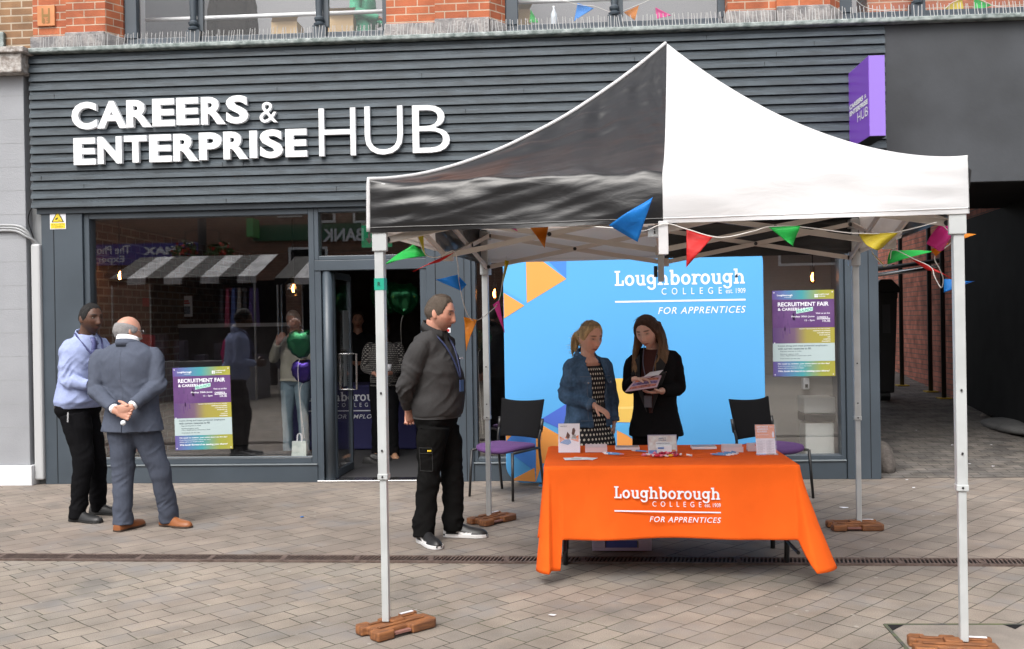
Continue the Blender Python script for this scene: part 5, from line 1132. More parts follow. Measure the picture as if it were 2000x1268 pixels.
# ================================================================== CHAIRS
def make_chair(loc, rz, label):
    """local: seat faces -y"""
    t_ = thing('meeting_chair', label, 'chair', (0, 0, 0), 'black chairs with purple seats'); 
    mb = MB(); rings = []
    for k, z in ((.88, .425), (.985, .435), (1, .45), (.97, .468), (.85, .475)):
        r_ = []
        for i in range(36):
            a = 2*math.pi*i/36; c_, s_ = math.cos(a), math.sin(a); e = .55; r_.append((k*.245*math.copysign(abs(c_)**e, c_), k*.225*math.copysign(abs(s_)**e, s_)-(.0), z-.02*max(0, -s_)**3+.008*abs(c_)))
        rings.append(r_)
    mb.loft(rings); mb.build('seat', M['purple'], t_, smooth=True)
    mb = MB(); rows = []
    for i in range(13):
        b = i/12; z = .53+.33*b
        for j in range(15):
            s = -1+2*j/14; rows.append((s*(.215+.03*b), .225+.07*b-.05*s*s*-1-.05, z+.018*s*s*(1 if b > .5 else -1)*abs(b-.5)*2))
    mb.add(rows, [(i*15+j, i*15+j+1, (i+1)*15+j+1, (i+1)*15+j) for i in range(12) for j in range(14)]); o = mb.build('backrest', mat('black mesh back', (.009, .009, .010), .9, spec=.1) if 'black mesh back' not in bpy.data.materials else bpy.data.materials['black mesh back'], t_, smooth=True); s_ = o.modifiers.new('thick', 'SOLIDIFY'); s_.thickness = .022; b_ = o.modifiers.new('b', 'BEVEL'); b_.width = .006; b_.segments = 2
    for sx in (-1, 1):
        MB().tube([(sx*.235, -.21, .43), (sx*.25, -.235, .0)], [.014, .012], 12).build('leg', M['blackm'], t_, smooth=True)
        MB().tube([(sx*.245, .225, .60), (sx*.24, .20, .45), (sx*.25, .26, .0)], .013, 12, 5).build('leg', M['blackm'], t_, smooth=True)
        MB().tube([(sx*.24, -.20, .425), (sx*.24, .20, .435)], .012, 10).build('seat_rail', M['blackm'], t_, smooth=True)
        MB().tube([(sx*.245, .225, .58), (sx*.25, .245, .70)], .016, 10).build('back_bracket', M['blackm'], t_, smooth=True)
    t_.location = loc; t_.rotation_euler = (0, 0, rz); t_['org'] = tuple(loc); return t_
c1 = gnd(1000, 950); make_chair((at(985, 900, 9.35).x+.02, 9.28, 0), R(-33), 'black chair with purple seat left of the orange table')
make_chair((at(1497, 880, 9.1).x+.05, 9.08, 0), R(36), 'black chair with purple seat behind the right end of the table')

# ================================================================== THINGS INSIDE THE SHOP
def pendant(u, v, y, label, kind):
    p = at(u, v, y); t_ = thing('pendant_lamp', label, 'lamp', tuple(p), 'pendant lamps inside the shop')
    MB().tube([(p.x, p.y, IZ), (p.x, p.y, p.z+.09)], .006, 6).build('flex', M['blackm'], t_); MB().tube([(p.x, p.y, p.z+.06), (p.x, p.y, p.z+.11)], .022, 10).build('lamp_holder', M['blackm'], t_)
    MB().tube([(p.x, p.y, p.z-.045), (p.x-.008, p.y, p.z), (p.x+.004, p.y, p.z+.045)], [.012, .014, .006], 8).build('filament', M['emit'], t_)
    mb = MB()
    if kind == 'bulb': mb.lathe(p, [(.006, -.075), (.03, -.06), (.036, -.03), (.026, .02), (.018, .06)], 16); mb.build('bulb_glass', M['amber'], t_, smooth=True)
    elif kind == 'dome': mb.lathe(p, [(.17, -.03), (.165, .0), (.13, .06), (.06, .11), (.025, .12)], 24); mb.build('lamp_shade', glass_mat('smoked dome glass', 1.6, (.75, .7, .7)), t_, smooth=True)
    else:
        mb.lathe(p, [(.02, -.10), (.09, -.08), (.115, -.02), (.10, .05), (.05, .11), (.02, .13)], 20); mb.build('lamp_shade', glass_mat('dimpled lamp glass', 1.7, (.9, .8, .6)), t_, smooth=False)
pendant(234, 538, D+.75, 'glowing bulb under a wide smoked dome in the left window', 'dome'); pendant(573, 563, D+1.0, 'glowing dimpled globe lamp near the door', 'globe'); pendant(966, 573, D+.8, 'bare glowing filament bulb in the narrow window right of the door', 'bulb'); pendant(1587, 541, D+.8, 'bare glowing filament bulb above the right poster', 'bulb')
x0, x1, z0, z1 = rect(706, 440, 765, 483, D+1.2); es = thing('exit_sign', 'green hanging exit sign with white arrow over the doorway', 'sign', ((x0+x1)/2, D+1.2, z0))
MB().box(x0, x1, D+1.2, D+1.23, z0, z1).build('sign_plate', mat('exit sign green', (.02, .26, .12), .4, emit=.25), es, bevel=.004)
fn = lambda a, b, t: (x0+(x1-x0)*a, D+1.2-t, z0+(z1-z0)*b); mb = MB(); mb.prism([(.13, .42), (.22, .42), (.22, .68), (.30, .68), (.30, .42), (.39, .42), (.26, .14)], fn, .0005, .003); mb.prism([(.72, .15), (.86, .15), (.86, .62), (.72, .62)], fn, .0005, .003); mb.prism([(.50, .15), (.56, .15), (.62, .35), (.68, .2), (.72, .22), (.66, .5), (.6, .6), (.52, .45)], fn, .0005, .003); mb.build('white_symbol', M['white'], es); MB().box(x0, x1, D+1.205, D+1.225, z1+.001, z1+.03).build('housing', M['whitepaint'], es)
for xq in (x0+.05, x1-.05): MB().tube([(xq, D+1.215, z1+.03), (xq, D+1.215, IZ)], .004, 6).build('wire', M['steel'], es)
def balloon(u, v, y, r, m_, label, ph=0):
    p = at(u, v, y); t_ = thing('foil_balloon', label, 'balloon', tuple(p)); mb = MB(); mb.sph(p, (r, r*.45, r), 28, 18)
    vs = []
    for q in mb.v:   # heart shape: cleft on top, point below
        d_ = Vector(q)-p; a = math.atan2(d_.x, d_.z); k = 1-.22*math.exp(-(a/.45)**2)+.12*math.exp(-((abs(a)-math.pi)/.5)**2)+.03*math.sin(12*a+ph); vs.append(tuple(p+Vector((d_.x*k, d_.y, d_.z*k))))
    mb.v = vs; mb.build('foil', m_, t_, smooth=True); MB().tube([p-Vector((0, 0, r*1.05)), p-Vector((.04, 0, r*2)), (p.x, p.y, max(.4, p.z-1.2))], .003, 5, 4).build('ribbon', M['string'], t_)
balloon(588, 668, D+.42, .155, M['greenfoil'], 'crinkled green foil balloon inside the left window by the door frame'); balloon(592, 722, D+.5, .13, M['purplefoil'], 'purple foil heart balloon low inside the left window', 1)
balloon(755, 578, D+2.2, .21, M['greenfoil'], 'green foil balloon half behind the white tent leg'); balloon(788, 580, D+2.0, .2, M['greenfoil'], 'dark green foil heart balloon at the right of the doorway', 2); balloon(940, 660, D+.7, .12, M['greenfoil'], 'small green foil balloon in the narrow window right of the door', 3)
# navy table inside the door
nY = D+2.4; x0, x1, z0, z1 = rect(640, 752, 812, 872, nY); nt_ = thing('cloth_covered_table', 'navy cloth covered table with a white college logo inside the doorway', 'table', ((x0+x1)/2, nY, 0))
MB().box(x0-.5, x1, nY, nY+.7, .03, z1).build('cloth', M['navy'], nt_, bevel=.02); a_, b_, c_, d_ = rect(598, 766, 758, 818, nY-.01); college_logo(a_, b_, d_, c_, lambda a, b, t: (a, nY-t, b), 'FOR EMPLOYERS').build('printed_logo', M['ltext'], nt_)
# paper carrier bag on the window floor
pb = at(585, 893, D+.30); bg_ = thing('paper_bag', 'small white paper carrier bag standing inside the left window', 'bag', (pb.x, D+.3, .3)); x0, x1, z0, z1 = rect(570, 862, 599, 891, D+.3)
MB().box(x_pl1+.05, xm1-.02, D+.16, D+.75, .03, z0-.002).build('window_plinth', M['mat'], shop)
mb = MB(); mb.loft([[(x0, D+.28, z0), (x1, D+.28, z0), (x1, D+.36, z0), (x0, D+.36, z0)], [(x0+.005, D+.30, z1), (x1-.005, D+.30, z1), (x1-.005, D+.33, z1), (x0+.005, D+.33, z1)]]); mb.build('bag_body', mat('mint white paper', (.55, .62, .58), .6), bg_)
for yy in (D+.30, D+.33): MB().tube([((x0+x1)/2-.025, yy, z1-.01), ((x0+x1)/2-.02, yy, z1+.06), ((x0+x1)/2, yy, z1+.08), ((x0+x1)/2+.02, yy, z1+.06), ((x0+x1)/2+.025, yy, z1-.01)], .004, 6, 4).build('handle', M['paper'], bg_)
# bin and dispenser behind the right window
x0, x1, z0, z1 = rect(1571, 776, 1632, 886, D+.55); wb = thing('waste_bin', 'white flip top waste bin with black liner behind the right window', 'bin', ((x0+x1)/2, D+.7, .03)); zb_ = z0; wmt = mat('pale bin plastic', (.74, .78, .76), .4)
MB().box(x0+.01, x1-.01, D+.55, D+.85, .03, z0+.55*(z1-z0)).build('bin_body', wmt, wb, bevel=.02); MB().box(x0, x1, D+.53, D+.87, z0+.56*(z1-z0), z0+.70*(z1-z0)).build('liner', M['blackm'], wb, bevel=.01); MB().box(x0-.005, x1+.005, D+.54, D+.86, z0+.71*(z1-z0), z1).build('lid', wmt, wb, bevel=.02)
x0, x1, z0, z1 = rect(1566, 738, 1578, 760, D+1.58); di = thing('soap_dispenser', 'small white dispenser on the partition behind the right window', 'dispenser', (x0, D+1.59, z0)); MB().box(x0, x1, D+1.5, D+1.599, z0, z1).build('dispenser_body', M['white'], di, bevel=.01); MB().box(x0+.02, x1-.02, D+1.495, D+1.4995, z0+.02, z0+.06).build('window', M['blackm'], di)
# counter, poster and coffee machine deep in the left window
ct = thing('service_counter', 'dark counter with a pale worktop inside the left window', 'counter', (at(350, 640, D+3).x, D+3, 0)); x0, x1, z0, z1 = rect(250, 622, 560, 640, D+3)
MB().box(x0, x1, D+3, D+3.6, .03, z0).build('counter_front', M['dark'], ct); MB().box(x0-.02, x1+.02, D+2.97, D+3.62, z0+.001, z0+.05).build('worktop', mat('pale worktop', (.40, .40, .40), .4), ct)
x0, x1, zq, z1 = rect(250, 578, 282, 622, D+3.1); cm = thing('coffee_machine', 'grey metal coffee machine on the counter', 'coffee machine', (x0, D+3.1, z0+.05)); MB().box(x0, x1, D+3.1, D+3.5, z0+.052, z1).build('machine_body', mat('grey metal', (.20, .22, .22), .35), cm, bevel=.02); MB().box(x0+.08, x1-.04, D+3.05, D+3.099, z0+.25, z0+.33).build('spout', M['blackm'], cm)
x0, x1, z0, z1 = rect(345, 578, 375, 619, D+3.2); wp = thing('wall_notice', 'framed white notice with red heading deep behind the left window', 'notice', (x0, D+3.2, z0)); MB().box(x0, x1, D+3.2, D+3.22, z0, z1).build('sheet', M['paper'], wp); fn = lambda a, b, t: (x0+(x1-x0)*a, D+3.2-t, z0+(z1-z0)*b); mb = MB(); mb.prism([(.12, .12), (.88, .12), (.88, .5), (.12, .5)], fn, .001, .003); mb.build('picture', mat('notice picture', (.2, .24, .30), .5, var=.6, vs=25), wp); mb = MB(); mb.prism([(.15, .62), (.85, .62), (.85, .68), (.15, .68)], fn, .001, .003); mb.prism([(.2, .72), (.8, .72), (.8, .78), (.2, .78)], fn, .001, .003); mb.build('heading', M['fred'], wp)
x0, x1, z0, z1 = rect(228, 583, 248, 600, D+2.0); fb = thing('first_aid_box', 'red and white wall box on the bare brick inside wall', 'box', (x0, D+2, z0)); MB().box(IX0+.001, x0+.08, D+1.9, D+2.1, z0, z1).build('red_case', mat('red case', (.5, .03, .03), .5), fb, bevel=.004); MB().box(x0+.081, x1, D+1.92, D+2.1, z0+.01, z1-.01).build('white_front', M['whitepaint'], fb, bevel=.004)
x0, x1, z0, z1 = rect(190, 655, 235, 690, D+1.0); rc = thing('red_armchair', 'red tub armchair just inside the left window', 'chair', ((x0+x1)/2, D+1.2, 0)); rm_ = mat('red upholstery', (.35, .025, .03), .7)
MB().box(x0-.1, x1+.2, D+.95, D+1.5, .2, .45).build('seat', rm_, rc, bevel=.04); MB().box(x0-.1, x1+.2, D+1.4, D+1.52, .451, z1).build('backrest', rm_, rc, bevel=.04)
for a in (x0-.05, x1+.15):
    for b in (D+1.0, D+1.45): MB().tube([(a, b, .03), (a, b, .2)], .015, 8).build('leg', M['blackm'], rc)
x0, x1, z0, z1 = rect(862, 641, 880, 650, D); rsn = thing('red_sign', 'small red and white safety sign on the pilaster behind the man in grey', 'sign', (x0, D, z0))
MB().box(x0, x1, D-.005, D-.001, z0, z1).build('sign_plate', M['paper'], rsn); MB().box(x0+.01, x1-.01, D-.007, D-.0051, z0+.01, z1-.01).build('red_field', M['fred'], rsn)
# upstairs bits behind the windows
for u0, v0, u1, v1, y, l_ in [(530, 42, 580, 72, .9, 'brown cardboard box upstairs behind the left window'), (640, 30, 690, 52, .8, 'open brown cardboard box upstairs beside the person in green'), (988, 18, 1035, 38, .8, 'pale cardboard box upstairs in the middle window')]:
    y = WY+y; x0, x1, z0, z1 = rect(u0, v0, u1, v1, y); bo = thing('cardboard_box', l_, 'box', ((x0+x1)/2, y, 4.05), 'cardboard boxes upstairs'); mc = mat('cardboard', (.50, .36, .20), .8) if 'cardboard' not in bpy.data.materials else bpy.data.materials['cardboard']
    MB().box(x0, x1, y, y+.3, 4.052, z1).build('carton', mc, bo); mb = MB(); mb.add([(x0, y, z1), (x1, y, z1), (x1+.05, y-.1, z1+.05), (x0+.05, y-.1, z1+.05)], [(0, 1, 2, 3)]); mb.build('flap', mc, bo)
p = at(1082, 42, WY+.12); bt = thing('water_bottle', 'clear plastic water bottle standing upstairs on the middle sill', 'bottle', (p.x, WY+.12, p.z)); zb_ = z_sl+.02+.07; MB().lathe((p.x, WY+.12, zb_+.005), [(.03, 0), (.034, .02), (.034, .13), (.012, .18), (.012, .2)], 16).build('bottle_body', mat('bottle plastic', (.45, .50, .55), .2), bt, smooth=True); MB().lathe((p.x, WY+.12, zb_+.207), [(.014, 0), (.014, .015)], 12).build('cap', M['white'], bt)
for l_, wy, strp, fl in [('bunting upstairs behind the middle window', .2, [(1040, -15), (1125, 8), (1160, 12), (1200, 24), (1245, 10), (1280, -6)], [((1128, 6), (1160, 16), (1121, 42), 'fblue'), ((1218, 24), (1248, 10), (1240, 40), 'forange'), ((1280, 14), (1312, 30), (1282, 38), 'fpink'), ((1036, 18), (1052, 44), (1034, 45), 'fgreen')]), ('bunting upstairs behind the right window', .2, [(1668, -5), (1690, 14), (1740, 22), (1830, 24), (1860, 5), (1900, -5), (1950, 13), (2010, 12)], [((1842, 17), (1880, -6), (1881, 24), 'fyellow'), ((1903, -4), (1938, 10), (1902, 24), 'fgreen'), ((1990, 14), (2015, 12), (2000, 30), 'fred')])]:
    y = WY+wy; b_ = thing('bunting', 'coloured '+l_, 'bunting', tuple(at(strp[2][0], strp[2][1], y)), 'bunting upstairs'); bstring(b_, [(u, v, y) for u, v in strp], y)
    for a, b, c, m_ in fl: pennant(b_, [a, b, c], y, M[m_], .008)

# ================================================================== PEOPLE
DG = lambda: bpy.context.evaluated_depsgraph_get()
def remesh(mb, voxel, smooth=4, fac=.5, extra=None):
    me = bpy.data.meshes.new('tmp'); me.from_pydata(mb.v, [], mb.f); bm = bmesh.new(); bm.from_mesh(me); bmesh.ops.recalc_face_normals(bm, faces=bm.faces); bm.to_mesh(me); bm.free()
    o = bpy.data.objects.new('tmp', me); COL.objects.link(o)
    r = o.modifiers.new('r', 'REMESH'); r.mode = 'VOXEL'; r.voxel_size = voxel
    if smooth: s = o.modifiers.new('s', 'SMOOTH'); s.iterations = smooth; s.factor = fac
    kill = []
    if extra is not None:
        for cut in extra:
            m2 = bpy.data.meshes.new('cut'); m2.from_pydata(cut.v, [], cut.f); bm = bmesh.new(); bm.from_mesh(m2); bmesh.ops.recalc_face_normals(bm, faces=bm.faces); bm.to_mesh(m2); bm.free()
            c = bpy.data.objects.new('cut', m2); COL.objects.link(c); b = o.modifiers.new('b', 'BOOLEAN'); b.operation = 'DIFFERENCE'; b.object = c; b.solver = 'EXACT'; kill.append((c, m2))
    dg = DG(); dg.update(); out = bpy.data.meshes.new_from_object(o.evaluated_get(dg)); bpy.data.objects.remove(o); bpy.data.meshes.remove(me)
    for c, m2 in kill: bpy.data.objects.remove(c); bpy.data.meshes.remove(m2)
    return out
def coords(me): a = np.empty(len(me.vertices)*3, np.float32); me.vertices.foreach_get('co', a); return a.reshape(-1, 3)
def normals(me): a = np.empty(len(me.vertices)*3, np.float32); me.vertices.foreach_get('normal', a); return a.reshape(-1, 3)
def set_tint(me, cols):
    at_ = me.attributes.new('tint', 'FLOAT_COLOR', 'POINT'); c = np.ones((len(me.vertices), 4), np.float32); c[:, :3] = cols; at_.data.foreach_set('color', c.ravel())
def ramp(x, a, b): return np.clip((x-a)/(b-a), 0, 1)
def wrinkle(me, amp, sc=(9, 9, 9), spots=(), seed=0):
    """push the cloth in and out; spots: (point, radius, gain) where it bunches"""
    co = coords(me); no = normals(me); g = np.ones(len(co))
    for p, r, k in spots: g += k*np.exp(-((co-np.array(p))**2).sum(1)/(r*r))
    s = np.array(sc); o_ = Vector((seed*3.7, seed*1.3, seed*.7)); d = np.empty(len(co))
    for i, q in enumerate(co):
        x, y, z = float(q[0]), float(q[1]), float(q[2]); b_ = mnoise.noise(Vector((x*s[0], y*s[1], z*s[2]*.6))+o_)
        w1 = mnoise.noise(Vector((x*5, y*5, z*5))+o_)
        r1 = 1-abs(mnoise.noise(Vector((x*5+y*3, y*4-x*2, z*11+x*7+y*4+w1*.9))+o_))*2.2
        r2 = 1-abs(mnoise.noise(Vector((x*6-y*3, y*5+x*2, z*14-x*8-y*5+w1*.9))-o_))*2.2
        d[i] = .75*b_+.50*max(r1, -.2)*(.5+b_)+.45*max(r2, -.2)*(.5-b_)
    d = d-d.mean(); co = co+no*(amp*1.5*g*d)[:, None]; me.vertices.foreach_set('co', co.astype(np.float32).ravel()); me.update()
def put(me, name, m_, parent, tint=None, label=None):
    o3 = org(parent); co = coords(me)
    if tint is not None: set_tint(me, tint(co) if callable(tint) else tint)
    me.vertices.foreach_set('co', (co-np.array(o3)).astype(np.float32).ravel()); me.polygons.foreach_set('use_smooth', [True]*len(me.polygons)); me.name = name
    me.materials.clear(); me.materials.append(m_); me.update(); return link(name, me, parent, 0, label)

# ---- head shape in head space: +x face, +y left, +z up, centre of the skull at 0
def head_pts(d, fem=0):
    x, y, z = d[:, 0].copy(), d[:, 1].copy(), d[:, 2].copy()
    X = np.where(x > 0, .096, .101)*x; Y = .077*y; Z = np.where(z > 0, .112, .118)*z
    t = np.clip(-Z/.118, 0, 1)
    Y *= 1-(.24+.06*fem)*t**1.6
    X = np.where(X < 0, X*(1-.5*t**1.2), X*(1-.02*t))
    f = np.clip(x, 0, 1)
    X = np.where(X > .07, .07+(X-.07)*.8, X)
    X += f*.014*np.exp(-((Z+.105)/.020)**2)*np.exp(-(Y/.028)**2)              # chin
    nz = np.clip((.022-Z)/.055, 0, 1)*(Z > -.045)+np.exp(-((Z+.045)/.005)**2)*(Z <= -.045)
    X += (f > .3)*(.004+.021*nz)*np.clip((.032-Z)/.02, 0, 1)*np.exp(-(Y/(.010+.006*nz))**2)   # nose
    X += (f > .3)*.006*np.exp(-((Z+.034)/.010)**2)*(np.exp(-((Y-.013)/.007)**2)+np.exp(-((Y+.013)/.007)**2))
    X -= (f > .2)*.010*np.exp(-((Z-.008)/.014)**2)*(np.exp(-((Y-.032)/.016)**2)+np.exp(-((Y+.032)/.016)**2))
    X += (f > .2)*.005*(1-fem)*np.exp(-((Z-.031)/.009)**2)*np.exp(-(np.abs(Y)-.025)**2/.025**2)
    X += (f > .3)*.009*np.exp(-((Z+.069)/.010)**2)*np.exp(-(Y/.024)**2)
    X -= (f > .3)*.004*np.exp(-((Z+.0685)/.003)**2)*np.exp(-(Y/.022)**2)
    X -= (f > .3)*.005*np.exp(-((Z+.086)/.007)**2)*np.exp(-(Y/.022)**2)
    Y += np.sign(Y)*.003*np.exp(-((Z+.02)/.02)**2)*np.clip(f*3, 0, 1)*(np.abs(Y) > .03)
    return np.stack([X, Y, Z], 1)
def sphere_dirs(n=72, m=52):
    P_ = []
    for i in range(m+1):
        a = math.pi*(.012+.976*i/m)
        for j in range(n): b = 2*math.pi*j/n; P_.append((math.sin(a)*math.cos(b), math.sin(a)*math.sin(b), math.cos(a)))
    return np.array(P_), n, m
def head_xf(c, yaw, pitch, roll, k): return Matrix.Translation(c) @ Matrix.Rotation(yaw, 4, 'Z') @ Matrix.Rotation(pitch, 4, 'Y') @ Matrix.Rotation(roll, 4, 'X') @ Matrix.Scale(k, 4)
def xf(Mx, pts): a = np.array(Mx); return pts @ a[:3, :3].T+a[:3, 3]
def add_head(mb, Mx, fem):
    d, n, m = sphere_dirs(); p = xf(Mx, head_pts(d, fem)); mb.loft([[tuple(q) for q in p[i*n:(i+1)*n]] for i in range(m+1)])
    for s in (1, -1):
        e = MB(); e.sph((0, 0, 0), (.017, .008, .031), 14, 10); q = np.array(e.v); th = .25; q = np.stack([q[:, 0]*math.cos(th)+q[:, 2]*math.sin(-th), q[:, 1]+s*.35*np.clip(-q[:, 0], -.02, .02), q[:, 2]*math.cos(th)+q[:, 0]*math.sin(th)], 1)
        q += np.array([-.012, s*.078, -.008]); mb.add([tuple(r) for r in xf(Mx, q)], e.f)
def hair_mesh(mb, Mx, thick, fem=0, nz=.0, seed=0):
    """shell over the skull; thick(az, el, p) gives its thickness (negative: hidden under the skin)"""
    d, n, m = sphere_dirs(96, 64); p = head_pts(d, fem); az = np.arctan2(d[:, 1], d[:, 0]); el = np.arcsin(np.clip(d[:, 2], -1, 1))
    t = thick(np.abs(az), el, p)
    if nz: t = t+np.where(t > 0, 1, 0)*nz*np.array([mnoise.noise(Vector(q)*45+Vector((seed, 0, 0))) for q in p])
    q = p+d*t[:, None]; q = xf(Mx, q); mb.loft([[tuple(r) for r in q[i*n:(i+1)*n]] for i in range(m+1)])

def cat_rings(keys, n=26):
    """smooth interpolation of tuples"""
    K = np.array(keys, float); out = []
    for i in range(n):
        t = i/(n-1)*(len(K)-1); a = min(int(t), len(K)-2); f = t-a; p0, p1, p2, p3 = K[max(a-1, 0)], K[a], K[a+1], K[min(a+2, len(K)-1)]
        out.append(.5*((2*p1)+(p2-p0)*f+(2*p0-5*p1+4*p2-p3)*f*f+(3*p1-p0-3*p2+p3)*f**3))
    return out
def torso(mb, P, prof, n=30, seg=40):
    """prof rows: (fraction pelvis..shoulder, half width, front depth, back depth, exponent, forward shift)"""
    rings = []
    for fr, a, bf, bb, ex, sh in cat_rings(prof, n):
        c = P['pel'].lerp(P['shc'], fr) if fr >= 0 else P['pel']+(P['pel']-P['shc']).normalized()*0+Vector((0, 0, (P['shc'].z-P['pel'].z)*fr))
        y_ = P['yp']+(P['ys']-P['yp'])*max(0, min(1, fr)); f = Vector((math.cos(y_), math.sin(y_), 0)); l = Vector((-f.y, f.x, 0)); r_ = []
        for i in range(seg):
            t = 2*math.pi*i/seg; ct, st = math.cos(t), math.sin(t); ct = math.copysign(abs(ct)**(2/ex), ct); st = math.copysign(abs(st)**(2/ex), st)
            r_.append(c+f*(sh+(bf if ct > 0 else bb)*ct)+l*(a*st))
        rings.append(r_)
    mb.loft(rings)
def frame(P, s):
    f = Vector((math.cos(P['ys']), math.sin(P['ys']), 0)); return f, Vector((-f.y, f.x, 0))
def sleeve(mb, P, s, r, end=.97, ex=0):
    sh, el, wr = P['sh'+s], P['el'+s], P['wr'+s]; f, l = frame(P, s); inn = -l if s == 'L' else l
    w = el.lerp(wr, end); mb.tube([sh+inn*.085+Vector((0, 0, -.035)), sh+Vector((0, 0, -.022)), sh.lerp(el, .35), sh.lerp(el, .75), el, el.lerp(w, .3), el.lerp(w, .75), w], [r[0]*.62, r[0]*.86, r[1], r[2]*1.02, r[2], r[3], r[4], r[4]], 16, 4)
def leg(mb, P, s, r, top=.0, end=1.0):
    hp, kn, an = P['hip'+s], P['kn'+s], P['an'+s]; e = kn.lerp(an, end)
    mb.tube([hp+Vector((0, 0, top)), hp.lerp(kn, .3), hp.lerp(kn, .7), kn, kn.lerp(e, .3), kn.lerp(e, .7), e], [r[0], r[1], r[2], r[3], r[4], r[5], r[6]], 18, 4)
def hand(mb, w, d, nrm, side, curl=.5, k=1.0, spread=.12):
    """w wrist, d towards the fingers, nrm out of the palm, side towards the thumb"""
    d = d.normalized(); nrm = (nrm-d*nrm.dot(d)).normalized(); sd = d.cross(nrm).normalized()
    if sd.dot(side) < 0: sd = -sd
    rings = []
    for t, a, b in ((-.03, .026, .020), (.0, .027, .019), (.03, .036, .017), (.06, .041, .015), (.088, .041, .013)):
        c = w+d*(t*k); rings.append([c+sd*(a*k*math.cos(2*math.pi*i/14))+nrm*(b*k*math.sin(2*math.pi*i/14)) for i in range(14)])
    mb.loft(rings)
    for i, (o_, ln) in enumerate(((.031, .074), (.011, .083), (-.010, .077), (-.030, .060))):
        b = w+d*(.082*k)+sd*(o_*k); dd = (d+sd*spread*(o_*25)).normalized(); a = curl*.5; pts = [b-dd*.02*k, b]; p = b
        for j, seg_ in enumerate((.42, .32, .26)):
            cd = dd*math.cos(a)+nrm*math.sin(a); p = p+cd*(ln*k*seg_); pts.append(p); a += curl*(.75 if j == 0 else .6)
        mb.tube(pts, [.0095*k, .0092*k, .0085*k, .0078*k, .006*k], 10, 2)
    b = w+d*(.022*k)+sd*(.026*k); td = (d*.62+sd*.70+nrm*.25).normalized(); t2 = (td+nrm*curl*.5-sd*curl*.25+d*.3).normalized()
    mb.tube([b-td*.015*k, b+td*.03*k, b+td*.03*k+t2*.028*k, b+td*.03*k+t2*.05*k], [.0135*k, .0115*k, .0105*k, .007*k], 10, 2)
def shoe(P, s, parent, ln, wd, up_c, sole_c, style='shoe', k=1, tint2=None):
    an = P['an'+s]; y_ = P['td'+s]; lift = P.get('lf'+s, 0); d = Vector((math.cos(y_), math.sin(y_), 0)); l = Vector((-d.y, d.x, 0)); g = Vector((an.x, an.y, 0))-d*(.075*k)
    prof = [(0, .55, .05, .06), (.03, .80, .092, .0), (.16, .86, .106, 0), (.32, .84, .102, 0), (.45, .90, .084, 0), (.62, 1.0, .068, 0), (.80, .96, .060, 0), (.93, .74, .052, 0), (1, .36, .034, 0)]
    if style == 'sneaker': prof = [(t, w*1.06, h*1.18, q) for t, w, h, q in prof]
    rings = []
    for t, w, h, q in cat_rings(prof, 22):
        c = g+d*(ln*t); r_ = []
        for i in range(20):
            a = 2*math.pi*i/20; ct, st = math.cos(a), math.sin(a); zz = .018+max(0, h-.018)*(abs(max(0, st))**.75) if st > 0 else .018+.010*st
            pw = w*wd*(math.copysign(abs(ct)**.8, ct))*(1-.35*max(0, st)); r_.append(c+l*pw+Vector((0, 0, zz+lift*(1-t))))
        rings.append(r_)
    mb = MB(); mb.loft(rings); me = remesh(mb, .005, 3)
    def tn(co):
        c = np.tile(np.array(up_c, float), (len(co), 1))
        if style == 'sneaker':
            q = co-np.array(g); t = q @ np.array(d)/ln; v = q[:, 2]; w_ = np.abs(q @ np.array(l))
            sw = (w_ > wd*.45) & (np.abs(v-(.035+.11*np.clip(.45-t, 0, .5)*1.0)) < .0075) & (t > .1) & (t < .66); c[sw] = (.62, .62, .62)
            hb = (t < .08) & (v > .03); c[hb] = (.55, .55, .55)
        return c
    o = put(me, 'shoe', M['leather'], parent, tn)
    mb = MB(); th = .030 if style == 'sneaker' else .016; lo, hi = [], []
    for t, w in [(0, .5), (.02, .72), (.08, .86), (.2, .9), (.35, .84), (.5, .92), (.65, 1.04), (.8, 1.02), (.92, .80), (.985, .45), (1.0, .2)]: lo.append((t, w))
    ol = [g+d*(ln*t)+l*(wd*w*1.06)+Vector((0, 0, lift*(1-t))) for t, w in lo]+[g+d*(ln*t)-l*(wd*w*1.06)+Vector((0, 0, lift*(1-t))) for t, w in reversed(lo)]
    mb.loft([[p+Vector((0, 0, .003 if style == 'sneaker' or ((p-g).dot(d) < ln*.28 or (p-g).dot(d) > ln*.45) else .011)) for p in ol], [p+Vector((0, 0, th)) for p in ol]])
    so = mb.build('sole', mat('sole %.2f %.2f' % (sole_c[0], sole_c[1]), sole_c, .6) if 'sole %.2f %.2f' % (sole_c[0], sole_c[1]) not in bpy.data.materials else bpy.data.materials['sole %.2f %.2f' % (sole_c[0], sole_c[1])], o, bevel=.004)
    return o
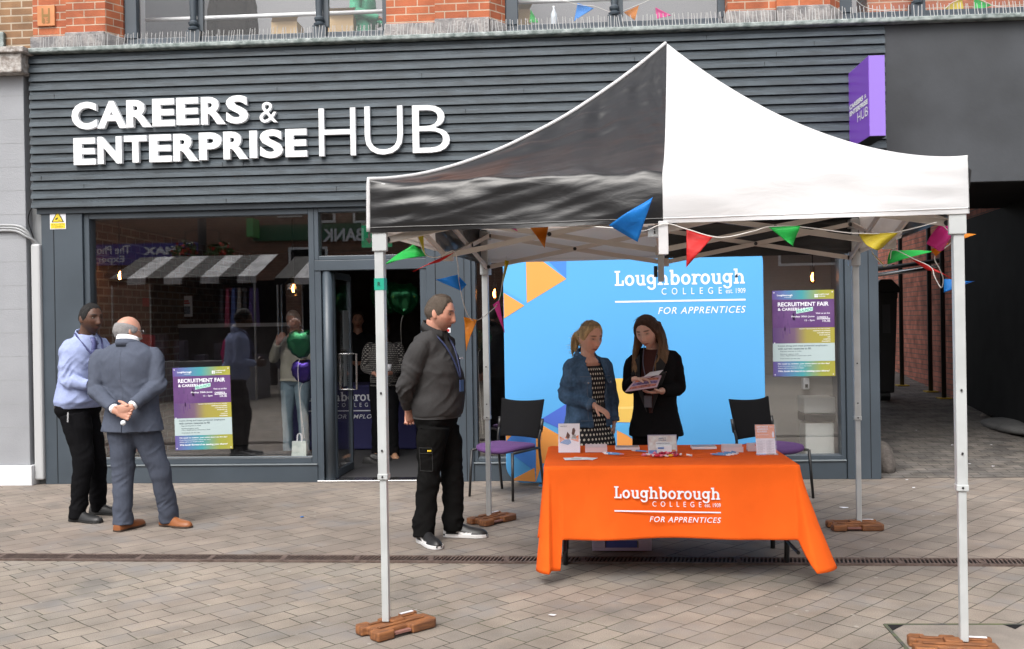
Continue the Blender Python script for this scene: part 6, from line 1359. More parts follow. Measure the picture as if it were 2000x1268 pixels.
def body(P, S, parent):
    """one continuous skin: head, neck, trunk core, arms, hands, legs, feet"""
    mb = MB(); Mx = head_xf(P['hc'], P['hy'], P['hp'], P.get('hr', 0), P.get('hk', 1)); add_head(mb, Mx, S.get('fem', 0)); fem = S.get('fem', 0); k = P.get('k', 1)
    f, l = frame(P, 'L'); nb = P['shc']+Vector((0, 0, .0)); ht = Mx @ Vector((-.022, 0, -.05)); nr = S.get('neck', .058-.008*fem)
    mb.tube([P['shc']-Vector((0, 0, .08)), nb+f*.0, nb.lerp(ht, .5), ht], [nr*1.3, nr*1.12, nr, nr], 18, 3)
    torso(mb, P, [(0, .10, .07, .07, 2.2, 0), (.4, .09, .07, .07, 2.2, 0), (.8, .12, .07, .07, 2.2, 0), (.92, .105, S.get('chest', .06), .06, 2.2, 0), (1, .07, .05, .06, 2.2, 0)], 12, 20)
    for s in 'LR':
        sh, el, wr = P['sh'+s], P['el'+s], P['wr'+s]; inn = -l if s == 'L' else l; ar = S.get('arm', 1)
        mb.tube([P['shc']-Vector((0, 0, .06)), sh+inn*.03-Vector((0, 0, .02)), sh.lerp(el, .4), el, el.lerp(wr, .35), wr], [.04, .042*ar, .04*ar, .035*ar, .036*ar, .026], 12, 3)
        H = P['hd'+s]; hand(mb, wr, H[0], H[1], H[2], H[3], k*S.get('hs', 1))
        mb.tube([P['pel'].lerp(P['hip'+s], .6)+Vector((0, 0, .05)), P['hip'+s], P['kn'+s], P['an'+s], P['an'+s]-Vector((0, 0, .05))], [.07, .062, .042, .032, .03], 12, 2)
        td = Vector((math.cos(P['td'+s]), math.sin(P['td'+s]), 0)); mb.tube([P['an'+s]-Vector((0, 0, .05)), P['an'+s]-Vector((0, 0, .068))+td*.11], [.022, .012], 10)
    me = remesh(mb, S.get('vox', .004), 2, .4); co = coords(me); inv = np.array(Mx.inverted()); h = co @ inv[:3, :3].T+inv[:3, 3]; sk = np.array(S['skin'])
    c = np.tile(sk, (len(co), 1)); near = (np.abs(h) < .17).all(1); x, y, z = h[:, 0], h[:, 1], h[:, 2]; fr = near & (x > .03)
    def blend(w, col): 
        w = (np.clip(w, 0, 1)*near)[:, None]; c[:] = c*(1-w)+np.array(col)*w
    lip = S.get('lip', sk*np.array([.95, .6, .6])); brow = np.array(S.get('brow', (.06, .04, .03)))
    blend(np.exp(-((z+.02)/.02)**2)*np.exp(-((np.abs(y)-.042)/.02)**2)*(x > .03)*.35, sk*np.array([1.12, .78, .72]))
    blend(np.exp(-((z+.035)/.014)**2)*np.exp(-(y/.018)**2)*(x > .06)*.35, sk*np.array([1.1, .8, .75]))
    if 'stubble' in S: blend(((z < -.04)*ramp(-z, .038, .06)*(x > -.03)*ramp(x, -.03, .02)*S['stubble'][0])*(1-np.exp(-((z+.069)/.009)**2)*np.exp(-(y/.022)**2)), S['stubble'][1])
    blend(np.exp(-((z+.069)/.0075)**4)*np.exp(-(y/.024)**4)*(x > .05)*1.0, lip*np.array([.92, .75, .75]) if not isinstance(lip, tuple) else np.array(lip)*np.array([.92, .75, .75]))
    blend(np.exp(-((z+.0685)/.0032)**2)*np.exp(-(y/.024)**4)*(x > .05)*.85, sk*.18)
    blend(np.exp(-((z+.046)/.004)**2)*(np.exp(-((np.abs(y)-.008)/.005)**2))*(x > .07)*.8, sk*.25)
    blend(np.exp(-((z-.031+.08*np.clip(np.abs(y)-.03, 0, 1))/.005)**4)*np.exp(-((np.abs(y)-.033)/.019)**4)*(x > .04)*.95, brow)
    blend(np.exp(-((z-.008)/.011)**2)*np.exp(-((np.abs(y)-.032)/.018)**2)*(x > .04)*.6, sk*.38)  # eye socket shade painted into the skin colour
    if 'scalp' in S: blend(ramp(z, -.02, .03)*(x < .06), S['scalp']) 
    ob = put(me, 'body', M['skin'], parent, c)
    for s in (1, -1):       # eyeballs with iris and upper lid
        mb = MB(); mb.sph((0, 0, 0), .0125, 18, 14); q = np.array(mb.v); sc_ = S.get('squint', .5); q[:, 2] *= sc_; cen = np.array([.0668 if not fem else .066, s*.0315, .008]); tw = xf(Mx, q+cen); mb.v = [tuple(r) for r in tw]
        me2 = bpy.data.meshes.new('eye'); me2.from_pydata(mb.v, [], mb.f); gz = S.get('gaze', (0, -.002)); qq = np.sqrt((q[:, 1]-gz[0])**2+(q[:, 2]-gz[1])**2); cc = np.where(((qq < .0062) & (q[:, 0] > 0))[:, None], np.array(S.get('iris', (.03, .02, .012))), np.array([.26, .24, .22])); cc = np.where((q[:, 2] > .0125*sc_*(.55))[:, None], np.array(S.get('lid', sk*.5)), cc)
        put(me2, 'eye', M['eye'], ob, cc)
    return ob, Mx
def standing(root, yaw, k=1, bend='front', lean=0):
    """a plain standing pose used for the people further back"""
    f = Vector((math.cos(yaw), math.sin(yaw), 0)); l = Vector((-f.y, f.x, 0)); z = lambda h: Vector((0, 0, h*k)); r = Vector(root); P = dict(pel=r+z(.95), shc=r+z(1.46)+f*lean, yp=yaw, ys=yaw, k=k)
    for s, sg in (('L', 1), ('R', -1)):
        o = l*sg*k; P['sh'+s] = r+z(1.43)+o*.185+f*lean; P['hip'+s] = r+z(.92)+o*.09; P['kn'+s] = r+z(.50)+o*.10+f*.02; P['an'+s] = r+z(.09)+o*.11; P['td'+s] = yaw+sg*.25
        if bend == 'front': P['el'+s] = r+z(1.14)+o*.25-f*.03; P['wr'+s] = r+z(1.08)+o*.10+f*.22; P['hd'+s] = (-o+f*.4, -z(1)-f*.2, f, .5)
        elif bend == 'up': P['el'+s] = r+z(1.18)+o*.26+f*.05; P['wr'+s] = r+z(1.38)+o*.10+f*.24; P['hd'+s] = (-o*.6+z(1), -f, z(1), .8)
        else: P['el'+s] = r+z(1.13)+o*.24-f*.03; P['wr'+s] = r+z(.88)+o*.25+f*.03; P['hd'+s] = (-z(1), -o, f, .4)
    P['hc'] = r+z(1.645)+f*(lean+.03); P['hy'] = yaw; P['hp'] = .1; P['hk'] = k; return P
def px_pose(Y0, root, J, yp, ys, k=1):
    """joints measured in the photograph at depths Y0+dy"""
    P = dict(yp=yp, ys=ys, k=k)
    for n, (u, v, dy) in J.items(): P[n] = at(u, v, Y0+dy)
    return P
def solid_tint(c): return np.array(c)
SHIRT = [(-.02, .165, .12, .12, 2.4, 0), (.1, .17, .125, .12, 2.4, 0), (.35, .165, .12, .115, 2.3, 0), (.62, .178, .12, .12, 2.3, 0), (.82, .19, .105, .115, 2.4, -.01), (.93, .155, .085, .09, 2.2, -.015), (.99, .10, .07, .075, 2.1, -.01), (1.03, .075, .06, .065, 2.1, -.01)]
def scale_prof(pr, a=1, bf=1, bb=1): return [(r[0], r[1]*a, r[2]*bf, r[3]*bb, r[4], r[5]) for r in pr]
def top(P, S, parent, name, prof, sl, col, vox=.007, amp=.006, sc=(8, 8, 14), cut=None, m_=None, tint=None, seed=1, ends=(.95, .95), label=None, sm=3):
    mb = MB(); torso(mb, P, prof)
    for s, e in zip('LR', ends): sleeve(mb, P, s, sl, e)
    me = remesh(mb, vox, sm, .5, cut); sp = [(P['el'+s], .10, 1.4) for s in 'LR']+[(P['sh'+s]-Vector((0, 0, .12)), .09, .8) for s in 'LR']; wrinkle(me, amp, sc, sp, seed); return put(me, name, m_ or M['cloth'], parent, tint if tint is not None else np.array(col), label)
def trousers(P, parent, col, hipw=(.172, .125, .13), lr=(.098, .094, .078, .068, .066, .062, .060), amp=.005, end=1.16, name='trousers', topf=.02, seed=3, tint=None):
    mb = MB(); a, bf, bb = hipw; torso(mb, P, [(-.17, a*.80, bf*.72, bb*.78, 2.3, 0), (-.08, a*.98, bf*.92, bb, 2.4, 0), (.02, a, bf*.97, bb*.97, 2.4, 0), (topf, a*.97, bf*.96, bb*.9, 2.4, 0)], 16)
    for s in 'LR': leg(mb, P, s, lr, .0, end)
    me = remesh(mb, .007, 3); sp = [(P['kn'+s], .11, 1.2) for s in 'LR']+[(P['an'+s]+Vector((0, 0, .05)), .09, 2.4) for s in 'LR']+[(P['pel']-Vector((0, 0, .1)), .1, .6)]; wrinkle(me, amp, (7, 7, 16), sp, seed); return put(me, name, M['cloth'], parent, tint if tint is not None else np.array(col))
def neck_ring(P, c, rx, ry, r, yaw, tilt=0, n=28, a0=0, a1=360, dz=None):
    f = Vector((math.cos(yaw), math.sin(yaw), 0)); l = Vector((-f.y, f.x, 0)); return [c+f*(rx*math.cos(R(a)))+l*(ry*math.sin(R(a)))+Vector((0, 0, -tilt*math.cos(R(a)))) for a in np.linspace(a0, a1, n)]
def collar(P, parent, col, Mx, rx=.068, ry=.068, h=.045, tilt=.03, gap=20, name='collar', fl=.012, m_=None, dz=0):
    """a stand collar open at the front; gap in degrees"""
    c = P['shc']+Vector((0, 0, -.012+dz)); y_ = P['ys']; f, l = frame(P, 'L'); outer = []
    A = neck_ring(P, c+Vector((0, 0, h)), rx, ry, 0, y_, tilt*1.25, 30, gap, 360-gap); B = neck_ring(P, c, rx+fl, ry+fl, 0, y_, tilt*1.35, 30, gap*.9, 360-gap*.9); A2 = neck_ring(P, c+Vector((0, 0, h+.004)), rx+.008, ry+.008, 0, y_, tilt*1.25, 30, gap, 360-gap); B2 = neck_ring(P, c+Vector((0, 0, -.01)), rx+fl+.016, ry+fl+.016, 0, y_, tilt*1.5, 30, gap*1.2, 360-gap*1.2)
    mb = MB(); mb.loft([[A[i], A2[i], B2[i], B[i]] for i in range(len(A))]); me = bpy.data.meshes.new(name); me.from_pydata(mb.v, [], mb.f); return put(me, name, m_ or M['cloth'], parent, np.array(col))
def lanyard(P, parent, col, pts, badge=None, bcol=(.55, .57, .62), r=.005):
    m_ = mat('lanyard %.2f' % col[2], col, .6); mb = MB(); mb.tube(pts, r, 6, 5); o = mb.build('lanyard', m_, parent, smooth=True)
    if badge:
        c, w, h, y_ = badge; f = Vector((math.cos(y_), math.sin(y_), 0)); l = Vector((-f.y, f.x, 0)); mb = MB(); mb.bar(c+Vector((0, 0, h/2)), c-Vector((0, 0, h/2)), w, .006, tuple(f)); b = mb.build('badge', mat('badge card', bcol, .4), o)
    return o
HAIRLINE = lambda az: np.interp(az, [0, .5, .8, 1.0, 1.2, 1.45, 1.75, 2.2, 3.2], [.80, .78, .66, .42, .0, -.12, -.16, -.42, -.52])
def short_hair(P, Mx, parent, col, t=.010, line=0, fem=0, col2=None, name='hair', sidef=.7):
    mb = MB(); 
    def th(az, el, p): 
        e = HAIRLINE(az)+line; e = e+.05*np.sin(p[:, 1]*210)*np.sin(p[:, 2]*170); k = ramp(el, e-.04, e+.28); topk = ramp(el, .3, 1.0); return np.where(el > e-.02, .0012+t*k*(sidef+(1-sidef)*topk), -.008)
    hair_mesh(mb, Mx, th, fem, .0025); me = bpy.data.meshes.new(name); me.from_pydata(mb.v, [], mb.f); return put(me, name, M['hair'], parent, np.array(col))

def seam(garment, name, m_, lines, r=.0025, off=.0015):
    """stitched lines laid on a garment: each line is a list of (outside point, inside point)"""
    o3 = org(garment); from_ = None
    from mathutils.bvhtree import BVHTree
    me = garment.data; bv = BVHTree.FromPolygons([v.co+o3 for v in me.vertices], [tuple(p.vertices) for p in me.polygons])
    mb = MB()
    for ln in lines:
        pts = []
        for a, b in ln:
            a, b = Vector(a), Vector(b); h = bv.ray_cast(a, (b-a).normalized(), (b-a).length)
            if h[0] is not None: pts.append(h[0]+h[1]*off)
        if len(pts) > 2: mb.tube(pts, r, 5)
    if mb.v: mb.build(name, m_, garment, smooth=True)
def strands(hair, head_c, n, ln, rad, back, name='loose_strands', lift=.35, seed=1, zmin=-9, Mx=None):
    """fine tapering hairs lying on the hair mass, combed along `back`"""
    me = hair.data; o3 = org(hair); rr = random.Random(seed); no = normals(me); co = coords(me)+np.array(o3); mb = MB(); cols = []; base = np.empty(len(co)*4, np.float32); me.attributes['tint'].data.foreach_get('color', base); base = base.reshape(-1, 4)[:, :3]; idx = list(range(len(co))); rr.shuffle(idx); k = 0
    for i in idx:
        if k >= n: break
        p = Vector(co[i]); nn = Vector(no[i])
        if p.z < zmin: continue
        if Mx is not None:
            q_ = Mx.inverted() @ p
            if q_.x > .02 and q_.z > -.16 and abs(q_.y) < .09: continue
        d = back-nn*back.dot(nn)
        if d.length < .15: continue
        d = (d.normalized()+nn*lift*rr.uniform(.2, 1)+Vector((rr.gauss(0, .08), rr.gauss(0, .08), rr.gauss(0, .06)))).normalized(); l_ = ln*rr.uniform(.6, 1.3); q = p+d*l_*.55; e = q+(d-nn*lift*.9).normalized()*l_*.45
        b4 = len(mb.v); mb.tube([p-nn*.002, q, e], [rad, rad*.8, rad*.1], 4); c = base[i]*rr.uniform(.55, 1.6); cols += [c]*(len(mb.v)-b4); k += 1
    m2 = bpy.data.meshes.new(name); m2.from_pydata(mb.v, [], mb.f); put(m2, name, M['hair'], hair, np.array(cols))
# ------------------------------------------------------------------ 1 man in blue shirt
def man_blue():
    root = gnd(172, 1012); Y0 = root.y; t_ = thing('person', 'man in light blue shirt, tie and black trousers smiling at the suited man', 'person', (root.x, root.y, 0))
    ys = R(-32); J = dict(pel=(152, 792, 0), shc=(169, 659, .0), shR=(136, 676, -.12), shL=(198, 668, .14), elR=(131, 745, -.17), elL=(207, 742, .22), wrR=(180, 752, -.20), wrL=(212, 748, -.02), hipR=(147, 812, -.07), hipL=(164, 812, .08), knR=(164, 897, -.12), knL=(188, 895, .10), anR=(152, 1004, -.14), anL=(192, 984, .16), hc=(178, 622, -.02))
    P = px_pose(Y0, root, J, ys, ys); P['pel'] = P['pel']; P['anR'].z = .095; P['anL'].z = .095; P['tdR'] = R(-18); P['tdL'] = R(-4); P['hy'] = R(-28); P['hp'] = .05; P['hk'] = 1.10
    P['hdR'] = (Vector((1, -.05, .0)), Vector((0, .7, .3)), Vector((0, 0, 1)), .6); P['hdL'] = (Vector((.6, -.7, 0)), Vector((-.5, -.3, 0)), Vector((0, 0, 1)), .6)
    sk = np.array((.085, .040, .025)); S = dict(skin=sk, lip=(.15, .065, .055), brow=(.012, .01, .009), iris=(.015, .01, .008), neck=.066, stubble=(.6, (.03, .018, .013)), lid=sk*.7, hs=1.05); ob, Mx = body(P, S, t_)
    hr = short_hair(P, Mx, t_, (.010, .009, .009), .006, .0, sidef=.85); strands(hr, P['hc'], 900, .006, .0014, Mx.to_3x3() @ Vector((-.3, .2, .6)), lift=1.5, seed=9)
    sc_ = np.array((.29, .34, .54)); top(P, S, t_, 'shirt', scale_prof([(-.03, .160, .125, .122, 2.4, .0), (.03, .178, .142, .134, 2.3, .005), (.10, .188, .150, .138, 2.3, .01)]+SHIRT[2:], 1.14, 1.32, 1.12), (.074, .074, .063, .056, .044), sc_, amp=.013, sc=(7, 7, 10), seed=2, ends=(.9, .9)); collar(P, t_, sc_*1.05, Mx, .078, .078, .045, .03, 14)
    f, l = frame(P, 'L'); c0 = P['shc']+f*.082+Vector((0, 0, .0)); mb = MB(); q = P['shc'].lerp(P['pel'], .55)+f*.178
    mb.loft([[p+l*a+f*b for a, b in ((-w, 0), (w, 0), (w, .014), (-w, .014))] for p, w in ((c0+Vector((0, 0, .0)), .02), (c0+Vector((0, 0, -.035))+f*.02, .024), (c0+Vector((0, 0, -.05))+f*.026, .018), (P['shc'].lerp(P['pel'], .35)+f*.160, .034), (q, .042), (q-Vector((0, 0, .05)), .01))]); mb.build('tie', mat('navy striped tie', (.035, .04, .14), .5, c2=(.10, .11, .26), vs=30, stretch=(1, 1, 3)), t_, smooth=True)
    lanyard(P, t_, (.03, .035, .12), [P['shc']+l*.09-f*.02+Vector((0, 0, .035)), P['shc']+l*.10+f*.06-Vector((0, 0, .02)), P['shc']+l*.05+f*.15-Vector((0, 0, .14)), P['shc']+f*.19-Vector((0, 0, .26)), P['shc']-l*.05+f*.15-Vector((0, 0, .14)), P['shc']-l*.10+f*.06-Vector((0, 0, .02)), P['shc']-l*.09-f*.02+Vector((0, 0, .035))], r=.008)
    trousers(P, t_, (.007, .007, .008), (.192, .158, .135), (.120, .118, .096, .082, .078, .070, .066), .006); mb = MB(); torso(mb, P, [(-.03, .192, .158, .134, 2.4, 0), (.01, .194, .162, .134, 2.4, 0)], 4); mb.build('belt', M['blackm'], t_, smooth=False)
    for s in 'LR': shoe(P, s, t_, .33, .052, (.014, .014, .015), (.01, .01, .01))
    MB().bar(P['pel']+f*.14-l*.17-Vector((0, 0, .04)), P['pel']+f*.15-l*.18-Vector((0, 0, .12)), .012, .006).build('key_tag', M['steel'], t_)
man_blue()
# ------------------------------------------------------------------ 2 man in grey suit seen from behind
def man_suit():
    root = gnd(285, 1035); Y0 = root.y; t_ = thing('person', 'balding man in blue grey suit and brown shoes with hands clasped behind him', 'person', (root.x, root.y, 0))
    ys = R(86); J = dict(pel=(259, 806, .0), shc=(249, 670, .0), shL=(197, 692, 0), shR=(300, 688, .02), elL=(186, 762, -.06), elR=(309, 752, -.05), wrL=(228, 803, -.25), wrR=(254, 796, -.25), hipL=(240, 826, 0), hipR=(277, 826, 0), knL=(240, 925, .0), knR=(312, 918, .05), anL=(240, 1030, -.02), anR=(329, 1010, .14), hc=(250, 648, .04))
    P = px_pose(Y0, root, J, R(84), ys); P['anL'].z = .10; P['anR'].z = .10; P['tdL'] = R(72); P['tdR'] = R(-20); P['hy'] = R(48); P['hp'] = .10; P['hk'] = 1.08; P['lfR'] = 0
    P['hdL'] = (Vector((.9, .0, -.30)), Vector((0, -1, .2)), Vector((.1, 0, 1)), .9); P['hdR'] = (Vector((-.9, -.1, -.25)), Vector((0, 1, .1)), Vector((0, 0, 1)), .8)
    sk = np.array((.48, .25, .18)); S = dict(skin=sk, neck=.066, brow=(.25, .22, .2), hs=1.05); ob, Mx = body(P, S, t_)
    mb = MB()
    def th(az, el, p):
        lo = HAIRLINE(az); hi = np.interp(az, [1.0, 1.5, 2.2, 3.2], [.25, .45, .58, .60]); k = ramp(el, lo-.02, lo+.1)*ramp(hi-el, 0, .25)*ramp(az, 1.05, 1.3); return np.where(k > 0, .001+.008*k, -.008)
    hair_mesh(mb, Mx, th, 0, .0015); me = bpy.data.meshes.new('hair'); me.from_pydata(mb.v, [], mb.f); hr = put(me, 'hair', M['hair'], t_, np.array((.26, .25, .25))); strands(hr, P['hc'], 600, .014, .0013, Mx.to_3x3() @ Vector((-.5, 0, -.8)), lift=.5, seed=8)
    mb = MB(); hair_mesh(mb, Mx, lambda az, el, p: np.where((p[:, 2] < -.035) & (az < 1.5), .011*ramp(-p[:, 2], .035, .06)*ramp(1.5-az, 0, .3), -.008), 0, .0015); me = bpy.data.meshes.new('beard'); me.from_pydata(mb.v, [], mb.f); put(me, 'beard', M['hair'], t_, np.array((.42, .40, .38)))
    g = MB(); T = lambda x, y, z: Mx @ Vector((x, y, z))
    for s in (1, -1):
        g.tube([T(.094+.0*math.cos(a), s*.032+.022*math.cos(a), .004+.017*math.sin(a)) for a in np.linspace(0, 2*math.pi, 20)], .0018, 6); g.tube([T(.094, s*.054, .010), T(.06, s*.076, .012), T(-.01, s*.083, .012), T(-.02, s*.083, .0)], .0018, 6)
    g.tube([T(.094, .010, .006), T(.096, -.010, .006)], .0018, 6); g.build('glasses', M['steel'], t_)
    sc_ = np.array((.078, .090, .122))
    prof = [(-.26, .250, .150, .175, 2.4, 0), (-.18, .243, .145, .172, 2.4, 0), (-.02, .222, .135, .155, 2.5, 0), (.12, .208, .132, .138, 2.5, 0), (.4, .210, .135, .135, 2.5, 0), (.65, .225, .14, .145, 2.6, 0), (.82, .228, .12, .13, 2.6, 0), (.93, .185, .09, .10, 2.4, 0), (1.01, .10, .075, .085, 2.2, 0)]
    vent = MB(); f, l = frame(P, 'L'); c = P['pel']-f*.16; vent.add([c+l*a+f*b+Vector((0, 0, z)) for z in (-.30, -.02) for a, b in ((-.004, -.1), (.004, -.1), (.004, .04), (-.004, .04))], [(0, 3, 2, 1), (4, 5, 6, 7), (0, 1, 5, 4), (1, 2, 6, 5), (2, 3, 7, 6), (3, 0, 4, 7)])
    jk = top(P, S, t_, 'suit_jacket', prof, (.082, .076, .066, .060, .050), sc_, .0075, .009, (7, 7, 9), seed=4, ends=(.86, .86), cut=[vent])
    ax = lambda z, a: (P['pel'].lerp(P['shc'], z)-f*.5+l*a, P['pel'].lerp(P['shc'], z)+l*a*.7); md_ = mat('suit seam', (.05, .058, .08), .9)
    seam(jk, 'seam', md_, [[ax(z, .0) for z in np.linspace(-.02, .9, 40)]], .0016, .0002)
    collar(P, jk, sc_*.97, Mx, .077, .083, .052, .016, 30, 'jacket_collar', .006, None, -.026); collar(P, t_, (.72, .73, .76), Mx, .070, .074, .058, .018, 14, 'shirt_collar', .004)
    for s in 'LR':
        a, b = P['el'+s], P['wr'+s]; mb = MB(); mb.tube([a.lerp(b, .84), a.lerp(b, .935)], [.037, .038], 16); mb.build('shirt_cuff', M['paper'], t_, smooth=True)
    trousers(P, t_, sc_*.9, (.195, .14, .15), (.118, .112, .094, .084, .080, .078, .078), .006, 1.15, seed=6)
    for s in 'LR': shoe(P, s, t_, .31, .050, (.24, .085, .03), (.05, .03, .02))
    mb = MB(); h = P['wrR'].lerp(P['wrL'], .5)+Vector((0.02, -.05, -.10)); mb.sph(h, (.020, .020, .020), 14, 10); mb.build('white_bottle_cap', M['white'], t_, smooth=True)
man_suit()
# ------------------------------------------------------------------ 3 man in dark sweatshirt
def man_polo():
    root = gnd(862, 1052); Y0 = root.y; t_ = thing('person', 'man in dark grey sweatshirt and black cargo trousers, hands behind his back', 'person', (root.x, root.y, 0))
    ys = R(-22); J = dict(pel=(853, 812, .02), shc=(849, 648, .0), shR=(822, 673, -.19), shL=(872, 665, .16), elR=(790, 756, -.20), elL=(838, 752, .26), wrR=(797, 800, .04), wrL=(800, 800, .14), hipR=(846, 834, -.09), hipL=(868, 834, .09), knR=(838, 925, -.10), knL=(884, 925, .08), anR=(829, 1028, -.16), anL=(886, 1022, .06), hc=(860, 612, -.02))
    P = px_pose(Y0, root, J, ys, ys); P['anR'].z = .10; P['anL'].z = .10; P['tdR'] = R(-58); P['tdL'] = R(-8); P['hy'] = R(-10); P['hp'] = .20; P['hk'] = 1.15
    P['hdR'] = (Vector((.2, .35, -.9)), Vector((-.3, .9, 0)), Vector((1, 0, 0)), .8); P['hdL'] = (Vector((.05, -.3, -.9)), Vector((0, -1, 0)), Vector((1, 0, 0)), .9)
    sk = np.array((.54, .27, .195)); S = dict(skin=sk, lip=(.45, .17, .14), brow=(.10, .07, .05), iris=(.05, .06, .07), neck=.070, stubble=(.45, (.27, .16, .12)), lid=sk*.7); ob, Mx = body(P, S, t_)
    hr = short_hair(P, Mx, t_, (.085, .065, .05), .011, .02, sidef=.5); strands(hr, P['hc'], 900, .016, .0013, Mx.to_3x3() @ Vector((-.6, 0, -.5)), lift=.9, seed=7); mb = MB(); hair_mesh(mb, Mx, lambda az, el, p: np.where(el > .86, .015*ramp(el, .86, 1.1), -.008), 0, .002); me = bpy.data.meshes.new('quiff'); me.from_pydata(mb.v, [], mb.f); put(me, 'hair_quiff', M['hair'], t_, np.array((.06, .042, .03)))
    sc_ = np.array((.048, .047, .048)); prof = [(-.005, .185, .150, .150, 2.4, 0), (.03, .205, .175, .165, 2.4, .005), (.18, .215, .19, .165, 2.3, .01), (.42, .215, .185, .155, 2.3, .01), (.65, .218, .165, .15, 2.4, 0), (.83, .215, .12, .135, 2.5, -.01), (.94, .175, .09, .10, 2.4, -.01), (1.02, .09, .07, .078, 2.2, -.005)]
    sw = top(P, S, t_, 'sweatshirt', prof, (.086, .080, .070, .062, .046), sc_, .0075, .013, (6, 6, 9), seed=8, ends=(.9, .9)); mb = MB(); torso(mb, P, [(-.02, .196, .165, .158, 2.4, .0), (.02, .200, .170, .162, 2.4, .003)], 4); mb.build('hem_rib', mat('sweatshirt rib', (.04, .04, .041), .9), sw)
    collar(P, sw, sc_*.8, Mx, .080, .078, .055, .035, 16, 'collar', .014)
    f, l = frame(P, 'L'); p0 = P['shc']; lanyard(P, t_, (.02, .03, .09), [p0+l*.085+f*.01+Vector((0, 0, .02)), p0+l*.06+f*.12-Vector((0, 0, .10)), p0+l*.02+f*.188-Vector((0, 0, .24)), p0+f*.212-Vector((0, 0, .34)), p0-l*.03+f*.18-Vector((0, 0, .22)), p0-l*.06+f*.12-Vector((0, 0, .10)), p0-l*.085+f*.01+Vector((0, 0, .02))], (p0+f*.222-Vector((0, 0, .40)), .055, .085, ys), (.05, .08, .20), .007)
    mb = MB(); c = p0+f*.165+l*.09-Vector((0, 0, .20)); tmp = f; text_into(mb, 'security', 0, .07, 0, .014, lambda a, b, t: tuple(c-l*(a-.035)+f*(.03+t)+Vector((0, 0, b))), .002) if False else mb.bar(c-l*.035+f*.012, c+l*.03+f*.006, .003, .010); mb.build('chest_print', M['ltext'], sw)
    tr = trousers(P, t_, (.007, .007, .007), (.190, .150, .150), (.118, .112, .098, .086, .082, .080, .078), .009, 1.13, seed=9)
    kp = P['hipR'].lerp(P['knR'], .62); side = Vector((-.25, -1, 0)).normalized(); al = Vector((1, -.2, 0)).normalized(); po = lambda a, z: (kp+side*.4+al*a+Vector((0, 0, z)), kp+al*a*.6+Vector((0, 0, z)))
    seam(tr, 'cargo_pocket_seam', mat('black cargo seam', (.011, .011, .011), .9), [[po(a, .07) for a in np.linspace(-.07, .07, 14)], [po(a, .03) for a in np.linspace(-.07, .07, 14)], [po(-.07, z) for z in np.linspace(.07, -.10, 14)], [po(.07, z) for z in np.linspace(.07, -.10, 14)], [po(a, -.10) for a in np.linspace(-.07, .07, 14)]], .003, .002)
    seam(tr, 'yellow_tab', M['yellow'], [[po(a, .045+q_) for a in np.linspace(.025, .062, 6)] for q_ in (0, .004, .008)], .003, .002)
    for s in 'LR': shoe(P, s, t_, .335, .054, (.014, .014, .015), (.62, .62, .62), 'sneaker')
    mb = MB(); b = P['wrR']+Vector((.05, -.05, -.06)); mb.tube([b, b+Vector((.03, 0, .10)), b+Vector((.045, 0, .10)), b+Vector((.02, 0, .0))], .005, 6); mb.build('folded_glasses', M['steel'], t_)
man_polo()
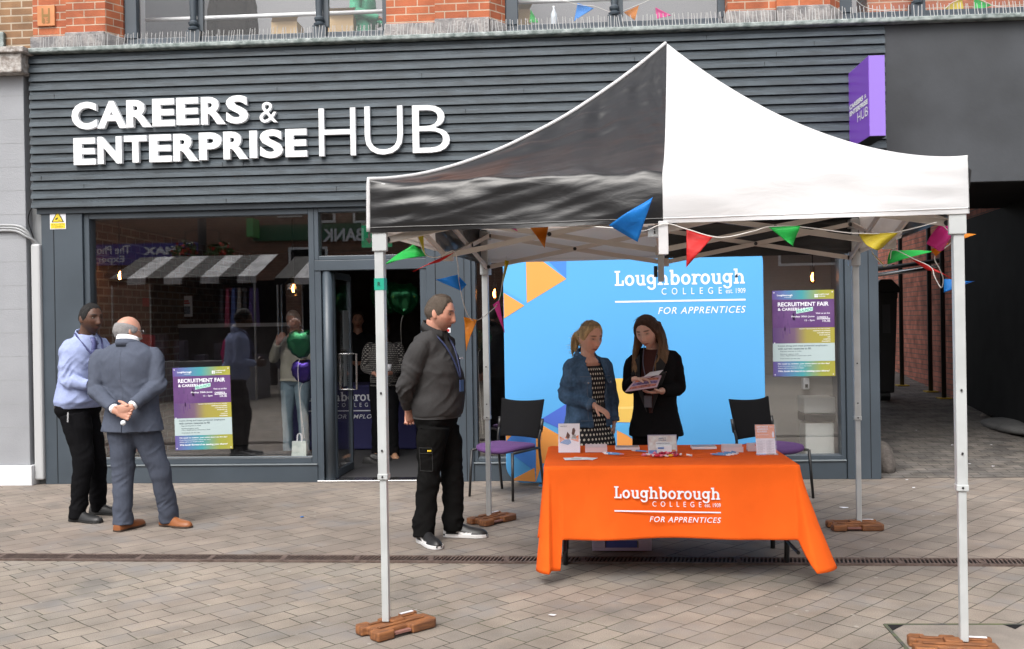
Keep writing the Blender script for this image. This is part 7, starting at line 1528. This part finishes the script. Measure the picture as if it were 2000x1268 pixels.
# ------------------------------------------------------------------ 4 woman in denim jacket
def woman_denim():
    Y0 = 7.86; p = at(1150, 900, Y0); root = Vector((p.x, Y0, 0)); t_ = thing('person', 'blonde woman in denim jacket and black polka dot dress behind the table', 'person', tuple(root))
    ys = R(-58); J = dict(pel=(1149, 822, 0), shc=(1147, 696, .0), shR=(1116, 708, -.07), shL=(1180, 706, .06), elR=(1106, 775, -.10), elL=(1192, 776, .10), wrR=(1162, 793, -.20), wrL=(1199, 826, .06), hc=(1153, 660, -.03))
    P = px_pose(Y0, root, J, ys, ys); f, l = frame(P, 'L'); k = .97; P['k'] = k
    for s, sg in (('L', 1), ('R', -1)): P['hip'+s] = P['pel']+l*sg*.085-Vector((0, 0, .03)); P['kn'+s] = Vector((root.x, root.y, .47))+l*sg*.09+f*.02; P['an'+s] = Vector((root.x, root.y, .085))+l*sg*.10; P['td'+s] = ys+sg*.2
    P['hy'] = R(-52); P['hp'] = .22; P['hk'] = 1.05; P['hdR'] = (Vector((.85, -.15, -.50)), Vector((-.3, .3, -.7)), Vector((0, -.8, .2)), .35); P['hdL'] = (Vector((-.06, -.05, -1)), Vector((-1, 0, 0)), Vector((0, -1, 0)), .6)
    sk = np.array((.74, .43, .32)); S = dict(skin=sk, lip=(.55, .15, .13), brow=(.12, .07, .04), fem=.8, neck=.052, chest=.085, iris=(.04, .05, .06), lid=sk*.6, squint=.42, arm=.85, hs=.95); ob, Mx = body(P, S, t_)
    mb = MB()
    def th(az, el, p): e = HAIRLINE(az)+.02+.10*np.sin(p[:, 1]*45+1); kk = ramp(el, e-.02, e+.2); return np.where(el > e-.02, .020*kk*(.6+.4*ramp(el, .2, 1)), -.008)
    hair_mesh(mb, Mx, th, .8, .004); T = lambda x, y, z: Mx @ Vector((x, y, z)); mb.sph(T(-.115, .0, -.005), .045, 14, 10); rh = random.Random(4)
    for i in range(16): a = rh.uniform(-.035, .035); b = rh.uniform(-.03, .03); mb.tube([T(-.12, a*.5, .0+b*.3), T(-.155+rh.uniform(-.01, .01), a*1.2, -.025+b), T(-.15+rh.uniform(-.02, .02), a*1.6, -.10+b), T(-.12+rh.uniform(-.02, .02), a*1.8, -.155+b)], [.016, .016, .011, .002], 8, 3)
    me = remesh(mb, .0045, 1); 
    def ht(co):
        z = np.array([mnoise.noise(Vector((q[0]*60, q[1]*60, q[2]*14))) for q in co]); return np.array((.52, .36, .18))*(1+.6*z)[:, None]*np.where((co[:, 2] > P['hc'].z+.09)[:, None], .62, 1)
    hr = put(me, 'hair', M['hair'], t_, ht); strands(hr, P['hc'], 300, .045, .0010, Mx.to_3x3() @ Vector((-1, 0, -.25)), lift=.10, seed=3, Mx=Mx)
    prof = [(-.10, .205, .145, .15, 2.4, 0), (.0, .195, .14, .145, 2.4, 0), (.2, .175, .13, .13, 2.4, 0), (.45, .175, .135, .125, 2.4, .005), (.65, .185, .14, .125, 2.4, .005), (.82, .185, .11, .115, 2.5, -.005), (.94, .15, .085, .09, 2.3, -.01), (1.02, .085, .065, .07, 2.2, -.01)]
    dr_ = scale_prof(prof, .90, .88, .90); mb = MB(); torso(mb, P, [(-1.0, .235, .19, .19, 2.2, 0), (-.6, .225, .18, .18, 2.2, 0), (-.3, .215, .16, .165, 2.3, 0)]+dr_[:-2]+[(.86, .14, .075, .09, 2.3, -.01)], 40); me = remesh(mb, .008, 4); wrinkle(me, .005, (9, 9, 5), (), 2)
    def dt(co): q = co-np.array(P['pel']); a = q @ np.array(l); b = q @ np.array(f); return np.stack([np.arctan2(a, b)*.19+5, co[:, 2]+1, co[:, 0]*0], 1)
    put(me, 'dress', M['dots'], t_, dt)
    mb = MB(); torso(mb, P, [(.20, .163, .122, .122, 2.4, .002), (.28, .163, .124, .120, 2.4, .002)], 5); bl = mb.build('belt', M['blackm'], t_); c = P['pel'].lerp(P['shc'], .24)+f*.128; mb = MB(); mb.tube([c+l*a+Vector((0, 0, b)) for a, b in ((-.03, -.025), (.03, -.025), (.03, .025), (-.03, .025), (-.03, -.025))], .004, 6); mb.build('buckle', M['steel'], bl)
    cut = MB(); c0 = P['pel']; q = lambda a, b, z: P['pel'].lerp(P['shc'], z)+f*b+l*a
    poly = [(-.045, -.45), (.095, -.45), (.088, .3), (.080, .70), (.085, 1.15), (-.070, 1.15), (-.060, .70), (-.045, .3)]
    cut.add([q(a, b, z) for b in (.02, .5) for a, z in poly], [tuple(reversed(range(8))), tuple(range(8, 16))]+[(i, (i+1) % 8, 8+(i+1) % 8, 8+i) for i in range(8)])
    dc = np.array((.075, .135, .225))
    def dtint(co):
        z = np.array([mnoise.noise(Vector(r)*14)+.6*mnoise.noise(Vector(r)*60) for r in co]); return dc*(1+.42*z)[:, None]
    jk = top(P, S, t_, 'denim_jacket', prof[1:] if False else [(-.07, .200, .148, .15, 2.4, 0)]+prof[1:], (.068, .066, .058, .052, .044), dc, .007, .009, (9, 9, 12), [cut], tint=dtint, seed=5, ends=(.93, .93), sm=4)
    # collar wings, chest pocket flap, buttons, cuffs, seams
    collar(P, jk, dc*1.1, Mx, .066, .066, .035, .035, 38, 'jacket_collar', .028)
    md = mat('pale denim stitching', (.14, .18, .24), .8)
    fx_ = lambda z, a: (P['pel'].lerp(P['shc'], z)+f*.5+l*a, P['pel'].lerp(P['shc'], z)+l*a*.6)
    seam(jk, 'stitching', md, [[fx_(z, -.066) for z in np.linspace(-.04, .86, 50)], [fx_(z, .100-.02*z) for z in np.linspace(-.04, .86, 50)]]+[[fx_(.70, s_*a) for a in np.linspace(.075, .20, 18)] for s_ in (1, -1)]+[[fx_(.03, s_*a) for a in np.linspace(.06, .20, 18)] for s_ in (1, -1)]+[[fx_(z, s_*(.11+.03*z)) for z in np.linspace(.03, .60, 30)] for s_ in (1, -1)], .0022)
    for sg, zz in ((-1, .66), (1, .66)):
        a0 = .052 if sg < 0 else .075; mb = MB(); w = .075
        pts = [q(sg*(a0+.01), .125, zz), q(sg*(a0+w), .112-.03, zz+.0), q(sg*(a0+w), .112-.025, zz-.045), q(sg*(a0+w*.5), .125-.0, zz-.085), q(sg*(a0+.01), .130, zz-.045)]; mb.loft([[p+f*.010 for p in pts], [p+f*.026 for p in pts]]); pf = mb.build('pocket_flap', mat('denim flap', (.07, .125, .205), .85, var=.2, vs=40) if sg < 0 else bpy.data.materials['denim flap'], jk, bevel=.002)
        MB().sph(q(sg*(a0+w*.5), .15, zz-.055), .007, 10, 8).build('button', M['steel'], pf)
    for s, e in (('R', .93), ('L', .93)):
        a, b = P['el'+s], P['wr'+s]; MB().tube([a.lerp(b, .80), a.lerp(b, .94)], [.050, .047], 18).build('cuff', mat('denim cuff', (.075, .13, .21), .85, var=.2, vs=40) if s == 'R' else bpy.data.materials['denim cuff'], jk, smooth=True)
    for s in 'LR': shoe(P, s, t_, .25, .042, (.02, .02, .02), (.02, .02, .02))
    MB().tube([Mx @ Vector((-.01, -.082, -.045)), Mx @ Vector((-.008, -.083, -.062))], .004, 8).build('earring', M['steel'], t_)
woman_denim()
# ------------------------------------------------------------------ 5 woman in black blazer
def woman_blazer():
    Y0 = 7.95; p = at(1276, 900, Y0); root = Vector((p.x, Y0, 0)); t_ = thing('person', 'woman with long brown hair in a black blazer writing on leaflets she holds', 'person', tuple(root))
    ys = R(-112); J = dict(pel=(1281, 818, 0), shc=(1275, 682, .0), shR=(1238, 702, .02), shL=(1313, 694, -.02), elR=(1228, 756, -.02), elL=(1324, 758, -.06), wrR=(1241, 741, -.24), wrL=(1291, 764, -.23), hc=(1264, 648, -.06))
    P = px_pose(Y0, root, J, ys, ys); f, l = frame(P, 'L'); P['k'] = .97
    for s, sg in (('L', 1), ('R', -1)): P['hip'+s] = P['pel']+l*sg*.085-Vector((0, 0, .03)); P['kn'+s] = Vector((root.x, root.y, .48))+l*sg*.09+f*.02; P['an'+s] = Vector((root.x, root.y, .085))+l*sg*.10; P['td'+s] = ys+sg*.2
    P['hy'] = R(-118); P['hp'] = .34; P['hr'] = .10; P['hk'] = 1.05; P['hdR'] = (Vector((.95, -.2, .0)), Vector((.1, -.2, -1)), Vector((0, -.6, .6)), .75); P['hdL'] = (Vector((-.93, -.25, -.10)), Vector((0, .1, 1)), Vector((0, -.7, .4)), .35)
    sk = np.array((.76, .50, .40)); S = dict(skin=sk, lip=(.45, .17, .15), brow=(.07, .04, .03), fem=1, neck=.048, lid=sk*.62, squint=.36, arm=.8, hs=.95, gaze=(0, -.004)); ob, Mx = body(P, S, t_)
    mb = MB()
    def th(az, el, p): e = np.interp(az, [0, .55, .85, 1.1, 1.5, 2.2, 3.2], [.78, .66, .42, .02, -.7, -.9, -.9]); kk = ramp(el, e-.02, e+.16); return np.where(el > e-.02, .020*kk, -.008)
    hair_mesh(mb, Mx, th, 1, .002); T = lambda x, y, z: Mx @ Vector((x, y, z)); ct = P['shc']
    rh = random.Random(9)
    def strand(sgn, a0, n_, endp, w):
        for i in range(n_):
            fr = i/(n_-1); st = T(-.01-.05*fr, sgn*(.070+.018*math.sin(fr*3)), .045); mid = T(.012-.075*fr, sgn*(.098-.01*fr), -.06); e_ = endp+l*(sgn*w*(fr-.3))-f*(.05*fr)+Vector((0, 0, rh.uniform(-.03, .02))); m2 = mid.lerp(e_, .5)+l*sgn*.012; mb.tube([st, mid, m2, e_+Vector((0, 0, .05)), e_], [.020, .024, .021, .015, .004], 10, 4)
    strand(1, 0, 8, P['shc']+f*.125+l*.085-Vector((0, 0, .16)), .07); strand(-1, 0, 7, P['shc']+f*.135-l*.115-Vector((0, 0, .19)), .05)
    mb.sph(T(-.07, 0, -.06), (.07, .075, .10), 16, 12)
    me = remesh(mb, .0045, 2)
    def ht(co):
        z = np.array([mnoise.noise(Vector((r[0]*70, r[1]*70, r[2]*8))) for r in co]); t = np.clip((P['hc'].z+.02-co[:, 2])/.32, 0, 1)[:, None]; return (np.array((.07, .036, .022))*(1-t)+np.array((.27, .165, .085))*t)*(1+.5*z)[:, None]
    hr = put(me, 'hair', M['hair'], t_, ht); strands(hr, P['hc'], 400, .06, .0009, Vector((0, 0, -1)), lift=.05, seed=5, Mx=Mx)
    prof = [(-.24, .215, .150, .155, 2.4, 0), (-.1, .205, .145, .15, 2.4, 0), (.05, .185, .135, .135, 2.4, 0), (.25, .168, .125, .122, 2.4, 0), (.45, .172, .135, .122, 2.4, .005), (.65, .188, .142, .125, 2.4, .005), (.82, .192, .11, .115, 2.5, -.005), (.93, .16, .085, .09, 2.4, -.01), (1.02, .085, .062, .07, 2.2, -.01)]
    mb = MB(); torso(mb, P, scale_prof(prof[2:-1], .88, .90, .88)+[(1.0, .09, .060, .06, 2.2, 0)]); me = remesh(mb, .008, 4); wrinkle(me, .004, (9, 9, 12)); put(me, 'brown_top', M['cloth'], t_, np.array((.085, .038, .035)))
    q = lambda a, b, z: P['pel'].lerp(P['shc'], z)+f*b+l*a; cut = MB(); poly = [(-.012, .10), (.020, .10), (.075, .62), (.060, 1.15), (-.060, 1.15), (-.065, .62)]; cut.add([q(a, b, z) for b in (.02, .5) for a, z in poly], [tuple(reversed(range(6))), tuple(range(6, 12))]+[(i, (i+1) % 6, 6+(i+1) % 6, 6+i) for i in range(6)])
    bc = np.array((.012, .012, .013)); jk = top(P, S, t_, 'blazer', prof, (.072, .068, .060, .054, .046), bc, .007, .005, (8, 8, 10), [cut], seed=7, ends=(.92, .92), sm=4)
    for sg in (1, -1):
        mb = MB(); pts = [(sg*.068, .105, .94), (sg*.135, .10, .80), (sg*.12, .122, .70), (sg*.14, .125, .66), (sg*.02, .145, .12), (sg*.065, .138, .62)]; mb.loft([[q(a, b+.012, z) for a, b, z in pts], [q(a, b+.020, z) for a, b, z in pts]]); mb.build('lapel', mat('black lapel', (.014, .014, .015), .7) if sg > 0 else bpy.data.materials['black lapel'], jk)
    trousers(P, t_, (.009, .009, .010), (.178, .13, .14), (.105, .10, .085, .07, .066, .06, .058), .004)
    for s in 'LR': shoe(P, s, t_, .25, .042, (.015, .015, .015), (.02, .02, .02))
    p0 = P['shc']; lanyard(P, t_, (.16, .17, .24), [p0+l*.06+f*.03+Vector((0, 0, .03)), p0+l*.05+f*.125-Vector((0, 0, .12)), p0+l*.015+f*.15-Vector((0, 0, .28)), p0-l*.035+f*.14-Vector((0, 0, .12)), p0-l*.06+f*.03+Vector((0, 0, .03))], (p0+f*.17+l*.01-Vector((0, 0, .40)), .06, .09, ys), (.10, .10, .12), .004)
    return P
PB = woman_blazer()
# leaflets and pen in her hands
lf = thing('leaflet', 'pink and orange leaflets held and written on by the woman in black', 'leaflet', tuple(PB['wrL']))
yl = PB['wrL'].y-.05
A, B, C_, D_ = at(1221, 766, yl-.06), at(1283, 757, yl-.06), at(1292, 735, yl+.05), at(1242, 741, yl+.05)
lfn = lambda a, b, t: tuple(A.lerp(B, a).lerp(D_.lerp(C_, a), b)+Vector((0, -.6, .8))*t+Vector((0, 0, .012*math.sin(a*3)*b)))
def lgrid(a0, b0, a1, b1, t0, t1):
    mb = MB(); n = 8; mb.loft([[lfn(a0+(a1-a0)*i/n, b0, t0), lfn(a0+(a1-a0)*i/n, b1, t0), lfn(a0+(a1-a0)*i/n, b1, t1), lfn(a0+(a1-a0)*i/n, b0, t1)] for i in range(n+1)]); return mb
lgrid(0, 0, 1, 1, 0, .006).build('sheet', mat('pink paper', (.62, .46, .55), .6), lf); 
for i, (b0, b1, c) in enumerate(((.10, .30, (.48, .17, .14)), (.36, .56, (.20, .15, .32)), (.62, .80, (.55, .20, .12)))): lgrid(.08, b0, .94, b1, .0062, .007).build('printed_band', mat('leaflet band %d' % i, c, .6, var=.5, vs=40), lf)
mb = MB(); c = at(1270, 733, yl+.0); mb.add([tuple(c+Vector(v)) for v in ((-.05, -.03, -.01), (.06, -.02, .0), (.10, .03, .035), (.0, .03, .02), (-.05, -.03, -.008), (.06, -.02, .002), (.10, .03, .037), (.0, .03, .022))], [(0, 3, 2, 1), (4, 5, 6, 7), (0, 1, 5, 4), (1, 2, 6, 5), (2, 3, 7, 6), (3, 0, 4, 7)]); mb.build('curled_page', M['paper'], lf)
pn = PB['wrR']+Vector((.085, -.03, -.005)); t_ = thing('pen', 'thin dark pen in the right hand of the woman in black', 'pen', tuple(pn)); a_ = at(1270, 738, PB['wrR'].y-.04); b_ = at(1300, 727, PB['wrR'].y-.02); MB().tube([a_, a_.lerp(b_, .1), b_], [.001, .004, .004], 8).build('barrel', M['blackm'], t_); MB().tube([b_, b_+(b_-a_)*.06], .003, 8).build('cap', M['steel'], t_)

# ------------------------------------------------------------------ people further back
def extra(label, root, yaw, k, skin, hairc, topc, legc, bend='front', long_hair=False, fem=0, m_=None, pitch=.1, shoec=(.02, .02, .02), lean=0, bald=False, hy=None):
    t_ = thing('person', label, 'person', tuple(root)); P = standing(root, yaw, k, bend, lean); P['hp'] = pitch
    if hy is not None: P['hy'] = hy
    S = dict(skin=np.array(skin), fem=fem, vox=.007); ob, Mx = body(P, S, t_); f, l = frame(P, 'L')
    if long_hair:
        mb = MB(); hair_mesh(mb, Mx, lambda az, el, p: np.where(el > np.interp(az, [0, .8, 1.2, 3.2], [.6, .4, -.9, -.9]), .02, -.008), fem, .003); mb.sph(Mx @ Vector((-.06, 0, -.10)), (.07, .09, .13), 14, 10); me = remesh(mb, .007, 2); put(me, 'hair', M['hair'], t_, np.array(hairc))
    else: short_hair(P, Mx, t_, hairc, .012)
    def dt(co): q = co-np.array(P['pel']); return np.stack([np.arctan2(q @ np.array(l), q @ np.array(f))*.19+5, co[:, 2]+1, co[:, 0]*0], 1)
    top(P, S, t_, 'top', scale_prof([(-.08, .19, .135, .14, 2.4, 0)]+SHIRT, 1.08*k, 1.08*k, 1.08*k), (.072*k, .07*k, .06*k, .054*k, .044*k), topc, .010, .006, m_=m_, tint=dt if m_ else None); trousers(P, t_, legc)
    for s in 'LR': shoe(P, s, t_, .28*k, .046, shoec, (.02, .02, .02))
    return t_
fl = .025
p = at(745, 700, D+1.6); extra('woman in spotted blouse standing in the doorway holding a white cup', (p.x, D+1.75, fl), R(-85), .93, (.40, .2, .14), (.03, .02, .015), (.1, .1, .1), (.009, .009, .01), 'front', True, 1, M['dots2'], .2, (.45, .25, .15))
c_ = at(757, 720, D+1.35); cup = thing('paper_cup', 'small white cup held by the woman in the doorway', 'cup', tuple(c_)); MB().lathe((c_.x, D+1.42, c_.z-.03), [(.025, 0), (.034, .075), (.031, .075), (.023, .004)], 14).build('cup_body', M['paper'], cup, smooth=True)
p = at(700, 700, D+3.3); extra('dark haired person in black top behind the navy table in the doorway', (p.x, D+3.3, fl), R(-75), 1.0, (.30, .15, .10), (.02, .015, .01), (.012, .012, .014), (.01, .01, .01), 'front')
p = at(577, 750, D+1.9); extra('person in cream shirt and pale ripped jeans behind the left window', (p.x, D+1.9, fl), R(-100), 1.0, (.36, .20, .15), (.30, .28, .26), (.36, .35, .29), (.20, .28, .33), 'up', False, 0, None, .3)
# upstairs
p = at(455, 40, WY+1.2); extra('person in dark hooded top and jeans standing upstairs behind the left window', (p.x, WY+1.2, 4.055), R(100), 1.0, (.4, .2, .15), (.03, .02, .02), (.02, .017, .016), (.018, .022, .035), 'down')
p = at(712, 30, WY+1.1); extra('person in mint green dress upstairs at the right of the left window', (p.x, WY+1.1, 4.055), R(-10), .95, (.45, .25, .18), (.05, .03, .02), (.10, .42, .26), (.10, .40, .25), 'front')
# passers by on the camera side, mirrored in the glass
p = mir(437, 700, 1.2); extra('grey haired woman in pink top mirrored in the left window', (p.x, .6, 0), R(-80), .93, (.45, .24, .18), (.40, .39, .38), (.50, .03, .16), (.03, .03, .04), 'down', False, 1)
